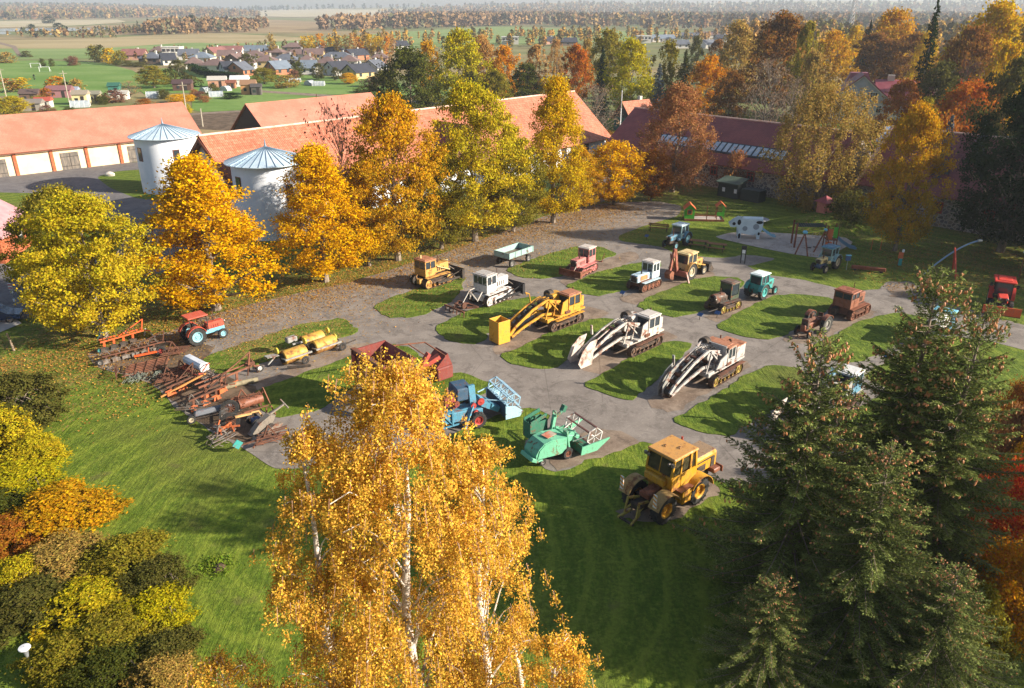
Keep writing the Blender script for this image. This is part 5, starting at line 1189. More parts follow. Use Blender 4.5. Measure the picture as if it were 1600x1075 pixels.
# fine leaved shrubs at the lower left
proto('shrubA', 'round', 4, 2.4, -.6, 210, 80, .098, .36, 101, limbs=40, trunk_r=.08, shell=.33)
proto('shrubB', 'oak', 4.4, 2.3, -.5, 210, 80, .098, .34, 102, flat=1.0, limbs=40, trunk_r=.08, shell=.33)
proto('maple', 'round', 6, 2.6, .2, 200, 80, .085, .6, 103, limbs=20, trunk_r=.12)
for i, a in enumerate([
    (30, 592, 46, 130, 'shrubA', 'dull', 'dark olive bush at the left edge, farthest of the hedge'), (-5, 640, 43, 110, 'shrubB', 'ygreen', 'yellow green bush at the left edge behind the bright yellow one'),
    (48, 688, 41, 96, 'shrubB', 'ygreen', 'green yellow bush of the left hedge'), (20, 740, 38, 150, 'shrubA', 'lime', 'bright yellow bush at the left edge'),
    (-20, 800, 36, 130, 'shrubB', 'green', 'green bush cut by the left edge below the yellow one'), (92, 778, 35, 160, 'shrubB', 'goldor', 'orange gold bush of the left hedge above the olive ones'),
    (10, 835, 33, 120, 'shrubA', 'rust', 'rusty orange bush at the left edge'), (100, 862, 31, 140, 'shrubA', 'tan', 'tan brown bush in the middle of the lower left hedge'),
    (190, 850, 31, 130, 'shrubB', 'olive', 'olive bush nearest the lawn tip in the lower left hedge'), (238, 890, 29.5, 110, 'shrubA', 'dull', 'grey green bush bulging into the lawn'),
    (40, 925, 28, 150, 'shrubB', 'dull', 'dark green bush above the white lamp'), (140, 925, 28, 150, 'shrubB', 'ygreen', 'yellow green bush in the lower left hedge'),
    (240, 945, 27.5, 110, 'shrubA', 'lime', 'yellow leaved bush at the lawn edge, lower left'), (175, 985, 25.8, 150, 'shrubA', 'olive', 'olive yellow bush low in the left corner hedge'),
    (100, 1010, 24.8, 120, 'shrubB', 'olive', 'olive bush right of the white lamp'), (255, 1005, 25, 110, 'shrubB', 'dull', 'dull green bush near the bottom edge'),
    (170, 1040, 24, 130, 'shrubA', 'green', 'dark green bush at the bottom edge right of the lamp'), (250, 1045, 23.6, 110, 'shrubB', 'tan', 'thin brownish bush at the bottom edge'), (30, 900, 30, 90, 'shrubA', 'ygreen', 'small yellow green bush in the lower left hedge'),
]):
    tree(*a[:7], cat='bush', name='bush')
for a in [(1592, 595, 40, 80, 'maple', 'rust', 'rusty orange bush at the right edge above the scarlet maple'), (1588, 640, 37, 90, 'shrubA', 'brown', 'thin brown bush at the right edge behind the spruce'),
          (1585, 728, 31, 130, 'maple', 'scarlet', 'scarlet maple glowing right of the spruces'), (1612, 690, 35, 90, 'maple', 'goldor', 'golden maple behind the scarlet one'), (1595, 860, 26, 140, 'maple', 'orange', 'orange yellow maple low at the right edge'),
          (1520, 920, 24.5, 100, 'shrubB', 'olive', 'olive shrub showing through the spruces')]:
    tree(*a, name='tree')
# park trees just outside the right edge that shade the playground and the lawn
for i, (x, y, h, k) in enumerate([(62, 67, 10, 'oak1'), (70, 80, 20, 'oak2'), (78, 92, 17, 'oak3'), (66, 98, 14, 'oak0'), (90, 104, 15, 'oak1'), (60, 76, 15, 'oak2'),
                                  (37, 24.5, 15, 'oak1'), (50, 22, 13, 'oak3'), (44, 8, 12, 'con0'), (60, 30, 10, 'oak1')]):
    me, tr, H, Rr, z0 = PROTO[k]; o = empty('tree', (x, y, 0), i * 1.3, 'dark park tree standing just outside the right edge of the view', 'tree', 'park trees outside the right edge'); s = h / H; o.scale = (s, s, s)
    obj('trunk', tr, BARK, o); obj('crown', me, fol('dgreen' if i % 2 else 'olive'), o)
# fallen leaves and grass tussock
rng = np.random.default_rng(5)
def scatter(name, n, c, half_l, half_w, ang, dens_edge, size, m, z=.05):
    u = rng.uniform(-half_l, half_l, n); v = rng.normal(size=n) * half_w
    ca, sa = math.cos(ang), math.sin(ang); P = np.stack([c[0] + u * ca - v * sa, c[1] + u * sa + v * ca, np.full(n, z) + rng.random(n) * .04], 1)
    V = leaves(rng, P, np.zeros((n, 3)), size, .7, 1.6, 0, .6); o = obj(name, mesh_np(name, V, quads(n), np.repeat(rng.random(n), 4)), m); o['kind'] = 'stuff'; tag(o, 'fallen autumn leaves scattered under the oak row' if half_l > 20 else 'patch of fallen leaves on the grass', 'leaves')
LF = foliage('fallen_leaves', 'a88038', '7c5830', .1, .45)
scatter('fallen_leaves', 30000, (-14, 79.5), 42, 2.9, R(45.5), 0, .07, LF)
scatter('fallen_leaves', 6000, (-12, 74.5), 40, 5.0, R(45.5), 0, .07, LF, .1)
scatter('fallen_leaves', 1200, (-30, 52.5), 6, 2.2, R(-40), 0, .07, LF)
scatter('fallen_leaves', 5000, (50, 80), 14, 6, R(20), 0, .08, LF)
p = G(338, 886); o = empty('tussock', p.to_tuple(), 0, 'rough grass tussock round a molehill on the sunlit lawn', 'plant')
P = rng.normal(size=(900, 3)) * [.45, .4, .1]; P[:, 2] = abs(P[:, 2]); obj('grass_tuft', mesh_np('grass_tuft', leaves(rng, P, np.zeros((900, 3)), .09, .25, .1, 0), quads(900), np.repeat(rng.random(900), 4)), foliage('tuft', '5c7a1c', '7c8a34'), o)
MB().lathe([(.38, 0), (.3, .12), (.1, .2), (.01, .22)], (.2, -.1, 0), 'z', 10).build('earth_heap', SOIL, o)

# ================================================================ MACHINES
RUB = mat('tyre_rubber', '1e1e20', '34322f', 5, .85, bump=.2, cs=30)
DRK = mat('grimy_steel', '2a2622', '4a3c30', 3, .8, bump=.2); TRK = mat('track_steel', '3a302a', '6a4e3c', 3, .75, bump=.3)
RUST = mat('rusty_steel', '553628', '704632', 2.2, .9, bump=.3, c='3a2418', cs=9); RUSTL = mat('light_rust', '80503a', '5e3c2c', 2.2, .9, bump=.3)
SEAT = mat('black_seat', '16161a'); CHR = mat('worn_steel', '8a8580', '6e5a4a', 3, .5, .6)
YAW = 47.
def yaw_pt(px, py, off=0.):
    return G(px, py)
def mach(name, px, py, yaw, label, cat, group=None, s=1.):
    p = G(px, py); return empty(name, (p.x, p.y, .045), R(yaw), label, cat, group, s=s)
def wheel(root, x, y, r, w_, rim, lug=True, z=None, n=24, spokes=0, name='wheel'):
    z = r if z is None else z; sg = 1 if y >= 0 else -1
    mb = MB(); pr = [(r * .56, -w_ * .42), (r * .8, -w_ * .5), (r * .95, -w_ * .46), (r, -w_ * .3), (r, w_ * .3), (r * .95, w_ * .46), (r * .8, w_ * .5), (r * .56, w_ * .42)]
    mb.lathe(pr, (0, 0, 0), 'y', n)
    if lug:
        for k in range(16):
            a = 2 * math.pi * k / 16
            for sd_ in (-1, 1):
                a2 = a + (.1 if sd_ > 0 else -.1)
                mb.bar((r * .97 * math.cos(a2 - .12), sd_ * w_ * .05, r * .97 * math.sin(a2 - .12)), (r * 1.0 * math.cos(a2 + .16), sd_ * w_ * .47, r * 1.0 * math.sin(a2 + .16)), r * .07, r * .09)
    o = mb.build(name, RUB, root, loc=(x, y, z))
    if spokes:
        q = MB().lathe([(r * .5, -w_ * .2), (r * .6, -w_ * .2), (r * .6, w_ * .2), (r * .5, w_ * .2)], (0, 0, 0), 'y', 18)
        for k in range(spokes): q.bar((0, 0, 0), (r * .55 * math.cos(6.283 * k / spokes), 0, r * .55 * math.sin(6.283 * k / spokes)), .05)
    else:
        q = MB().lathe([(.02, sg * w_ * .22), (r * .17, sg * w_ * .24), (r * .18, sg * w_ * .12), (r * .42, sg * w_ * .08), (r * .46, sg * w_ * .34), (r * .58, sg * w_ * .43), (r * .6, sg * w_ * .36), (r * .5, sg * w_ * .0), (r * .5, -sg * w_ * .3)], (0, 0, 0), 'y', 22)
        for k in range(8): q.box((r * .3 * math.cos(.785 * k), sg * w_ * .13, r * .3 * math.sin(.785 * k)), (r * .06, .05, r * .06))
    q.build('rim', rim, o); return o
def track(root, y, x0, x1, h, w_, m=None, fm=None, nroll=5, wm=None, big=False):
    """one crawler: shoe belt, sprocket, idler, rollers, side frame"""
    m = m or TRK; fm = fm or m; wm = wm or fm; r = h / 2; L = x1 - x0 - 2 * r; per = 2 * L + 2 * math.pi * r; n = int(per / .17)
    mb = MB()
    for k in range(n):
        s = per * k / n
        if s < L: px_, pz, a = x0 + r + s, 0.03, 0
        elif s < L + math.pi * r: q = (s - L) / r; px_, pz, a = x1 - r + math.sin(q) * (r - .03), r - math.cos(q) * (r - .03), -q
        elif s < 2 * L + math.pi * r: px_, pz, a = x1 - r - (s - L - math.pi * r), h - .03 - .05 * math.sin((s - L - math.pi * r) / L * math.pi), math.pi
        else: q = (s - 2 * L - math.pi * r) / r; px_, pz, a = x0 + r - math.sin(q) * (r - .03), r + math.cos(q) * (r - .03), math.pi - q
        mb.box((px_, y, pz), (.15, w_, .045), ry=a); mb.box((px_ + math.sin(a) * -.035, y, pz - .035 * math.cos(a)), (.03, w_ * .96, .05), ry=a)
    mb.build('track', m, root)
    sg = 1 if y > 0 else -1; yo = y + sg * w_ * .1
    for x, nm in ((x0 + r, 'sprocket'), (x1 - r, 'idler')):
        q = MB().lathe([(.03, sg * .12), (r * .28, sg * .12), (r * .3, sg * .05), (r * .66, sg * .03), (r * .7, sg * .1), (r * .84, sg * .1), (r * .84, -sg * .1), (r * .3, -sg * .1)], (0, 0, 0), 'y', 20)
        if nm == 'sprocket':
            for k in range(14): q.box((r * .86 * math.cos(k * .4488), 0, r * .86 * math.sin(k * .4488)), (.06, .1, .06), ry=-k * .4488)
        q.build(nm, wm, root, loc=(x, yo, r))
    for k in range(nroll):
        x = x0 + r + L * (k + .5) / nroll; rr = (L / nroll * .46) if big else r * .34
        MB().lathe([(.02, sg * .11), (rr * .4, sg * .11), (rr * .5, sg * .04), (rr * .8, sg * .04), (rr, sg * .09), (rr, -sg * .09), (rr * .3, -sg * .09)], (0, 0, 0), 'y', 14).build('roller', wm, root, loc=(x, yo, rr + .07))
    MB().box(((x0 + x1) / 2, y - sg * .02, h * (.62 if big else .5)), (L * .98, w_ * .45, h * .2), b=.02).box(((x0 + x1) / 2, y + sg * w_ * .3, h * .5), (L * .55, .05, h * .14)).build('track_frame', fm, root)
def cab(root, x0, x1, w_, z0, zb, z1, pm, rm=None, ns=2, nf=2, ov=.08, lean=0., backopen=False, pane=None):
    """cab with real pillars, panes and a door on each side; x1 is the front"""
    rm = rm or pm; mb = MB(); L = x1 - x0; t = .07; cx = (x0 + x1) / 2
    for sy in (-1, 1): mb.box((cx, sy * (w_ / 2 - t / 2), (z0 + zb) / 2), (L, t, zb - z0))
    for x in (x0 + t / 2, x1 - t / 2): mb.box((x, 0, (z0 + zb) / 2), (t - .006, w_ - 2 * t, zb - z0 - .006))
    for x, sx in ((x0 + .045, 1), (x1 - .045, -1)):
        for sy in (-1, 1): mb.bar((x, sy * (w_ / 2 - .05), zb), (x + sx * lean, sy * (w_ / 2 - .05), z1), .09)
    for k in range(1, ns):
        for sy in (-1, 1): mb.bar((x0 + L * k / ns, sy * (w_ / 2 - .045), zb), (x0 + L * k / ns, sy * (w_ / 2 - .045), z1), .08)
    for k in range(1, nf):
        for x in (x0 + .04, x1 - .04): mb.bar((x, -w_ / 2 + w_ * k / nf, zb), (x, -w_ / 2 + w_ * k / nf, z1), .06)
    mb.box((cx, 0, z1 - .04), (L - .02, w_ - .02, .08)); mb.build('cab_body', pm, root)
    MB().box((cx, 0, z1 + .05), (L + 2 * ov, w_ + 2 * ov, .12), b=.05).box((cx, 0, z1 + .125), (L * .8, w_ * .78, .05), b=.02).build('cab_roof', rm, root)
    g = pane or GLASS
    for sy in (-1, 1): MB().box((cx, sy * (w_ / 2 - .06), (zb + z1) / 2), (L - .16, .015, z1 - zb - .09)).build('side_window', g, root)
    for x, nm in ((x0 + .05, 'rear_window'), (x1 - .05, 'windscreen')):
        if not (backopen and x < cx): MB().box((x, 0, (zb + z1) / 2), (.015, w_ - .2, z1 - zb - .09)).build(nm, g, root)
    for sy in (-1, 1): 
        d = MB().box((cx + L * .12, sy * (w_ / 2 + .008), (z0 + zb) / 2 + .02), (L * .48, .03, zb - z0 - .1), b=.01).build('door', pm, root)
        MB().box((cx - L * .06, sy * (w_ / 2 + .035), zb - .14), (.12, .03, .03)).build('handle', DRK, d)
    MB().box((cx - L * .15, 0, z0 + .45), (.45, .5, .12), b=.03).box((cx - L * .15 - .2, 0, z0 + .75), (.1, .48, .5), b=.03).build('seat', SEAT, root)
def hood(root, x0, x1, w_, z0, z1, pm, gm=None, ex=True, exm=None, lamps=True, side='vent', taper=1.):
    MB().box(((x0 + x1) / 2, 0, (z0 + z1) / 2), (x1 - x0, w_, z1 - z0), b=.06).build('hood', pm, root)
    mb = MB().box((x1 + .012, 0, (z0 + z1) / 2), (.04, w_ * .78, (z1 - z0) * .8))
    for k in range(6): mb.box((x1 + .035, 0, z0 + (z1 - z0) * (.18 + .13 * k)), (.02, w_ * .74, .025))
    mb.build('grille', gm or DRK, root)
    for sy in (-1, 1):
        mb = MB()
        for k in range(4): mb.box((x0 + (x1 - x0) * (.25 + .13 * k), sy * (w_ / 2 + .012), (z0 + z1) / 2 - .05), ((x1 - x0) * .05, .03, (z1 - z0) * .45))
        mb.build('side_vent', gm or DRK, root)
    if ex: MB().tube([(x0 + (x1 - x0) * .55, w_ * .2, z1 - .05), (x0 + (x1 - x0) * .55, w_ * .2, z1 + .28)], .07, 8).tube([(x0 + (x1 - x0) * .55, w_ * .2, z1 + .2), (x0 + (x1 - x0) * .55, w_ * .2, z1 + .75)], .035, 8).build('exhaust', exm or RUST, root)
    if lamps:
        for sy in (-1, 1): MB().lathe([(.02, x1 + .12), (.1, x1 + .11), (.11, x1 + .02), (.04, x1 - .08)], (0, sy * w_ * .38, z0 + (z1 - z0) * .75), 'x', 12).build('headlight', CHR, root)
def fender(root, x, y, r, w_, m, a0=10, a1=170, name='fender'):
    mb = MB(); P0 = []; n = 9
    for i in range(n + 1):
        a = R(a0 + (a1 - a0) * i / n); P0.append((x + r * math.cos(a), r * math.sin(a)))
    P1 = [(x + (r - .04) * math.cos(R(a0 + (a1 - a0) * i / n)), (r - .04) * math.sin(R(a0 + (a1 - a0) * i / n))) for i in range(n, -1, -1)]
    return P0, P1
def fend(root, x, z, y, r, w_, m, a0=10, a1=170):
    P0, P1 = fender(root, x, y, r, w_, m, a0, a1); poly = [(a, b_ + z) for a, b_ in P0 + P1]
    return MB().prism(poly, w_, y, 'xz', True).build('fender', m, root)
def steering(root, x, z, y=0):
    MB().tube([(x + .35, y, z - .35), (x, y, z)], .025, 6).tube([(x + .0, y + .2 * math.cos(a), z + .2 * math.sin(a)) for a in [6.283 * k / 10 for k in range(11)]], .018, 5, cap=False).build('steering_wheel', SEAT, root)

def farm_tractor(px, py, yaw, label, body, rimm, cabm=None, roofm=None, group=None, canopy=False, fr=.42, rr=.78, s=1., under=None, grille=None, round_cab=False, fm=None):
    t = mach('tractor', px, py, yaw, label, 'tractor', group, s); fm = fm or body; under = under or DRK
    for sy in (-1, 1):
        wheel(t, 1.25, sy * .72, fr, .22, rimm, n=18); wheel(t, -1.0, sy * .74, rr, .38, rimm)
        fend(t, -1.0, rr, sy * .76, rr + .09, .42, fm, 15, 165)
    MB().box((.55, 0, .72), (2.3, .42, .42), b=.05).box((-.7, 0, .8), (1.0, .55, .6), b=.05).build('gearbox', under, t)
    MB().bar((1.25, -.7, .5), (1.25, .7, .5), .14, .12).box((1.35, 0, .55), (.4, .5, .3), b=.03).build('front_axle', under, t)
    MB().bar((-1, -.7, rr), (-1, .7, rr), .24, .24).build('rear_axle', under, t)
    hood(t, .15, 1.65, .62, .92, 1.48, body, grille)
    if canopy:
        mb = MB()
        for x in (-1.35, .12):
            for sy in (-1, 1): mb.bar((x, sy * .6, 1.0), (x, sy * .6, 2.32), .06)
        mb.bar((-1.35, -.6, 1.6), (-1.35, .6, 1.6), .05).bar((.12, -.6, 1.45), (.12, .6, 1.45), .05); mb.build('canopy_frame', DRK, t)
        MB().box((-.62, 0, 2.38), (1.75, 1.4, .12), b=.05).build('canopy_roof', roofm or body, t)
        MB().box((-.75, 0, 1.2), (.45, .5, .12), b=.03).box((-.98, 0, 1.5), (.1, .48, .5), b=.03).build('seat', SEAT, t)
        MB().box((-.6, 0, .98), (1.3, 1.1, .06)).build('platform', DRK, t); steering(t, -.35, 1.55)
    else:
        cab(t, -1.45, .12, 1.25, .95, 1.5, 2.36, cabm or body, roofm or cabm or body, ns=2, nf=1, lean=.06); steering(t, -.35, 1.6)
    MB().bar((-1.55, -.4, .6), (-2.1, -.35, .45), .07).bar((-1.55, .4, .6), (-2.1, .35, .45), .07).bar((-2.1, -.4, .45), (-2.1, .4, .45), .06).bar((-1.6, 0, 1.1), (-2.0, 0, .8), .06).build('hitch', DRK, t)
    MB().box((.3, .5, .95), (.5, .25, .3), b=.03).build('fuel_tank', body, t)
    return t
P_RED = paint('paint_orange_red', 'b04630', .3); P_LB = paint('paint_pale_blue', '6fb4cc', .2); P_BLUE = paint('paint_faded_blue', '4c7c94', .45); P_TEAL = paint('paint_teal', '2f8c88', .35)
P_WH = paint('paint_white', 'c4c4c2', .5); P_WHR = paint('paint_rusty_white', 'b8b2aa', .5, scale=1.2); P_YEL = paint('paint_yellow', 'c08c20', .42); P_YEL2 = paint('paint_ochre', 'b88c44', .55)
P_PINK = paint('paint_faded_pink', 'b8706c', .4); P_OLV = paint('paint_olive_yellow', '9a8a3a', .6); P_GRN = paint('paint_mint_green', '62a888', .38); P_GRND = paint('paint_deep_green', '2f6a54', .4)
P_CR = paint('paint_cream', 'c4b07c', .45); P_BRN = paint('paint_rust_brown', '7c4a34', .8); P_DRED = paint('paint_dark_red', '743028', .35); P_GRBLUE = paint('paint_grey_blue', '7f9fa4', .3)
P_NAVY = paint('paint_navy', '2c4468', .3); P_TRB = paint('paint_trailer_blue', '8aa8a4', .3); P_OR = paint('paint_bright_orange', 'c8521f', .2); P_RED2 = paint('paint_bright_red', 'c03424', .03, rough=.35)
P_DG = paint('paint_dark_green', '3a4632', .5); P_GREY = paint('paint_grey', '8c8c88', .5); P_K7 = paint('paint_tractor_yellow', 'b8860f', .45, scale=1.1); P_K7T = paint('paint_bleached_roof', 'b88644', .3)
W_LB = mat('rim_light_blue', '86b8c4', '6c98a4', 3); W_YE = mat('rim_yellow', 'cf9a24', 'a8741c', 3); W_CR = mat('rim_cream', 'bdb49c', '9c8c74', 3); W_RD = mat('rim_red', 'a83a34', '8a3028', 3); W_TE = mat('rim_turquoise', '49a8a4', '3a8884', 3)
W_GR = mat('rim_grey', '8c8a86', '6a6460', 3)

farm_tractor(322, 531, 45, 'red tractor with flat red canopy and pale blue wheels at the left of the yard', P_RED, W_LB, canopy=True, roofm=paint('paint_canopy_red', 'b4503c', .1), under=P_LB, grille=P_DRED)
farm_tractor(1056, 385, -133, 'blue cabbed tractor parked by the picnic tables', P_BLUE, W_LB, cabm=P_GRBLUE, roofm=paint('paint_white_blue', 'b4c4cc', .2), s=1.05)
farm_tractor(1288, 421, -138, 'small grey blue tractor with cream wheels in front of the sand area', P_CR, W_CR, cabm=P_GRBLUE, roofm=P_BLUE, under=P_NAVY, fm=P_GRBLUE)
farm_tractor(1189, 462, 43, 'turquoise tractor with white cab roof in the middle row', P_TEAL, W_TE, cabm=P_TEAL, roofm=paint('paint_chalk', 'c8d4d4', .1), under=P_TEAL)
# dark wreck of an old wheeled tractor
t = mach('old_tractor', 1266, 521, -140, 'dark rusty old tractor without cab standing alone between lawns', 'tractor')
for sy in (-1, 1): wheel(t, -1.0, sy * .78, .8, .36, W_GR); wheel(t, 1.2, sy * .6, .42, .18, RUST, n=16, spokes=6); fend(t, -1.0, .8, sy * .8, .88, .4, P_BRN, 40, 150)
MB().box((.4, 0, .8), (2.2, .45, .6), b=.06).box((-.8, 0, .9), (.9, .6, .7), b=.06).bar((1.2, -.6, .45), (1.2, .6, .45), .12).build('gearbox', P_BRN, t)
MB().box((1.1, 0, 1.15), (.35, .62, .9), b=.05).build('radiator', paint('paint_black_brown', '3a2e28', .5), t); MB().box((.3, 0, 1.35), (1.2, .35, .35), b=.12).build('fuel_tank', RUST, t)
MB().tube([(.3, 0, 1.5), (.3, 0, 1.8), (.05, 0, 1.85)], .12, 10).build('air_filter', RUST, t); steering(t, -.5, 1.6); MB().box((-1.1, 0, 1.25), (.4, .45, .08)).box((-1.3, 0, 1.42), (.06, .45, .35)).build('seat', RUST, t)
MB().bar((1.5, -.5, .3), (2.2, .2, .25), .07).bar((1.5, .5, .3), (2.3, -.2, .2), .07).build('drawbar', RUST, t)

# modern tractor with snow blade
t = mach('tractor', 1560, 482, -118, 'modern red tractor with orange snow blade at the right edge of the yard', 'tractor', s=1.12)
for sy in (-1, 1): wheel(t, 1.1, sy * .68, .5, .32, W_CR); wheel(t, -.95, sy * .7, .75, .42, W_CR); fend(t, -.95, .75, sy * .74, .86, .46, P_RED2, 0, 150)
MB().box((.3, 0, .75), (2.6, .5, .5), b=.05).build('gearbox', DRK, t); hood(t, .35, 1.75, .72, 1.0, 1.45, P_RED2, ex=False)
cab(t, -1.35, .35, 1.3, .95, 1.2, 2.35, SEAT, P_RED2, ns=2, nf=1, lean=.1, ov=.16)
MB().prism([(-1.35, .25), (1.35, .25), (1.35, .95), (-1.35, .95)], .07, 2.55, 'yz').build('snow_blade', P_OR, t); MB().box((2.5, 0, .24), (.1, 2.75, .12)).build('blade_edge', DRK, t)
MB().bar((1.6, -.35, .5), (2.5, -.35, .5), .1).bar((1.6, .35, .5), (2.5, .35, .5), .1).bar((1.7, 0, 1.0), (2.5, 0, .8), .08).box((1.85, 0, .6), (.2, .8, .4)).build('blade_arm', DRK, t)
for sy in (-1, 1): MB().box((.2, sy * .95, 2.05), (.05, .2, .3)).bar((.25, sy * .6, 2.1), (.2, sy * .95, 2.1), .03).build('mirror', SEAT, t)

def dozer_blade(root, x, w_, h, m, arm_x, z=.12, arms=True, tilt=.15):
    n = 7; P0 = [(x + .12 * math.sin(math.pi * i / n) * -1 + tilt * i / n, z + h * i / n) for i in range(n + 1)]
    P1 = [(a - .07, b_) for a, b_ in reversed(P0)]
    MB().prism(P0 + P1, w_, 0, 'xz').build('blade', m, root)
    for sy in (-1, 1): MB().box((x - .05, sy * (w_ / 2 + .03), z + h / 2), (.34, .05, h * .96)).build('blade_end', m, root)
    if arms:
        for sy in (-1, 1): MB().bar((arm_x, sy * (w_ / 2 - .25), .45), (x - .1, sy * (w_ / 2 - .25), .35), .16, .2).bar((arm_x + .9, sy * (w_ / 2 - .3), .5), (x - .08, sy * (w_ / 2 - .3), z + h * .85), .08).build('push_arm', m, root)
        MB().tube([(x - 1.0, .35, 1.5), (x - .1, .3, z + h * .7)], .05, 8).tube([(x - 1.0, -.35, 1.5), (x - .1, -.3, z + h * .7)], .05, 8).build('cylinder', CHR, root)

def crawler(px, py, yaw, label, body, cabm, roofm, name='crawler_tractor', cabx=(-1.6, -.2), cabw=1.5, L=3.6, hx=1.7, trm=None, tw=.42, hw=.9, hz=(1.0, 1.75), cz=(1.05, 1.7, 2.55), ty=.85, h=.85, cat='crawler tractor', wm=None, big=False, nroll=5, s=1., ns=2, nf=2, exm=None, hoodm=None, fm=None, grille=None):
    t = mach(name, px, py, yaw, label, cat, s=s)
    for sy in (-1, 1):
        track(t, sy * ty, -L / 2, L / 2, h, tw, trm, fm or trm, nroll, wm, big)
        MB().box((-.1, sy * ty, h + .1), (L * .8, tw * .95, .05)).build('track_guard', body, t)
    MB().box((-.1, 0, .75), (L * .86, ty * 2 - tw - .04, .6), b=.04).build('chassis', fm or DRK, t)
    cab(t, cabx[0], cabx[1], cabw, *cz, cabm, roofm, ns=ns, nf=nf)
    hood(t, cabx[1] + .01, hx, hw, hz[0], hz[1], hoodm or body, grille, exm=exm)
    return t
# yellow bulldozer beside the oaks
t = crawler(676, 443, YAW, 'ochre yellow bulldozer with rusty roof under the tall orange gold oak', P_YEL2, P_YEL2, paint('paint_rusty_roof', 'a06a4c', .5), 'bulldozer', cat='bulldozer', L=3.9, ty=.95, h=1.0, tw=.5, cz=(1.2, 1.95, 2.75), hz=(1.15, 2.0), hx=1.9, wm=P_YEL2, cabw=1.7)
dozer_blade(t, 2.95, 3.1, 1.05, DRK, -.4); MB().tube([(-1.2, .3, 2.9), (-1.2, .3, 3.2)], .1, 8).build('roof_vent', P_CR, t)
MB().lathe([(.05, -.35), (.42, -.3), (.42, -.2), (.2, -.18), (.2, .18), (.42, .2), (.42, .3), (.05, .35)], (-2.25, .2, .95), 'y', 16).build('winch', DRK, t); MB().tube([(-2.1, -.4, .7), (-2.3, -.2, 1.3), (-1.9, 0, 1.5)], .05, 6).box((-2.0, 0, .8), (.4, 1.2, .5)).build('winch_frame', P_YEL2, t)
MB().bar((.2, .55, 1.9), (1.9, .6, 1.2), .09).bar((.2, -.55, 1.9), (1.9, -.6, 1.2), .09).tube([(.9, .5, 1.5), (1.7, .5, 2.1), (1.8, -.4, 2.15)], .06, 6).build('hydraulic_frame', P_CR, t)
# white bulldozer with a trailing frame
t = crawler(768, 469, 50, 'white bulldozer with black front blade and rusty ripper frame behind it', P_WH, P_WH, paint('paint_grey_roof', 'a4a09c', .3), 'bulldozer', cat='bulldozer', L=4.1, ty=.98, h=1.05, tw=.5, cz=(1.25, 2.0, 2.85), hz=(1.2, 2.15), hx=2.0, wm=P_WH, cabw=1.75, fm=P_WH, ns=2, nf=3)
dozer_blade(t, 3.0, 3.2, 1.1, SEAT, -.4)
MB().bar((-2.0, -.6, 1.5), (-2.6, -.5, .7), .1).bar((-2.0, .6, 1.5), (-2.6, .5, .7), .1).bar((-2.5, -.5, .7), (-3.1, 0, 1.8), .09).bar((-2.5, .5, .7), (-3.1, 0, 1.8), .09).bar((-3.1, 0, 1.8), (-4.2, 0, .65), .07).bar((-1.8, .3, 1.7), (-3.1, 0, 1.8), .06).build('ripper_linkage', P_WHR, t)
mb = MB().bar((-3.4, -1.2, .5), (-5.0, .3, .5), .14, .16).bar((-3.4, 1.2, .5), (-5.0, .3, .5), .14, .16).bar((-3.3, -1.25, .5), (-3.3, 1.25, .5), .16, .16).bar((-4.1, -.7, .55), (-4.1, 1.0, .55), .12).bar((-5.2, -1.3, .55), (-4.9, 1.5, .55), .16, .14).bar((-3.3, 0, .6), (-5, .2, .7), .12)
mb.build('trailing_frame', RUST, t); mb = MB()
for k in range(6): mb.bar((-5.15 + .05 * k, -1.2 + .5 * k, .6), (-5.2 + .05 * k, -1.2 + .5 * k, .02), .07)
mb.build('frame_tine', RUST, t); MB().lathe([(.02, -.1), (.28, -.08), (.28, .08), (.02, .1)], (-4.4, -.5, .8), 'y', 14).build('guide_wheel', RUST, t)
# faded pink crawler with blade
t = crawler(909, 426, -127, 'faded pink crawler tractor with low blade on the left of the middle row', P_PINK, P_PINK, paint('paint_dusty_white', 'b8b0a8', .2), L=3.4, ty=.8, h=.85, hz=(.95, 1.75), hx=1.7, wm=P_PINK, fm=P_PINK, hw=.85, cabw=1.35, big=True, nroll=4)
dozer_blade(t, 2.3, 2.6, .75, P_BRN, -.2); MB().bar((-1.8, 0, 1.0), (-2.9, .3, .6), .1).bar((-2.9, -.5, .5), (-2.9, .8, .6), .1).bar((-2.9, .7, .6), (-3.1, .9, 1.5), .06).bar((-2.3, -.3, .9), (-2.6, -.4, .2), .08).build('rear_implement', P_BRN, t)
# pale blue white crawler
t = crawler(1006, 450, -136, 'pale blue and white crawler tractor with rusty wheels facing left', paint('paint_sky_white', 'a8c0cc', .25), paint('paint_cab_white', 'ccd4d8', .15), paint('paint_dusty_white', 'b8b0a8', .2), L=3.3, ty=.78, h=.82, wm=RUSTL, fm=RUST, hz=(.95, 1.7), hx=1.75, hw=.9, cabw=1.4, cabx=(-1.5, -.35), big=True, nroll=4, exm=DRK)
for sy in (-1, 1): MB().box((.75, sy * .47, 1.35), (1.1, .03, .5), b=.01).build('side_panel', mat('orange_panel', 'b87c4c', 'a86c44', 3), t)
# green brown crawler
t = crawler(1129, 483, -142, 'dark green and brown old crawler with tall narrow cab and yellow rollers', paint('paint_soot_brown', '4c3c34', .6), P_DG, paint('paint_brown_roof', '5c4c40', .3), L=3.1, ty=.78, h=.82, wm=P_OLV, hz=(.95, 1.5), hx=1.6, hw=.85, cabw=1.3, cabx=(-1.35, -.15), cz=(1.0, 1.35, 2.5), ns=1, nf=1)
MB().lathe([(.4, -.75), (.42, .7), (.3, .8)], (.95, 0, 1.35), 'x', 16).build('boiler_hood', paint('paint_soot_brown', '4c3c34', .6), t)
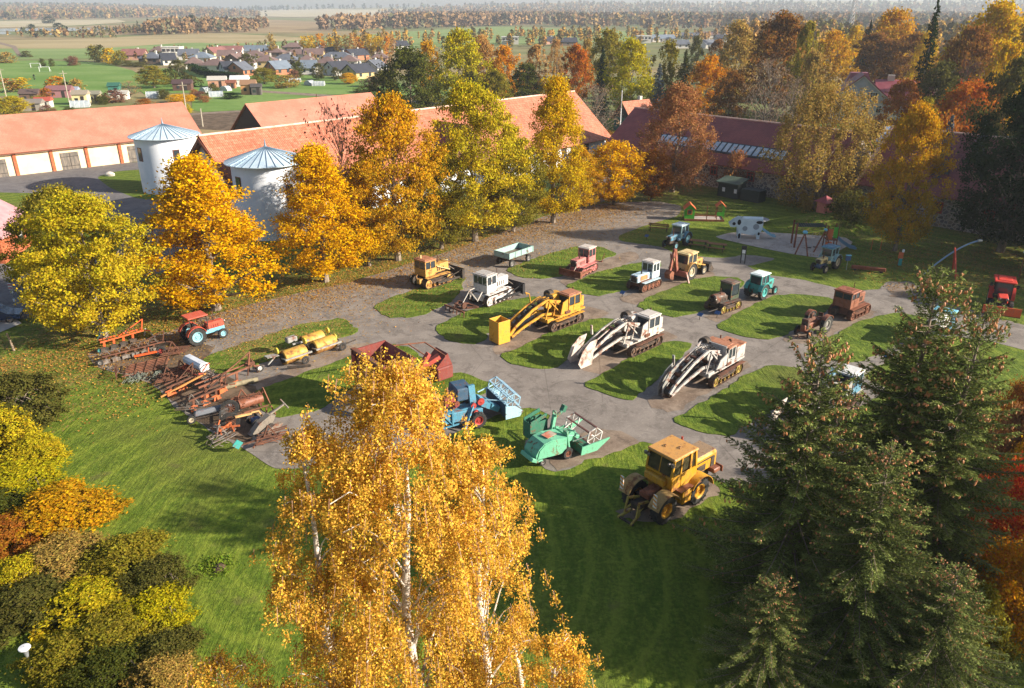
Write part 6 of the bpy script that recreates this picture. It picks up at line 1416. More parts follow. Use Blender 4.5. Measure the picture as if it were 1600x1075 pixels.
# rusty brown crawler
t = crawler(1326, 491, 40, 'rust brown crawler with boxy cab right of the dark old tractor', P_BRN, P_BRN, paint('paint_rust_roof', '8a5038', .7), L=3.7, ty=.9, h=.9, trm=RUST, wm=RUSTL, fm=RUST, hz=(1.1, 2.1), hx=1.3, hw=1.2, cabw=1.7, cabx=(-1.75, -.25), cz=(1.1, 1.9, 2.5), nf=2, ns=2)
MB().box((-2.0, .4, .7), (.6, .5, .7), b=.05).build('winch', DRK, t)
# backhoe loader
t = farm_tractor(1077, 431, 45, 'ochre backhoe loader with folded rusty digging arm on its left side', P_YEL2, W_CR, cabm=P_CR, roofm=P_CR, s=1.12, under=P_OLV); t.name = 'backhoe_loader'; t['category'] = 'backhoe'
AR = paint('paint_rust_arm', '8c5040', .6)
MB().prism([(1.75, .25), (2.6, .1), (2.7, .3), (2.25, .75), (2.2, 1.0), (1.8, .9)], 1.9, 0, 'xz').build('loader_bucket', DRK, t); MB().bar((.2, -.55, 1.3), (1.95, -.55, .7), .12).bar((.2, .55, 1.3), (1.95, .55, .7), .12).build('loader_arm', P_YEL2, t)
MB().box((-2.0, 0, .75), (.3, 1.9, .5), b=.04).bar((-2.0, -.9, .9), (-2.1, -1.3, .05), .14).bar((-2.0, .9, .9), (-2.1, 1.3, .05), .14).build('stabiliser', AR, t)
MB().bar((-2.1, .1, .8), (-2.7, .1, 3.1), .26, .3).build('boom', AR, t); MB().bar((-2.75, .1, 3.15), (-3.3, .1, 1.0), .2, .24).bar((-2.5, .35, 1.1), (-2.95, .35, 2.7), .09).bar((-2.5, -.15, 1.1), (-2.95, -.15, 2.7), .09).build('dipper', AR, t)
MB().tube([(-2.25, .1, 1.4), (-2.95, .1, 2.6)], .06, 8).build('cylinder', P_CR, t); MB().prism([(-3.0, .35), (-3.5, .5), (-3.65, 1.0), (-3.3, 1.25), (-2.95, 1.05)], .6, .1, 'xz').build('bucket', RUSTL, t)
# two axle trailer
t = mach('trailer', 803, 411, 49, 'pale blue grey four wheeled tipping trailer at the upper edge of the yard', 'trailer')
mb = MB()
for sy in (-1, 1): mb.box((0, sy * 1.05, 1.38), (4.1, .07, .62))
for x in (-2.02, 2.02): mb.box((x, 0, 1.38), (.07, 2.02, .62))
mb.build('side_board', P_TRB, t); MB().box((0, 0, 1.04), (4.1, 2.14, .08)).build('floor', mat('trailer_floor', '6a5c50', '4c4038', 2), t); mb = MB()
for k in range(5):
    for sy in (-1, 1): mb.box((-2 + k, sy * 1.11, 1.38), (.08, .05, .66))
mb.build('stake', P_TRB, t); MB().box((0, .4, .85), (3.9, .12, .2)).box((0, -.4, .85), (3.9, .12, .2)).box((1.4, 0, .7), (.2, 1.6, .14)).box((-1.4, 0, .7), (.2, 1.6, .14)).bar((1.6, 0, .6), (3.3, 0, .5), .1).build('chassis', DRK, t)
for x in (-1.4, 1.4):
    for sy in (-1, 1): wheel(t, x, sy * .9, .42, .22, W_GR, lug=False, n=18)

# bucket chain trenchers
def trencher(px, py, yaw, label, pm, roofm, swing, kind, rollm=None, cablow=0., s=1.):
    t = mach('trencher', px, py, yaw, label, 'trencher', s=s)
    for sy in (-1, 1): track(t, sy * .95, -2.15, 2.15, .9, .48, TRK, TRK, 6, rollm)
    MB().box((0, 0, .95), (4.4, 1.5, .35), b=.04).box((.6, 0, 1.2), (3.6, 2.1, .14)).build('chassis', pm, t)
    if kind == 'c':
        cab(t, -.15, .95, 2.1, 1.25, 1.75, 2.6, pm, roofm, ns=2, nf=2); MB().box((1.95, -.1, 1.75), (1.3, 1.7, 1.0), b=.06).build('engine_cover', pm, t); MB().box((1.95, -.1, 2.3), (1.34, 1.74, .08), b=.02).build('engine_lid', roofm, t)
        MB().prism([(-1.7, 1.4), (-.3, 1.4), (-.2, 2.9), (-1.2, 2.6)], .08, 1.1, 'xz').prism([(-1.7, 1.4), (-.3, 1.4), (-.2, 2.3), (-1.2, 2.0)], .08, -1.0, 'xz').box((-.25, .1, 2.0), (.08, 2.0, 1.6)).build('hopper', pm, t)
        MB().tube([(1.2, .5, 2.0), (1.2, .5, 2.9)], .06, 8).build('exhaust', RUST, t); MB().tube([(1.4, -.3, 2.3), (1.4, -.3, 2.7), (1.2, -.3, 2.75)], .09, 8).build('air_filter', RUST, t)
    else:
        cab(t, .2, 1.75, 1.3, 1.25, 1.85, 2.75, pm, roofm, ns=2, nf=1)
        for o in [c for c in t.children if c.name.split('.')[0] in ('cab_body', 'cab_roof', 'side_window', 'windscreen', 'rear_window', 'door', 'seat')]: o.location.y = -.4
        MB().box((2.2, .1, 1.75), (.75, 1.7, .95), b=.05).build('engine_cover', pm, t); MB().box((.1, .65, 2.0), (1.3, .9, 1.5), b=.05).build('housing', pm, t)
        MB().prism([(-.75, 1.3), (.15, 1.3), (.15, 2.55), (-.5, 2.35)], .08, -.95, 'xz').prism([(-.75, 1.3), (.15, 1.3), (.15, 2.75), (-.5, 2.6)], .08, .2, 'xz').build('side_plate', pm, t)
        MB().tube([(2.2, .3, 2.2), (2.2, .3, 2.85)], .06, 8).build('exhaust', RUST, t)
    a = R(swing)
    def bp(s_, y, z): return Vector((-.3 - s_ * math.cos(a) + y * math.sin(a), -s_ * math.sin(a) + y * math.cos(a) if False else y * math.cos(a) + s_ * math.sin(a), z))
    # boom: upper and lower beams on both sides, tension struts
    top = [(0, 2.3), (1.6, 2.75), (3.2, 2.2), (5.0, 1.15), (5.6, .55)]; lo = [(.4, 1.3), (2.0, 1.55), (4.0, .95), (5.4, .35)]
    for y in (-.5, .5):
        mb = MB()
        for (s0, z0), (s1, z1) in zip(top[:-1], top[1:]): mb.bar(bp(s0, y, z0), bp(s1, y, z1), .12, .24)
        mb.build('boom_beam', pm, t); mb = MB()
        for (s0, z0), (s1, z1) in zip(lo[:-1], lo[1:]): mb.bar(bp(s0, y, z0), bp(s1, y, z1), .12, .22)
        mb.build('lower_beam', pm, t)
        MB().bar(bp(-.3, y * 1.5, .9), bp(1.4, y * 1.3, 2.75), .09).bar(bp(1.3, y * 1.3, 2.7), bp(1.9, y * 1.4, .9), .09).bar(bp(1.4, y * 1.3, 2.7), bp(-1.0, y * 1.3, 1.6), .08).bar(bp(.6, y * 1.3, 2.5), bp(1.0, y * 1.3, .8), .08).build('strut', pm, t)
    mb = MB(); m2 = MB()
    path = [(1.2, 2.45), (2.8, 2.2), (4.4, 1.35), (5.5, .45), (5.2, .2), (3.8, .75), (2.2, 1.25), (1.0, 1.5)]
    per = [0]
    for i in range(len(path)): per.append(per[-1] + math.dist(path[i], path[(i + 1) % len(path)]))
    nb = 16
    for k in range(nb * 3):
        q = per[-1] * k / (nb * 3); i = max(j for j in range(len(path)) if per[j] <= q); f = (q - per[i]) / (per[i + 1] - per[i]); A_, B_ = path[i], path[(i + 1) % len(path)]
        s_, z = A_[0] + (B_[0] - A_[0]) * f, A_[1] + (B_[1] - A_[1]) * f; p = bp(s_, 0, z); mb.box(p, (.2, .34, .07), ry=math.atan2(B_[1] - A_[1], B_[0] - A_[0]), rz=-a)
        if k % 3 == 0: m2.box(p + Vector((0, 0, .13 if i < 3 else -.12)), (.26, .62, .2), ry=math.atan2(B_[1] - A_[1], B_[0] - A_[0]), rz=-a, b=.03)
    mb.build('chain', DRK, t); m2.build('bucket', RUST if kind != 'a' else DRK, t)
    for k in range(5): MB().tube([(-.1, -.5 + .25 * k, 1.9), bp(.8, -.4 + .2 * k, 2.9 + .1 * (k % 2)), bp(1.9, -.35 + .18 * k, 2.75), bp(2.6 + .3 * k, -.3 + .15 * k, 2.35 - .12 * k)], .028, 5, cap=False).build('hose', SEAT, t)
    MB().box((.1, -.9, 1.35), (.7, .35, .3), b=.03).build('tool_box', RUST, t)
    for sy in (-1, 1): MB().bar((-1.6, sy * 1.25, 1.0), (2.0, sy * 1.25, 1.02), .3, .03).build('track_guard', RUST if kind != 'a' else pm, t)
    MB().tube([bp(1.4, -.62, 2.35), bp(1.4, .62, 2.35)], .36, 16).build('drive_drum', pm, t); MB().tube([bp(5.3, -.45, .5), bp(5.3, .45, .5)], .3, 16).build('end_drum', DRK, t)
    MB().tube([(-.2, .75, 1.2), (-.55, .75, 2.6)], .33, 14).build('spoil_chute', DRK if kind == 'a' else pm, t)
    MB().lathe([(.1, -.3), (.45, -.25), (.45, .25), (.1, .3)], (-.2, 1.0, 2.55), 'x', 16).build('blower', DRK, t)
    if kind == 'a':
        for y in (-.62, .62):
            q = MB().box((0, 0, 0), (1.25, .1, 2.0), b=.03).build('shield', paint('paint_panel_yellow', 'cc9526', .15), t); q.location = bp(6.3, y, 1.05); q.rotation_euler = (0, 0, -a)
        for k in range(2): 
            q = MB().box((0, 0, 0), (.06, 1.2, 1.95), b=.01).build('shield_back', paint('paint_panel_yellow', 'cc9526', .15), t); q.location = bp(6.3 + (.58 if k else -.58), 0, 1.05); q.rotation_euler = (0, 0, -a)
        MB().tube([bp(2.6, .4, 2.5), bp(2.8, .4, 3.4), bp(3.2, .4, 3.6), bp(3.3, .1, 3.5)], .05, 6).build('handle_bar', pm, t)
    else:
        sw = paint('paint_blade_white', 'c8bab0', .55, scale=.9) if kind == 'b' else P_GREY
        for y in ((-.66, .66) if kind == 'b' else (.5, .1)):
            poly = [(5.1, .15), (6.2, .05), (6.5, .5), (6.1, 1.5), (5.4, 2.1), (4.6, 2.2), (5.0, 1.2)] if kind == 'b' else [(5.3, .1), (5.7, .1), (5.75, 1.0), (5.1, 1.9), (4.2, 2.4), (4.1, 2.1), (4.8, 1.6), (5.3, .9)]
            q = MB().prism([(-s_ - .3, z) for s_, z in poly], .06, y, 'xz').build('side_shield', sw, t); q.rotation_euler = (0, 0, -a); q.location = bp(0, 0, 0) - Vector((-.3 * math.cos(a), .3 * math.sin(a), 0))
        MB().bar(bp(4.2, .5, 2.1), bp(4.3, .5, 2.9), .18, .1).bar(bp(4.4, -.4, 2.0), bp(3.2, -.4, 2.6), .08).build('marker_arm', sw, t)
    return t
trencher(872, 506, 44, 'yellow trencher with long bucket boom ending in a tall yellow panel box', P_YEL, paint('paint_rusty_roof', 'a06a4c', .5), 6, 'a')
trencher(993, 543, 44, 'white trencher with rust streaked curved side shield on its boom', P_WHR, paint('paint_dusty_white', 'b8b0a8', .2), 9, 'b')
trencher(1116, 588, 45, 'rusty white trencher with open hopper and mossy yellow rollers', paint('paint_weathered_white', 'aaa6a2', .45), paint('paint_rusty_roof', 'a06a4c', .5), 6, 'c', rollm=P_OLV)
trencher(1300, 640, 45, 'blue cabbed trencher mostly hidden behind the left foreground spruce', P_GREY, P_WH, 8, 'b', rollm=DRK)
for o in list(COL.objects):
    if o.parent and o.parent.get('label', '').startswith('blue cabbed trencher') and o.name.split('.')[0] in ('cab_body', 'housing', 'door'):
        o.material_slots[0].link = 'OBJECT'; o.material_slots[0].material = P_BLUE

# ---- big articulated tractor
t = mach('articulated_tractor', 1038, 787, 40, 'big yellow articulated tractor in the foreground with striped marker boards on its rear fenders', 'tractor', s=.95)
for x in (1.55, -1.5):
    for sy in (-1, 1): wheel(t, x, sy * 1.08, .86, .62, W_YE, n=30)
MB().box((1.8, 0, 1.0), (3.6, .9, .5), b=.05).box((-1.4, 0, .95), (2.6, .8, .45), b=.05).tube([(0, 0, .5), (0, 0, 1.4)], .3, 12).build('frame', DRK, t)
MB().bar((1.55, -1, .86), (1.55, 1, .86), .3).bar((-1.5, -1, .86), (-1.5, 1, .86), .3).build('axle', DRK, t)
MB().box((2.75, 0, 2.02), (2.3, 1.45, 1.15), b=.14).build('hood', P_K7, t); MB().box((2.75, 0, 2.615), (2.1, 1.25, .04), b=.015).build('hood_top', paint('paint_bare_hood', '8c7458', .6), t)
for sy in (-1, 1):
    MB().box((2.3, sy * .74, 1.85), (.8, .04, .42), b=.01).box((3.4, sy * .74, 1.95), (.35, .04, .7), b=.01).build('side_grille', DRK, t)
    MB().box((2.6, sy * .735, 2.3), (1.7, .03, .08)).build('trim_strip', DRK, t)
    fend(t, 1.55, .86, sy * 1.12, 1.1, .78, P_K7, 8, 150); fend(t, -1.5, .86, sy * 1.12, 1.08, .8, paint('paint_dusty_fender', 'a08048', .5), 25, 158)
    MB().box((.35, sy * .95, 1.05), (.85, .75, .95), b=.05).box((.35, sy * 1.34, 1.05), (.6, .04, .7), b=.01).build('fuel_tank', P_K7, t)
    MB().box((.55, sy * 1.1, 1.62), (1.9, .6, .06)).build('footboard', P_BRN, t)
    m = mat('marker_white', 'd8d4cc'); 
    q = MB().box((-2.55, sy * 1.25, 1.95), (.05, .24, .85)).build('marker_board', m, t)
    for k in range(3): MB().prism([(sy * 1.25 - .12, 1.6 + .27 * k), (sy * 1.25 + .12, 1.72 + .27 * k), (sy * 1.25 + .12, 1.84 + .27 * k), (sy * 1.25 - .12, 1.72 + .27 * k)], .07, -2.55, 'yz').build('stripe', mat('marker_orange', 'd08a1c'), q)
MB().box((3.75, 0, 1.25), (.75, 1.9, .3), b=.05).box((4.12, 0, 1.25), (.1, 2.1, .42), b=.02).build('front_platform', P_BRN, t)
for sy in (-1, 1): MB().box((4.18, sy * .75, 1.27), (.04, .5, .3), b=.01).build('bumper_panel', P_K7, t)
# cab: large sloping rear glass
mb = MB(); w2 = .98
for sy in (-1, 1):
    mb.prism([(-.75, 1.6), (1.5, 1.6), (1.5, 2.55), (-.82, 2.5)], .07, sy * (w2 - .035), 'xz')
    mb.bar((-.8, sy * (w2 - .06), 2.5), (-.62, sy * (w2 - .06), 3.62), .12).bar((1.44, sy * (w2 - .06), 2.5), (1.3, sy * (w2 - .06), 3.62), .14)
    mb.bar((.0, sy * (w2 - .05), 2.5), (.05, sy * (w2 - .05), 3.62), .1).bar((.85, sy * (w2 - .05), 2.5), (.85, sy * (w2 - .05), 3.62), .16)
mb.box((-.76, 0, 2.0), (.08, 2 * w2 - .16, .9)).box((1.46, 0, 2.1), (.08, 2 * w2 - .16, 1.0)).box((-.80, 0, 2.52), (.16, 2 * w2 - .02, .1)).bar((-.8, 0, 2.5), (-.62, 0, 3.62), .06)
mb.box((.35, 0, 3.58), (2.0, 2 * w2 - .1, .1)); mb.build('cab_body', P_K7, t)
MB().box((.35, 0, 3.70), (2.25, 2.1, .16), b=.08).build('cab_roof', P_K7T, t)
for x, a in ((.1, .4), (.55, -.3)): MB().tube([(x - .12, a - .1, 3.78), (x - .06, a, 3.84), (x + .06, a, 3.84), (x + .12, a + .1, 3.78)], .025, 6).build('roof_handle', RUST, t)
GL2 = mat('dusty_glass', '2c2a20', '4c4430', 2, .25)
MB().bar((-.79, 0, 2.58), (-.64, 0, 3.54), 2 * w2 - .24, .02).build('rear_window', GL2, t)
for sy in (-1, 1):
    MB().prism([(-.68, 2.58), (-.06, 2.58), (0.0, 3.5), (-.54, 3.5)], .02, sy * (w2 - .06), 'xz').prism([(.08, 2.62), (.74, 2.62), (.74, 3.5), (.12, 3.5)], .02, sy * (w2 - .06), 'xz').prism([(.96, 2.62), (1.34, 2.62), (1.24, 3.5), (.96, 3.5)], .02, sy * (w2 - .06), 'xz').build('side_window', GL2, t)
    d = MB().box((.42, sy * (w2 + .012), 2.12), (.78, .03, .95), b=.01).build('door', P_K7, t); MB().box((.15, sy * (w2 + .04), 2.4), (.14, .03, .03)).build('handle', DRK, d)
    MB().box((-.86, sy * 1.0, 3.45), (.14, .2, .2)).lathe([(.02, -.98), (.09, -.97), (.09, -.86)], (0, sy * .75, 3.45), 'x', 10).build('work_lamp', CHR, t)
MB().box((-.95, .1, 2.15), (.35, 1.5, .5), b=.08).build('rear_tank', P_K7, t); MB().box((.1, -.2, 2.2), (.6, .6, .15), b=.03).box((-.15, -.2, 2.6), (.12, .55, .7), b=.03).build('seat', mat('tan_seat', 'b0883c'), t); steering(t, .9, 2.7, -.2)
MB().tube([(1.75, .45, 2.5), (1.75, .45, 3.5)], .11, 12).tube([(1.75, .45, 3.3), (1.75, .45, 3.75)], .07, 10).build('exhaust', paint('paint_red_exhaust', '9c3a2c', .4), t)
for sy in (-1, 1):
    MB().bar((-2.0, sy * .35, 1.2), (-2.9, sy * .42, 1.5), .12).bar((-2.9, sy * .42, 1.55), (-3.1, sy * .45, .45), .1).bar((-2.6, sy * .3, .6), (-3.6, sy * .5, .4), .12).tube([(-2.1, sy * .3, 1.1), (-3.05, sy * .42, .8)], .06, 8).build('hitch_arm', P_OLV, t)
MB().bar((-3.5, -.6, .4), (-3.5, .6, .4), .12).tube([(-2.4, 0, 1.2), (-2.7, .2, 1.0), (-3.0, .1, .6)], .03, 5).build('hitch_bar', DRK, t); MB().box((-1.4, 0, 1.45), (1.3, .75, .35), b=.06).build('gear_housing', P_BRN, t)

def reel(root, cx, cz, r, half, bars_, mbat, mend, n=6, ends=(-1, 0, 1)):
    for e in ends:
        mb = MB(); y = e * half
        for k in range(n):
            a, b_ = 6.283 * k / n + .3, 6.283 * (k + 1) / n + .3
            mb.bar((cx + r * math.cos(a), y, cz + r * math.sin(a)), (cx + r * math.cos(b_), y, cz + r * math.sin(b_)), .07).bar((cx, y, cz), (cx + r * math.cos(a), y, cz + r * math.sin(a)), .05)
        mb.build('reel_end', mend, root)
    for k in range(n):
        a = 6.283 * k / n + .3; MB().bar((cx + r * math.cos(a), -half, cz + r * math.sin(a)), (cx + r * math.cos(a), half, cz + r * math.sin(a)), .14, .05).build('reel_bat', mbat, root)
    MB().tube([(cx, -half - .1, cz), (cx, half + .1, cz)], .04, 8).build('reel_shaft', DRK, root)
# ---- mint green combine
t = mach('combine_harvester', 872, 709, 33, 'mint green combine harvester with white ended reel on the near lawn edge', 'combine harvester', s=.86)
pr = [(-2.6, .75), (-.6, .55), (.1, .6), (.1, 1.75), (-1.2, 1.95), (-1.9, 1.85), (-2.35, 1.5), (-2.6, 1.1)]
MB().prism(pr, 1.5, -.15, 'xz').build('straw_hood', P_GRN, t)
for sy in (-.93, .63): MB().prism([(-2.5, .8), (-.6, .6), (.05, .65), (.05, 1.7), (-1.2, 1.88), (-1.85, 1.78), (-2.3, 1.42)], .05, sy, 'xz').box((-.55, sy, 1.2), (.7, .08, .5), b=.01).build('side_panel', P_GRN, t)
MB().box((-1.0, -.15, 1.99), (.9, .7, .03), rz=.2).build('faded_plate', mat('faded_red_plate', 'b86a50', 'a8a090', 2), t)
MB().box((-2.72, -.15, .72), (.5, 1.5, .3), rx=0, ry=.5, b=.04).box((-2.3, -.15, .5), (.7, 1.4, .12), b=.03).build('chaff_tray', P_GRN, t)
MB().box((-.9, 1.25, 1.7), (1.5, .05, 1.3)).box((-.9, 2.15, 1.7), (1.5, .05, 1.3)).box((-1.65, 1.7, 1.7), (.05, .95, 1.3)).box((-.15, 1.7, 1.7), (.05, .95, 1.3)).box((-.9, 1.7, 1.1), (1.5, .9, .06)).bar((-1.6, 1.25, 2.35), (-.2, 1.25, 2.75), .06, .3).bar((-1.6, 2.15, 2.35), (-.2, 2.15, 2.75), .06, .3).build('grain_tank', P_GRND, t)
MB().bar((-.05, .9, 1.2), (.3, .95, 2.75), .28, .24).build('elevator', P_GRN, t); MB().tube([(.3, .95 + .22 * math.cos(a), 2.8 + .22 * math.sin(a)) for a in [6.283 * k / 10 for k in range(11)]], .06, 6, cap=False).build('elevator_ring', P_GRN, t)
MB().box((.3, -.6, 1.3), (.18, .5, 1.7), ry=-.15, b=.03).build('unloading_leg', P_GRN, t); MB().tube([(.9, 1.7, 1.9), (1.9, 2.0, 2.2)], .13, 10).box((1.9, 2.0, 2.3), (.3, .4, .5), ry=.5).build('auger_spout', P_GRND, t)
MB().box((.9, .1, 1.25), (1.3, 1.3, .5), ry=.28, b=.04).build('feeder_house', P_GRN, t); MB().tube([(.3, .55, 1.9), (.9, .2, 1.6), (1.2, -.4, 1.7)], .05, 6).lathe([(.05, -.06), (.3, -.05), (.3, .05), (.05, .06)], (.8, -.45, 1.5), 'y', 16).lathe([(.05, -.06), (.22, -.05), (.22, .05), (.05, .06)], (.35, .75, 1.6), 'y', 16).build('pulley', P_GRN, t)
for sy in (-1.55, 1.75): MB().prism([(1.0, .3), (3.4, .5), (2.5, .35), (1.1, .85)] if False else [(.9, .3), (2.4, .25), (3.6, .95), (3.5, 1.0), (1.0, .95)], .07, sy, 'xz').build('header_side', P_GRN, t)
MB().box((1.1, .1, .62), (.08, 3.2, .7)).box((1.75, .1, .28), (1.3, 3.2, .06)).tube([(1.5, -1.4, .55), (1.5, 1.6, .55)], .18, 12).build('header_trough', P_GRND, t)
reel(t, 2.3, 1.35, .72, 1.35, 6, mat('dark_brown_bat', '4c2c28', '5c3830', 2), P_WH, ends=(-1, 1))
for sy in (-1, 1): wheel(t, .15, sy * .95, .45, .3, RUSTL, lug=False, n=18)
wheel(t, -1.9, -.7, .28, .2, W_GR, lug=False, n=14); wheel(t, -1.9, .5, .28, .2, W_GR, lug=False, n=14)
MB().bar((.8, -.7, 1.1), (1.8, -1.4, 1.7), .06).bar((1.8, -1.4, 1.7), (2.3, -1.35, 1.35), .06).build('reel_arm', P_WH, t); MB().bar((.8, .9, 1.1), (2.3, 1.35, 1.35), .06).build('reel_arm', P_WH, t)
# ---- blue combine
t = mach('combine_harvester', 733, 660, 27, 'faded blue combine harvester with long open reel beside the foreground birch', 'combine harvester', s=.9)
BL = paint('paint_combine_blue', '4a86a0', .42); BD = paint('paint_combine_dark_blue', '2f4c64', .35)
MB().box((-.2, 1.0, 2.3), (1.5, 1.8, 1.0), b=.1, top=(.85, .9, 0)).build('grain_tank', BD, t)
MB().bar((.4, .0, .9), (.35, .35, 2.9), .3, .5).bar((-.9, -1.2, .25), (.15, -.55, 1.9), .28, .16).build('elevator', BL, t)
MB().box((-1.2, 0, 1.0), (2.4, 1.3, .8), b=.05).box((.4, 0, .95), (1.0, 1.2, .6), b=.04).build('thresher_body', BL, t)
mb = MB().bar((-2.4, -.7, .4), (-.4, -.7, .5), .1).bar((-2.4, .7, .4), (-.4, .7, .5), .1).bar((-2.4, -.7, .4), (-2.4, -.7, 1.5), .12).bar((-1.6, -.7, .4), (-1.6, -.7, 1.7), .12).bar((-2.4, -.7, 1.5), (-.4, -.7, 1.6), .1).bar((-2.4, -.7, 1.5), (-1.6, -.7, .5), .06); mb.build('side_frame', BL, t)
MB().box((-1.5, .3, 2.0), (.9, .6, .75), b=.08).box((-1.2, .05, 1.75), (.4, .5, .5), b=.05).tube([(-1.5, .3, 2.3), (-1.6, .3, 3.1)], .05, 8).lathe([(.03, -.08), (.22, -.06), (.22, .06), (.03, .08)], (-1.05, -.25, 1.9), 'y', 14).build('engine', paint('paint_engine_red', '8c3c3c', .5), t)
for x, z, r_ in ((.7, 1.9, .28), (.1, 1.7, .22), (.3, 1.1, .2)): MB().lathe([(.03, -.78), (r_ * .5, -.74), (r_, -.76), (r_, -.66), (.03, -.66)], (x, 0, z), 'y', 16).build('pulley', W_RD, t)
MB().bar((.9, -.3, 1.6), (2.3, -.3, .75), .5, .45).bar((.9, .5, 1.6), (2.3, .5, .75), .7, .4).build('feeder_house', BL, t)
wheel(t, .3, -1.05, .62, .4, W_RD, n=24); wheel(t, .3, 1.05, .62, .4, W_RD, n=24); wheel(t, -2.0, .6, .4, .25, W_RD, lug=False, n=16)
MB().box((2.5, .3, .9), (.08, 3.4, 1.0)).box((3.0, .3, .35), (1.1, 3.4, .08)).build('header_trough', BD, t)
for y in (-1.42, 2.02): MB().prism([(2.4, .3), (3.6, .3), (3.9, .7), (3.2, 1.25), (2.4, 1.4)], .06, y, 'xz').build('header_side', paint('paint_blue_white', '9cc4d4', .3), t)
MB().tube([(3.0, -1.35, .75), (3.0, 1.95, .75)], .18, 12).build('header_auger', CHR, t)
P_RL = paint('paint_reel_grey_blue', '8cb0c4', .1); q = empty('tmp'); reel(q, 3.1, 1.65, .62, 1.6, 6, P_RL, P_RL, ends=(-1, -.33, .33, 1))
for c_ in list(q.children): c_.parent = t; c_.location = (0, .3, 0)
bpy.data.objects.remove(q); MB().bar((1.2, -.4, 1.8), (3.1, -1.35, 1.65), .07).bar((3.1, -1.35, 1.65), (3.7, -1.4, 1.0), .06).build('reel_arm', P_RL, t); MB().bar((1.2, 1.0, 1.8), (3.1, 1.95, 1.65), .07).build('reel_arm', P_RL, t)
# ---- dark red hopper wagon with lettering
t = mach('hopper_wagon', 601, 622, 40, 'dark red sloping hopper wagon with white lettering rising behind the foreground birch', 'hopper', s=1.28)
# long left-facing board: y across, rear face at x=-1
MB().box((-1.0, -.2, 2.0), (.12, 3.1, 1.6), b=.01).build('rear_board', P_DRED, t); MB().box((-1.0, -.2, 2.86), (.3, 3.2, .12), b=.02).build('top_rail', paint('paint_rail_brown', '6c4434', .6), t)
for y in (-1.75, -.7, .35, 1.3): MB().box((-1.1, y, 2.0), (.1, .1, 1.55), b=.01).build('board_rib', P_DRED, t)
MB().prism([(-1, 1.2), (.2, 1.2), (1.1, 2.8), (-1, 2.8)], .08, 1.36, 'xz').prism([(-1, 1.2), (.2, 1.2), (1.1, 2.8), (-1, 2.8)], .08, -1.76, 'xz').bar((.2, -.2, 1.22), (1.1, -.2, 2.75), 3.1, .08).box((-.4, -.2, 1.2), (1.2, 3.0, .08)).build('hopper_side', P_DRED, t)
MB().box((-1.15, 1.1, 2.0), (.16, .3, 1.2), b=.05).build('bracket', paint('paint_bracket_red', 'a8483c', .2), t)
fc = bpy.data.curves.new('lettering', 'FONT'); fc.body = 'KC – 2,6'; fc.size = .52; fc.extrude = .006; fc.space_character = 1.15
tf = bpy.data.objects.new('tmp', fc); COL.objects.link(tf); dg = bpy.context.evaluated_depsgraph_get(); me = bpy.data.meshes.new_from_object(tf.evaluated_get(dg)); bpy.data.objects.remove(tf)
for v in me.vertices: x, y, z = v.co; v.co = (-1.072 - z, .25 - x * .8, 1.75 + y)
o = obj('lettering', me, mat('faded_white_lettering', 'b8a49c', '8c6c64', 6), t); me.flip_normals()
MB().box((.6, .2, .8), (4.2, .12, .16)).box((.6, -.8, .8), (4.2, .12, .16)).box((0, -.3, .65), (.15, 2.0, .12)).bar((2.6, -.3, .7), (4.2, -.3, .5), .12).build('chassis', DRK, t)
for sy in (-1, 1): wheel(t, -.2, sy * 1.1 - .2, .45, .25, W_GR, lug=False, n=18)
MB().bar((1.2, -1.2, 1.2), (2.2, -1.4, 2.6), .35, .2).bar((1.8, -.4, 1.2), (3.3, -.8, 1.9), .35, .25).build('loading_arm', paint('paint_bracket_red', 'a8483c', .2), t); MB().bar((1.5, 1.2, 2.4), (3.4, .8, 2.2), .06).bar((3.4, .8, 2.2), (3.6, -1.0, 1.9), .06).bar((2.4, 1.0, 2.3), (3.0, -.9, 1.6), .05).bar((2.0, .4, 1.4), (3.5, .2, 1.4), .06).build('guard_frame', RUSTL, t)
MB().tube([(-1.4, -1.9, .9), (-1.6, -1.3, .9)], .3, 12).build('blue_drum', BD, t)
MB().box((3.6, -.2, .75), (1.1, 1.5, .8), b=.05).prism([(3.0, 1.1), (4.2, 1.1), (3.9, 1.9)], 1.2, -.2, 'xz').build('receiving_box', P_DRED, t)

# ---- three drum land roller
t = mach('land_roller', 490, 555, YAW - 1, 'yellow three drum field roller rusted on top between the two left lawns', 'roller')
PY2 = paint('paint_roller_yellow', 'b08a34', .55, scale=1.)
for (x, y) in ((-1.75, 0), (1.05, .0), (.9, 1.5)):
    MB().lathe([(.02, x - 1.0), (.5, x - 1.0), (.56, x - .96), (.58, x - .9), (.58, x + .9), (.56, x + .96), (.5, x + 1.0), (.02, x + 1.0)], (0, y, .6), 'x', 28).build('drum', PY2, t)
    MB().lathe([(.1, x - 1.03), (.42, x - 1.03), (.42, x - 1.05), (.1, x - 1.05)], (0, y, .6), 'x', 20).build('drum_end', SEAT, t)
    MB().bar((x - 1.1, y, .6), (x - 1.1, y - .75, .7), .08).bar((x + 1.1, y, .6), (x + 1.1, y - .75, .7), .08).bar((x - 1.2, y - .75, .7), (x + 1.2, y - .75, .7), .12).build('drum_frame', P_GREY, t)
for x, y, z in ((-2.95, .45, 1.15), (-.45, .4, 1.25), (2.3, 1.3, 1.1), (2.2, .1, .9)): MB().lathe([(.03, -.06), (.27, -.05), (.29, .05), (.1, .07)], (x, y, z), 'x', 16).build('yellow_cap', mat('cap_yellow', 'c8b43c', 'a8983c', 3), t); MB().bar((x, y, z), (x + .2, y - .3, .6), .07).build('cap_bracket', DRK, t)
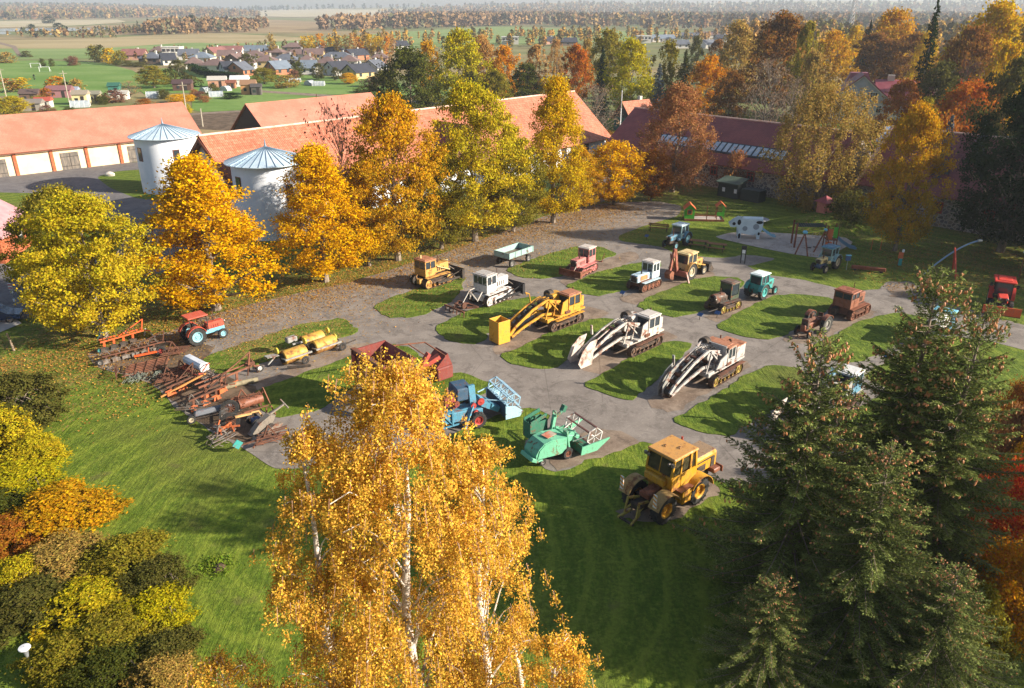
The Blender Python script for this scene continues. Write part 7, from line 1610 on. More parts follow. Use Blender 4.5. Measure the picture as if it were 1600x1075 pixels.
MB().box((-1.0, 1.5, 1.25), (.9, .5, .45), b=.06).build('weight_box', P_GREY, t); MB().bar((-1.2, 1.0, 1.0), (.2, .8, 1.0), .12).bar((-3.3, .2, .8), (-4.1, -.1, .5), .08).box((-3.5, .3, .95), (1.0, .6, .05), ry=.1).build('seat_board', P_GREY, t)
for x, y in ((-1.4, -1.1), (2.2, -1.0)): wheel(t, x, y, .34, .1, DRK, lug=False, n=16, spokes=6)
MB().bar((2.2, -.9, .4), (3.8, -.5, .3), .08).bar((-3.0, -1.0, .2), (-1.4, -1.8, .1), .14).build('drawbar', DRK, t)

# ---- ploughs, harrows and the like on the left strip
def imp(px, py, yaw, label, cat, name, s=1.): return mach(name, px, py, yaw, label, cat, s=s)
def plough(px, py, yaw, label, fm, sm, n=4, step=.75, s=1., curved=True, depth=.8):
    t = imp(px, py, yaw, label, 'plough', 'plough', s)
    L = n * step
    MB().bar((-L / 2, -.35, depth), (L / 2 + .4, .5, depth), .1, .1).bar((-L / 2, .25, depth), (L / 2 + .3, 1.0, depth), .07, .07).bar((L / 2 + .3, .4, depth), (L / 2 + .3, 1.1, depth), .1).build('frame', fm, t)
    for k in range(n):
        x = -L / 2 + step * (k + .4); y = -.35 + .85 * (k + .4) / n
        MB().bar((x, y, depth), (x - .05, y, .3), .09, .16).build('shank', fm, t)
        MB().prism([(x - .38, .02), (x + .28, .03), (x + .2, .22), (x - .05, .42), (x - .42, .34)], .05, y - .12, 'xz').bar((x - .35, y - .35, .2), (x + .2, y - .05, .15), .04, .3).build('mouldboard', sm, t)
        if curved: MB().tube([(x + .3, y, depth + .02), (x + .1, y, depth + .42), (x - .25, y, depth + .45), (x - .45, y, depth + .1)], .035, 6).build('spring', sm, t)
    MB().bar((L / 2 + .3, .7, depth), (L / 2 + .5, .7, depth + .9), .09).bar((L / 2 + .5, .7, depth + .9), (0, .3, depth), .06).bar((L / 2 + .5, .4, depth), (L / 2 + .9, .4, depth - .1), .08).build('headstock', fm, t)
    return t
t = plough(190, 542, 33, 'bright orange red plough with green wheel under the leftmost oak', P_OR, DRK, 4, .72, 1.05)
wheel(t, -1.6, -.5, .22, .12, P_TEAL, lug=False, n=14); MB().tube([(-1.5, .3, .9), (-1.2, .3, 1.35), (-.6, .4, 1.3)], .05, 6).build('green_arm', P_TEAL, t); MB().bar((2.0, .5, .9), (2.6, .3, .1), .07).bar((2.0, .5, .9), (1.9, 1.1, .1), .07).build('stand', P_WH, t)
t = plough(208, 558, 30, 'long rusty plough with a row of curved springs in front of the orange one', RUST, CHR, 6, .72, 1.0, True, .6); wheel(t, -2.4, -.6, .25, .14, W_GR, lug=False, n=14)
plough(280, 612, 35, 'short plough with bright orange mouldboards at the lawn edge', RUST, paint('paint_orange_share', 'b05c30', .3), 2, .8, 1.1, False, .6)
plough(352, 612, 42, 'large rust brown plough with orange legs in the middle of the implement strip', RUSTL, paint('paint_orange_share', 'b05c30', .3), 3, 1.15, 1.15, False, .95)
plough(325, 632, 40, 'rust brown plough frame with orange legs nearer the lawn', RUST, paint('paint_orange_share', 'b05c30', .3), 3, .9, 1., False, .8)
# spike harrow on its edge
t = imp(222, 578, 30, 'flat rusty spike harrow grid with a comb of teeth lying near the lawn', 'harrow', 'spike_harrow')
for k in range(7):
    MB().bar((-1.5 + .12 * k, -1.1 + .32 * k, .2), (1.7 + .08 * k, -.9 + .32 * k, .2), .07, .06).build('harrow_bar', RUSTL, t)
for k in range(5): MB().bar((-1.3 + .7 * k, -1.1, .24), (-.9 + .75 * k, 1.1, .24), .05).build('cross_bar', RUST, t)
mb = MB()
for k in range(12): mb.bar((-1.75, -1.2 + .2 * k, .7 - .04 * k), (-1.9, -1.25 + .2 * k, .05), .035)
mb.bar((-1.7, -1.3, .75), (-1.7, 1.2, .35), .07).bar((-.6, -1.1, .2), (-.6, -1.1, 1.1), .05); mb.build('harrow_tooth', RUST, t)
t = imp(228, 561, 25, 'small orange drawbar with red hub and black wheel on the earth', 'implement', 'drawbar'); MB().bar((-.8, 0, .35), (.9, 0, .45), .16, .14).bar((.3, 0, .4), (.35, 0, .9), .08).build('bar', P_OR, t); wheel(t, 1.2, .1, .4, .18, W_RD, lug=False, n=16); MB().bar((.9, 0, .45), (1.15, 0, .45), .1).build('stub', P_DRED, t)
# chain harrow heap
t = imp(228, 592, 20, 'tangled grey green chain harrow lying on the grass edge', 'harrow', 'chain_harrow'); rd = random.Random(4)
mb = MB()
for k in range(70):
    x, y = rd.uniform(-1.2, 1.2), rd.uniform(-.7, .7); a = rd.uniform(0, 3.14); mb.tube([(x, y, .05 + rd.random() * .15), (x + .25 * math.cos(a), y + .25 * math.sin(a), .15 + rd.random() * .2), (x + .5 * math.cos(a + .5), y + .5 * math.sin(a + .5), .05)], .022, 4)
q = mb.build('chain_link', paint('paint_grey_green', '6c7468', .3), t); q['kind'] = 'stuff'
# seed drill with white tank
t = imp(310, 588, -40, 'seed drill with long shiny white tank on red frame', 'seed drill', 'seed_drill')
MB().prism([(-.38, .95), (-.12, .75), (.12, .75), (.38, .95), (.4, 1.25), (.22, 1.42), (-.22, 1.42), (-.4, 1.25)], 2.4, 0, 'yz').build('tank', mat('white_enamel', 'c8d0dc', 'b0b8c4', 1, .25), t)
MB().box((1.23, 0, 1.1), (.06, .7, .55), b=.01).build('tank_end', WHT, t); MB().box((0, 0, .62), (2.8, .12, .12)).box((0, -.55, .5), (2.8, .1, .1)).bar((1.3, 0, .6), (1.5, -.7, .9), .1).bar((-1.3, 0, .6), (-1.3, -.7, .5), .1).tube([(1.3, .4, 1.3), (1.6, .1, 1.45), (1.7, -.4, 1.1)], .05, 6).build('frame', P_RED, t)
mb = MB()
for k in range(10): mb.tube([(-1.1 + .24 * k, 0, .75), (-1.1 + .24 * k, -.3, .4), (-1.1 + .24 * k, -.6, .08)], .03, 5)
mb.build('seed_tube', P_DRED, t); wheel(t, 1.45, .1, .4, .15, W_RD, lug=False, n=16); wheel(t, -1.45, .1, .4, .15, W_RD, lug=False, n=16)
t = imp(300, 610, 40, 'long orange pole implement with grey tine basket beyond the seed drill', 'implement', 'tedder'); MB().bar((-2.2, 0, .15), (1.2, 0, 1.0), .12, .1).build('pole', paint('paint_faded_orange', 'c08040', .3), t); mb = MB()
for k in range(40): a = rd.uniform(0, 6.28); mb.tube([(1.4 + rd.gauss(0, .2), 0, .7), (1.4 + .6 * math.cos(a), rd.uniform(-.5, .5), .7 + .6 * math.sin(a))], .018, 4)
mb.build('tine_basket', CHR, t); wheel(t, 1.3, -.6, .45, .1, RUST, lug=False, n=16, spokes=6)
# dark grey drill box on its side, rakes, thresher wheel group
t = imp(332, 652, 32, 'long dark grey seed box with small white wheel at the grass edge', 'seed drill', 'seed_box'); MB().box((.2, 0, .55), (2.8, .5, .35), b=.08, top=(.9, .6, 0)).build('box', paint('paint_slate', '5c6068', .3), t); wheel(t, -1.4, -.3, .3, .1, W_CR, lug=False, n=16); wheel(t, 1.7, -.3, .3, .1, W_CR, lug=False, n=16); MB().bar((-1.4, -.3, .3), (1.7, -.3, .3), .07).build('axle', DRK, t)
t = imp(362, 660, 20, 'hay rake with two big thin iron hoop wheels', 'hay rake', 'hay_rake')
for y in (-1.0, .9): wheel(t, 0, y, .62, .06, RUST, lug=False, n=26, spokes=10)
MB().bar((0, -1, .62), (0, .9, .62), .08).bar((0, -.2, .62), (1.6, -.2, .5), .08).build('axle', RUST, t); mb = MB()
for k in range(16): y = -.85 + .11 * k; mb.tube([(-.1, y, .7), (-.55, y, .75), (-.75, y, .4), (-.55, y, .08)], .016, 4)
mb.build('rake_tine', CHR, t); MB().lathe([(.02, -.12), (.22, -.06), (.26, .06), (.02, .1)], (-.9, -1.3, .5), 'z', 12).bar((-.9, -1.3, .1), (-.9, -1.3, .5), .06).build('iron_seat', CHR, t)
t = imp(357, 676, 35, 'small bright orange cultivator frame at the lawn edge', 'cultivator', 'cultivator')
MB().bar((-.9, -.5, .4), (.6, .5, .5), .1).bar((-.9, .3, .45), (.7, -.4, .45), .1).bar((-.6, -.7, .35), (-.6, .6, .5), .09).bar((.2, -.8, .4), (.3, .7, .45), .09).bar((-.7, 0, .4), (-.4, .1, 1.0), .08).build('frame', paint('paint_orange_share', 'b05c30', .3), t); mb = MB()
for k in range(6): mb.tube([(-.7 + .25 * k, -.4 + .1 * k, .45), (-.85 + .25 * k, -.5 + .1 * k, .2), (-.65 + .25 * k, -.5 + .1 * k, .02)], .035, 5)
mb.build('tine', RUSTL, t)
t = imp(400, 668, 40, 'horse mower with pale wooden pole and light blue hub', 'mower', 'horse_mower'); wheel(t, 0, -.5, .42, .12, P_LB, lug=False, n=18); wheel(t, 0, .5, .42, .12, RUST, lug=False, n=18, spokes=8); MB().bar((-1.2, .2, 1.1), (-.1, .2, 1.0), .16, .12).tube([(-.1, .2, 1.05), (.4, .2, 1.0), (.6, .1, .5)], .07, 6).build('wooden_pole', mat('pale_wood', 'c49a64', 'a87e50', 3), t); MB().box((.1, 0, .5), (.6, .6, .3), b=.05).build('gearbox', P_NAVY, t); MB().tube([(.9, .3, .1), (1.0, .3, 1.0), (1.3, .2, 1.1), (1.5, .1, .4)], .06, 6).build('lever', RUSTL, t)
t = imp(418, 672, 45, 'pale grey iron digger with broad curved share beside the birch', 'digger', 'potato_digger'); MB().prism([(-1.3, .1), (-.6, .0), (.3, .4), (.6, .95), (.2, 1.1), (-.6, .75)], .5, 0, 'xz').prism([(-.9, .1), (.3, .05), (.8, .5), (.2, .6)], .4, -.6, 'xz').build('share', paint('paint_bare_iron', '766e64', .5), t)
MB().bar((.2, 0, 1.0), (1.6, .2, 1.3), .12, .1).bar((.2, .3, .9), (1.6, .5, 1.1), .09).bar((1.6, -.2, 1.1), (1.5, .6, 1.5), .08).build('beam', paint('paint_bare_iron', '766e64', .5), t); wheel(t, .4, .4, .35, .1, W_GR, lug=False, n=16)
t = imp(386, 703, 20, 'small implement with a turquoise diamond plate at the lower tip of the strip', 'implement', 'cultivator'); MB().bar((-.8, 0, .3), (1.6, .6, .35), .09).bar((.4, -.5, .3), (.9, .8, .35), .08).build('frame', RUST, t); q = MB().box((0, 0, 0), (.5, .05, .5)).build('plate', P_TEAL, t); q.location = (-.5, -.15, .55); q.rotation_euler = (0, .78, .3)
t = imp(392, 640, 40, 'brown wooden tined cylinder machine near the middle lawn', 'implement', 'threshing_cylinder'); MB().tube([(-.8, 0, .6), (.9, 0, .6)], .35, 14).build('cylinder', P_BRN, t); mb = MB()
for k in range(40): a = rd.uniform(0, 6.28); x = rd.uniform(-.8, .9); mb.bar((x, .3 * math.cos(a), .6 + .3 * math.sin(a)), (x, .55 * math.cos(a), .6 + .55 * math.sin(a)), .035)
mb.build('tine', RUST, t); MB().bar((.8, .4, .1), (1.1, .1, 1.3), .08).bar((1.3, -.3, .1), (1.1, .1, 1.3), .08).bar((-.9, -.5, .15), (1.1, -.5, .15), .08).build('frame', RUSTL, t)
t = imp(393, 583, 40, 'upright rusty grinder with white flywheel on the long lawn', 'implement', 'root_grinder'); MB().bar((-.4, -.3, 0), (-.1, 0, 1.2), .08).bar((.4, -.3, 0), (.1, 0, 1.2), .08).bar((0, .4, 0), (0, 0, 1.2), .08).box((0, 0, .75), (.6, .5, .4), b=.06).bar((0, 0, 1.1), (-.1, .1, 1.6), .06).build('frame', RUST, t); wheel(t, .6, -.3, .3, .07, P_WH, lug=False, n=18)
t = imp(372, 605, 35, 'fallen grey log lying on the long lawn edge', 'log', 'log'); MB().tube([(-1.4, 0, .2), (0, .05, .22), (1.5, -.05, .2)], .2, 10).build('trunk_piece', mat('weathered_log', '8c8268', '6c6450', 3, .9, bump=.4), t)
rd = random.Random(12)
for i, (px, py, lab) in enumerate([(262, 596, 'rusty iron linkage with two pale struts left of the seed drill'), (300, 640, 'small heap of grey iron spring teeth on the strip'), (378, 632, 'rust brown drill frame behind the large plough'), (345, 690, 'scattered pale scrap iron bits near the lawn'), (420, 690, 'rusty harrow segment beside the birch'), (284, 585, 'small rusty plough beam behind the seed drill'), (240, 545, 'low dark cultivator on the earth behind the row of springs'), (270, 555, 'single rusty bent implement frame at the end of the wheel ruts')]):
    t = imp(px, py, rd.uniform(10, 60), lab, 'implement', 'implement_frame'); m_ = [RUST, CHR, RUSTL, CHR, RUST, RUSTL, DRK, RUST][i]
    mb = MB()
    for k in range(6): a = rd.uniform(-.3, .3); mb.bar((-1.0 + .1 * k, -.7 + .28 * k, .35 + a * .3), (1.0 + .1 * k, -.6 + .26 * k, .3 - a * .3), .07)
    mb.build('frame', m_, t); mb = MB()
    for k in range(10): x, y = rd.uniform(-.9, .9), rd.uniform(-.7, .7); mb.tube([(x, y, .4), (x - .15, y, .2), (x + .1, y, .02)], .03, 5)
    mb.build('tine', m_, t); MB().bar((-.3, 0, .35), (.1, .1, 1.1), .08).bar((.5, 0, .35), (.1, .1, 1.1), .08).build('headstock', m_, t)

# ---- blue and white lorry behind the tall spruce, parked car
t = mach('lorry', 1462, 527, 48, 'old lorry with blue cab and white tank half hidden by the tallest spruce', 'lorry')
for x in (1.7, -1.4):
    for sy in (-1, 1): wheel(t, x, sy * .85, .45, .26, W_GR, n=18)
MB().box((0, 0, .7), (5.6, .8, .2)).build('chassis', DRK, t); MB().box((2.2, 0, 1.15), (1.1, 1.1, .65), b=.2).box((1.75, .75, .95), (1.1, .4, .3), b=.12).box((1.75, -.75, .95), (1.1, .4, .3), b=.12).build('bonnet', P_BLUE, t); cab(t, .5, 1.6, 1.7, .8, 1.5, 2.1, P_BLUE, P_LB, ns=1, nf=2)
MB().tube([(-2.3, 0, 1.5), (.3, 0, 1.5)], .72, 20).build('tank', P_WH, t); MB().box((-1, 0, .9), (2.7, 1.7, .1)).build('bed', P_BLUE, t)
for sy in (-1, 1): MB().lathe([(.02, 2.8), (.1, 2.79), (.1, 2.7)], (0, sy * .5, 1.15), 'x', 10).build('headlight', CHR, t)
def car(px, py, yaw, col, label):
    t = mach('parked_car', px, py, yaw, label, 'car')
    m = mat('car_paint_' + col, col, rough=.2, spec=.8)
    MB().prism([(-2.1, .35), (2.15, .35), (2.2, .7), (1.2, .88), (.5, 1.38), (-1.1, 1.42), (-1.9, .95), (-2.15, .8)], 1.72, 0, 'xz').build('body', m, t)
    MB().prism([(1.02, .9), (.45, 1.33), (-1.0, 1.36), (-1.65, .95)], 1.74, 0, 'xz').build('side_window', GLASS, t)
    for x in (1.3, -1.3):
        for sy in (-1, 1): wheel(t, x, sy * .78, .32, .2, CHR, lug=False, n=18)
    for sy in (-1, 1): MB().box((2.16, sy * .6, .65), (.1, .35, .16), b=.03).build('headlight', CHR, t)
    return t
car(-6, 503, 20, '1c2c4a', 'dark blue car parked at the left edge on the grey driveway')

# ---- barrier post, posts, stumps, rock, lamps, signs
o = pole('barrier_post', 27, 486, 2.7, .05, 'thin post with red and white top plate beside the driveway', 'sign', ST)
MB().box((0, -.02, 2.45), (.42, .06, .55)).build('plate', mat('sign_white', 'd8d8d8'), o); 
for k in range(2): MB().box((0, -.06, 2.3 + k * .3), (.4, .02, .12)).build('stripe', mat('sign_red', 'a8203c'), o)
MB().box((0, -.05, 1.9), (.3, .05, .2)).build('small_plate', WHT, o); MB().box((.02, -.05, 1.1), (.2, .05, .3)).build('post_box', WHT, o)
for px, py, h, r_, lab in [(22, 548, 1.6, .11, 'leaning wooden post on the grass at the left edge'), (304, 448 + 18, 1.1, .09, 'brown stake behind the second oak')]:
    o = pole('wooden_post', px, py, h, r_, lab, 'post', mat('grey_wood', '8c7a68', '6c5c4c', 3)); o.rotation_euler = (0, -.12, 0)
for px, py, lab in [(424, 448, 'slim trunk behind the second oak, at the grass strip')]:
    o = pole('young_tree', px, py, 2.2, .09, lab, 'tree', DBARK)
p = G(172, 275); o = MB(); rd = random.Random(3)
o.lathe([(.05, 0), (.75, .05), (.8, .45), (.5, .8), (.1, .95)], (0, 0, 0), 'z', 9); o = o.build('boulder', mat('pale_boulder', 'c8c0b4', 'a49c90', 1.5, .9, bump=.5), None, None, p.to_tuple()); tag(o, 'pale boulder on the lawn near the farther tower', 'boulder'); o.scale = (1.1, .7, .8)
zl = ZT(24.5, 1012); o = empty('park_lamp', (XT(24.5, zl, 38), 24.5, 0), 0, 'park lamp with white disc top among the lower left bushes', 'lamp'); MB().tube([(0, 0, 4.42 - zl), (0, 0, 4.2)], .06, 10).build('pole', ST, o); o.location.z = zl - 4.4; MB().lathe([(.02, 4.45), (.23, 4.42), (.24, 4.38), (.08, 4.2)], (0, 0, 0), 'z', 24).build('lamp_disc', WHT, o); MB().lathe([(.06, 3.9), (.13, 4.3), (.14, 4.36)], (0, 0, 0), 'z', 16).build('lamp_body', ST, o)
def label_sign(px, py, lab, yaw=-45):
    t = mach('info_sign', px, py, yaw, lab, 'sign', 'small blue sloping name signs before the machines'); MB().box((0, 0, .5), (.5, .38, .03), rx=.6).build('plate', mat('sign_blue', '2c4a78', '3c5a88', 8, .3), t); MB().bar((0, 0, 0), (0, 0, .5), .05).build('post', DRK, t)
for a in [(972, 465, 'small blue name sign left of the pale blue crawler'), (1093, 500, 'small blue name sign at the front of the green brown crawler'), (1010, 375, 'small blue name sign on the lawn left of the blue tractor'), (1120, 497, 'small blue name sign at the corner of the middle lawn'), (1385, 566, 'small blue name sign behind the spruces')]: label_sign(*a)
o = pole('info_post', 1322, 422, 1.5, .04, 'blue topped post sign beside the grey blue tractor', 'sign', ST); MB().box((0, 0, 1.35), (.5, .2, .55)).build('plate', mat('sign_blue', '2c4a78'), o); MB().box((0, 0, 1.66), (.56, .28, .06)).build('cap', P_LB, o)
o = mach('info_totem', 1160, 412, -20, 'tall black info totem with white panel at the path fork', 'sign'); MB().box((-.22, 0, 1.0), (.1, .14, 2.0)).box((.22, 0, 1.0), (.1, .14, 2.0)).box((0, 0, 1.75), (.36, .1, .5)).build('frame', SEAT, o); MB().box((0, -.06, 1.35), (.34, .04, .4)).build('panel', WHT, o); MB().box((0, -.04, .7), (.3, .03, .7)).build('lower_panel', mat('panel_grey', '9ca0a4'), o)
PL = mat('bench_plank', '8a5c38', '6c4830', 3, .8, stretch=(1, 8, 8))
def picnic(px, py, yaw, lab):
    t = mach('picnic_table', px, py, yaw, lab, 'picnic table', 'picnic tables on the lawn'); 
    for y in (-.3, -.1, .1, .3): MB().box((0, y, .74), (2.2, .17, .05)).build('top_plank', PL, t)
    for y in (-.8, .8): MB().box((0, y, .45), (2.2, .28, .05)).build('bench_plank', PL, t)
    for x in (-.8, .8): MB().bar((x, -.8, .02), (x, -.15, .72), .08).bar((x, .8, .02), (x, .15, .72), .08).bar((x, -.85, .42), (x, .85, .42), .08).build('leg_frame', DRK, t)
picnic(1091, 386, -22, 'left picnic table on the lawn right of the blue tractor'); picnic(1119, 391, -22, 'right picnic table on the lawn right of the blue tractor')
def bench(px, py, yaw, lab, L=2.6):
    t = mach('bench', px, py, yaw, lab, 'bench')
    for y in (0, .2): MB().box((0, y, .45), (L, .16, .06)).build('seat_plank', PL, t)
    for z in (.65, .85): MB().box((0, .38, z), (L, .05, .15)).build('back_plank', PL, t)
    for x in (-L * .4, L * .4): MB().bar((x, 0, 0), (x, 0, .45), .08).bar((x, .32, 0), (x, .4, .95), .08).build('leg', DRK, t)
bench(1028, 362, -20, 'brown bench behind the blue tractor'); bench(1060, 366, 30, 'orange brown seat right of the blue tractor cab', 1.0)
t = mach('beam', 1356, 424, -22, 'long red brown timber balance beam on the shaded lawn', 'beam'); MB().box((0, 0, .3), (3.4, .35, .35), b=.03).build('beam', mat('red_timber', '8a4a30', '6c3a28', 3, .8), t)
for x in (-1.3, 1.3): MB().box((x, 0, .07), (.3, .5, .13)).build('foot', DRK, t)

# ---- playground
GRN = mat('play_green', '4aa02c', '3f8c28', 2, .5); ORG = mat('play_orange', 'c8683c', 'b85c34', 2, .5); TIM = mat('play_timber', '6c3c28', '8a5034', 3, .8)
t = mach('sandpit_playhouse', 1100, 346, -6, 'sandpit with a green playhouse and a small roofed stall at its ends', 'playground')
MB().box((0, 0, .12), (5.2, .15, .24)).box((0, 2.2, .12), (5.2, .15, .24)).box((-2.55, 1.1, .12), (.15, 2.05, .24)).box((2.55, 1.1, .12), (.15, 2.05, .24)).build('sandpit_frame', TIM, t); MB().box((0, 1.1, .08), (4.9, 2.0, .1)).build('sand', SANDM, t)
MB().box((-1.95, .1, .85), (1.3, .06, 1.5)).box((-1.95, 1.3, .85), (1.3, .06, 1.5)).box((-2.57, .7, .85), (.06, 1.14, 1.5)).prism([(-2.6, 1.6), (-1.3, 1.6), (-1.95, 2.15)], .06, .1, 'xz').build('house_wall', GRN, t)
MB().bar((-2.75, .7, 1.5), (-1.95, .7, 2.25), 1.6, .06).bar((-1.15, .7, 1.5), (-1.93, .7, 2.24), 1.6, .06).build('house_roof', ORG, t)
w_ = MB().box((-1.95, .05, 1.15), (.65, .06, .65)).build('window', ORG, t); MB().box((-1.95, .02, 1.15), (.45, .04, .45)).build('window_opening', DRK, w_)
for x in (1.6, 2.5):
    for y in (.2, 1.2): MB().bar((x, y, 0), (x, y, 1.9), .1).build('post', TIM if x < 2 else GRN, t)
MB().bar((1.4, .7, 1.9), (2.05, .7, 2.5), 1.3, .06).bar((2.7, .7, 1.9), (2.07, .7, 2.49), 1.3, .06).build('stall_roof', ORG, t); MB().box((2.05, .15, .95), (.9, .05, .5)).build('counter_panel', GRN, t)
MB().bar((.3, .1, 0), (.3, .1, 2.0), .1).bar((.3, .1, .9), (-1.3, .1, .9), .08).bar((.3, .1, .75), (1.6, .1, .75), .08).build('rail', TIM, t)
# cow slide
t = mach('cow_slide', 1170, 372, -8, 'white play cow with black patches and a pale blue slide at its tail', 'playground')
CW = mat('cow_white', 'ccd8de', 'bccad2', 1, .4)
side = [(-2.6, 1.75), (-2.45, 1.45), (-2.0, 1.4), (-1.7, 1.5), (-1.55, 1.1), (-1.5, .7), (-1.45, .02), (-1.1, .02), (-1.05, .7), (-.3, .55), (.4, .5), (.65, .75), (.8, .02), (1.15, .02), (1.15, .8), (1.35, 1.2), (1.4, 2.1), (1.2, 2.45), (-1.2, 2.5), (-1.5, 2.55), (-2.0, 2.25)]
for y in (-.55, .55): MB().prism(side, .08, y, 'xz').build('cow_side', CW, t)
MB().tube([(-1.0, 0, 2.15), (1.35, 0, 2.15)], .5, 18).build('back_tunnel', CW, t); MB().box((.1, 0, .95), (2.2, 1.0, .1)).build('floor', TIM, t)
for (x, z, rx_, rz_) in ((-2.05, 1.85, .2, .2), (-1.45, 2.05, .22, .35), (.95, 2.1, .4, .2), (-1.28, .35, .16, .33), (1.0, .7, .14, .2)):
    MB().prism([(x + rx_ * math.cos(a), z + rz_ * math.sin(a)) for a in [6.283 * k / 10 for k in range(10)]], .03, -.605, 'xz').build('patch', SEAT, t)
for (x, z, r_) in ((.6, 1.55, .36), (-.7, 1.3, .3)): MB().prism([(x + r_ * math.cos(a), z + r_ * math.sin(a)) for a in [6.283 * k / 14 for k in range(14)]], .03, -.607, 'xz').build('round_patch', mat('patch_grey', '8c949c'), t)
mb = MB(); pts = [(1.2, 1.3), (1.9, .8), (2.6, .35), (3.1, .25)]
for (x0, z0), (x1, z1) in zip(pts[:-1], pts[1:]): mb.bar((x0, 0, z0), (x1, 0, z1), .6, .05); mb.bar((x0, -.3, z0 + .1), (x1, -.3, z1 + .1), .05, .22); mb.bar((x0, .3, z0 + .1), (x1, .3, z1 + .1), .05, .22)
mb.build('slide', mat('slide_blue', '8cb8cc', rough=.3), t)
# spinner dish
p = G(1187, 349); o = empty('spinner', p.to_tuple(), 0, 'grey round spinning dish on the grass above the cow', 'playground'); MB().lathe([(.1, .3), (.9, .35), (1.15, .55), (1.12, .6), (.85, .42), (.05, .4)], (0, 0, 0), 'z', 24).build('dish', mat('dish_grey', '8c9098', rough=.5), o); MB().tube([(0, 0, 0), (0, 0, .4)], .15, 8).build('post', DRK, o); MB().tube([(-.4, 0, .45), (-.2, 0, .85), (0, 0, .5), (.3, 0, .9), (.5, 0, .5)], .04, 6).build('handle', ST, o)
# swing and climbing tower
t = mach('swing_tower', 1280, 396, -8, 'wooden swing set with climbing tower, net bridge and blue slide', 'playground')
for x in (-1.9,):
    MB().bar((x - 1.0, -1.0, 0), (x, 0, 2.3), .12).build('leg', TIM, t); MB().bar((x + .3, -1.5, 0), (x, 0, 2.3), .12).build('leg', TIM, t)
MB().bar((-.6, .2, 0), (.6, 1.2, 2.4), .12).build('leg', TIM, t); MB().bar((1.3, -.2, 0), (.6, 1.2, 2.4), .12).build('leg', TIM, t)
MB().bar((-1.9, 0, 2.3), (.6, 1.2, 2.4), .12).build('swing_beam', mat('play_yellow', 'b0b83c'), t); MB().box((-1.9, 0, 2.4), (.5, .5, .35), b=.1).build('bracket', P_LB, t); MB().box((.6, 1.2, 2.45), (.4, .4, .3), b=.1).build('bracket', P_LB, t)
for f in (.3, .62):
    x, y = -1.9 + 2.5 * f, 1.2 * f; MB().bar((x - .2, y, 2.3), (x - .2, y, .5), .02).bar((x + .2, y, 2.3), (x + .2, y, .5), .02).build('chain', ST, t); MB().box((x, y, .5), (.5, .25, .08), b=.03).build('swing_seat', SEAT, t)
for x in (.9, 2.1):
    for y in (1.4, 2.6): MB().bar((x, y, 0), (x, y, 2.9), .11).build('post', TIM, t)
MB().box((1.5, 2, 1.2), (1.2, 1.2, .08)).build('platform', TIM, t); MB().box((1.2, 1.38, 1.9), (.6, .06, 1.2)).build('panel', ORG, t); MB().box((1.85, 1.38, 2.1), (.5, .06, 1.3)).build('panel', GRN, t); MB().box((1.2, 1.35, .6), (.7, .06, .8)).build('panel', ORG, t)
mb = MB()
for k in range(9): mb.bar((-2.4, 2.0 + .2 * k, 2.5), (.8, 2.0 + .2 * k, 2.6), .045)
for k in range(12): mb.bar((-2.4 + .28 * k, 2.0, 2.52), (-2.4 + .28 * k, 3.6, 2.56), .045)
mb.build('climbing_net', mat('net_dark', '2c3a38'), t)
for x in (-2.5, -2.4): 
    for y in (1.9, 3.7): MB().bar((x, y, 0), (x, y, 2.9), .1).build('post', TIM, t)
mb = MB(); pts = [(2.2, 1.4), (2.9, .85), (3.7, .4), (4.3, .3)]
for (x0, z0), (x1, z1) in zip(pts[:-1], pts[1:]): mb.bar((x0, 1.6, z0), (x1, 1.3, z1), .6, .05); mb.bar((x0, 1.3, z0 + .12), (x1, 1.0, z1 + .12), .05, .25); mb.bar((x0, 1.9, z0 + .12), (x1, 1.6, z1 + .12), .05, .25)
mb.build('slide', mat('slide_steel_blue', '5c7c94', rough=.35), t)
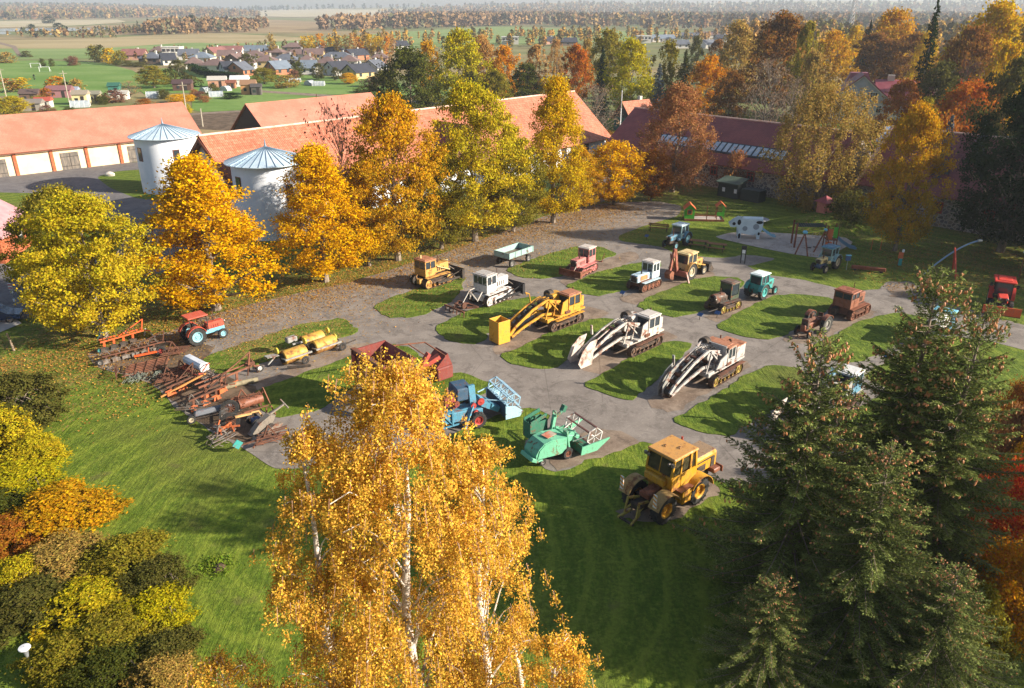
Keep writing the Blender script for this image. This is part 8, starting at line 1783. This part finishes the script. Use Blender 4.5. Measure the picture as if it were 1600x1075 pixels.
# little pink hut on the mound
p = G(1287, 352); o = empty('play_hut', (p.x, p.y + .6, 1.55), .5, 'tiny pink hut with hipped roof on top of the grass mound', 'hut'); MB().box((0, 0, .75), (1.5, 1.3, 1.5)).build('wall', mat('hut_pink', 'b06c60', 'a05c54', 2), o)
MB().add([(-1.1, -1, 1.45), (1.1, -1, 1.45), (1.1, 1, 1.45), (-1.1, 1, 1.45), (0, 0, 2.25)], [(0, 1, 4), (1, 2, 4), (2, 3, 4), (3, 0, 4), (3, 2, 1, 0)]).build('roof', mat('hut_roof', '8c3c44', '7c343c', 2), o); MB().box((.4, -.66, .95), (.45, .05, .55)).build('opening', DRK, o)
# seesaw posts and the aerial runway with curved mast
t = mach('play_totem', 1405, 416, -20, 'orange and turquoise play panel with white top on the shaded lawn', 'playground'); MB().box((0, 0, .45), (.35, .08, .8)).build('lower_panel', P_TEAL, t); MB().box((-.05, 0, 1.2), (.5, .1, .7)).build('upper_panel', ORG, t); MB().box((.1, 0, 1.7), (.24, .12, .35), b=.05).build('head', WHT, t); MB().bar((-.2, 0, 0), (-.25, 0, 1.9), .06).build('post', TIM, t)
t = mach('goal_frame', 1368, 392, -20, 'small orange hoop frame on leafy ground', 'frame'); MB().tube([(-.5, 0, 0), (-.5, 0, 1.3), (.5, .3, 1.3), (.5, .3, 0)], .04, 6).build('frame', ORG, t)
t = mach('pendulum_swing', 1490, 434, 10, 'curved blue pole resting on a red A frame under the dark trees', 'playground')
q = []
A_ = Vector((-2.3, 1.6, 0))
for k in range(13):
    f = k / 12; q.append((-2.3 + 4.7 * f ** 1.05, 1.6 - 1.2 * f, 3.75 * math.sin(f * 1.35) / math.sin(1.35)))
MB().tube(q, .09, 8).build('curved_pole', mat('pole_blue', '7c94b0', rough=.4), t); MB().box((q[-1][0], q[-1][1], q[-1][2]), (.5, .3, .25), b=.06).build('pole_head', ST, t)
MB().bar((-.6, -1.1, 0), (.1, .9, 2.95), .14).build('leg', mat('frame_red', 'b0341c'), t); MB().bar((1.1, 1.6, 0), (.1, .9, 2.95), .14).build('leg', MATS['frame_red'], t)
o = pole('lamp_post', 1592, 432, 2.7, .06, 'brown post with small white box at the right edge', 'lamp', TIM); MB().box((0, 0, 2.7), (.35, .25, .35), b=.05).build('lamp_head', WHT, o)
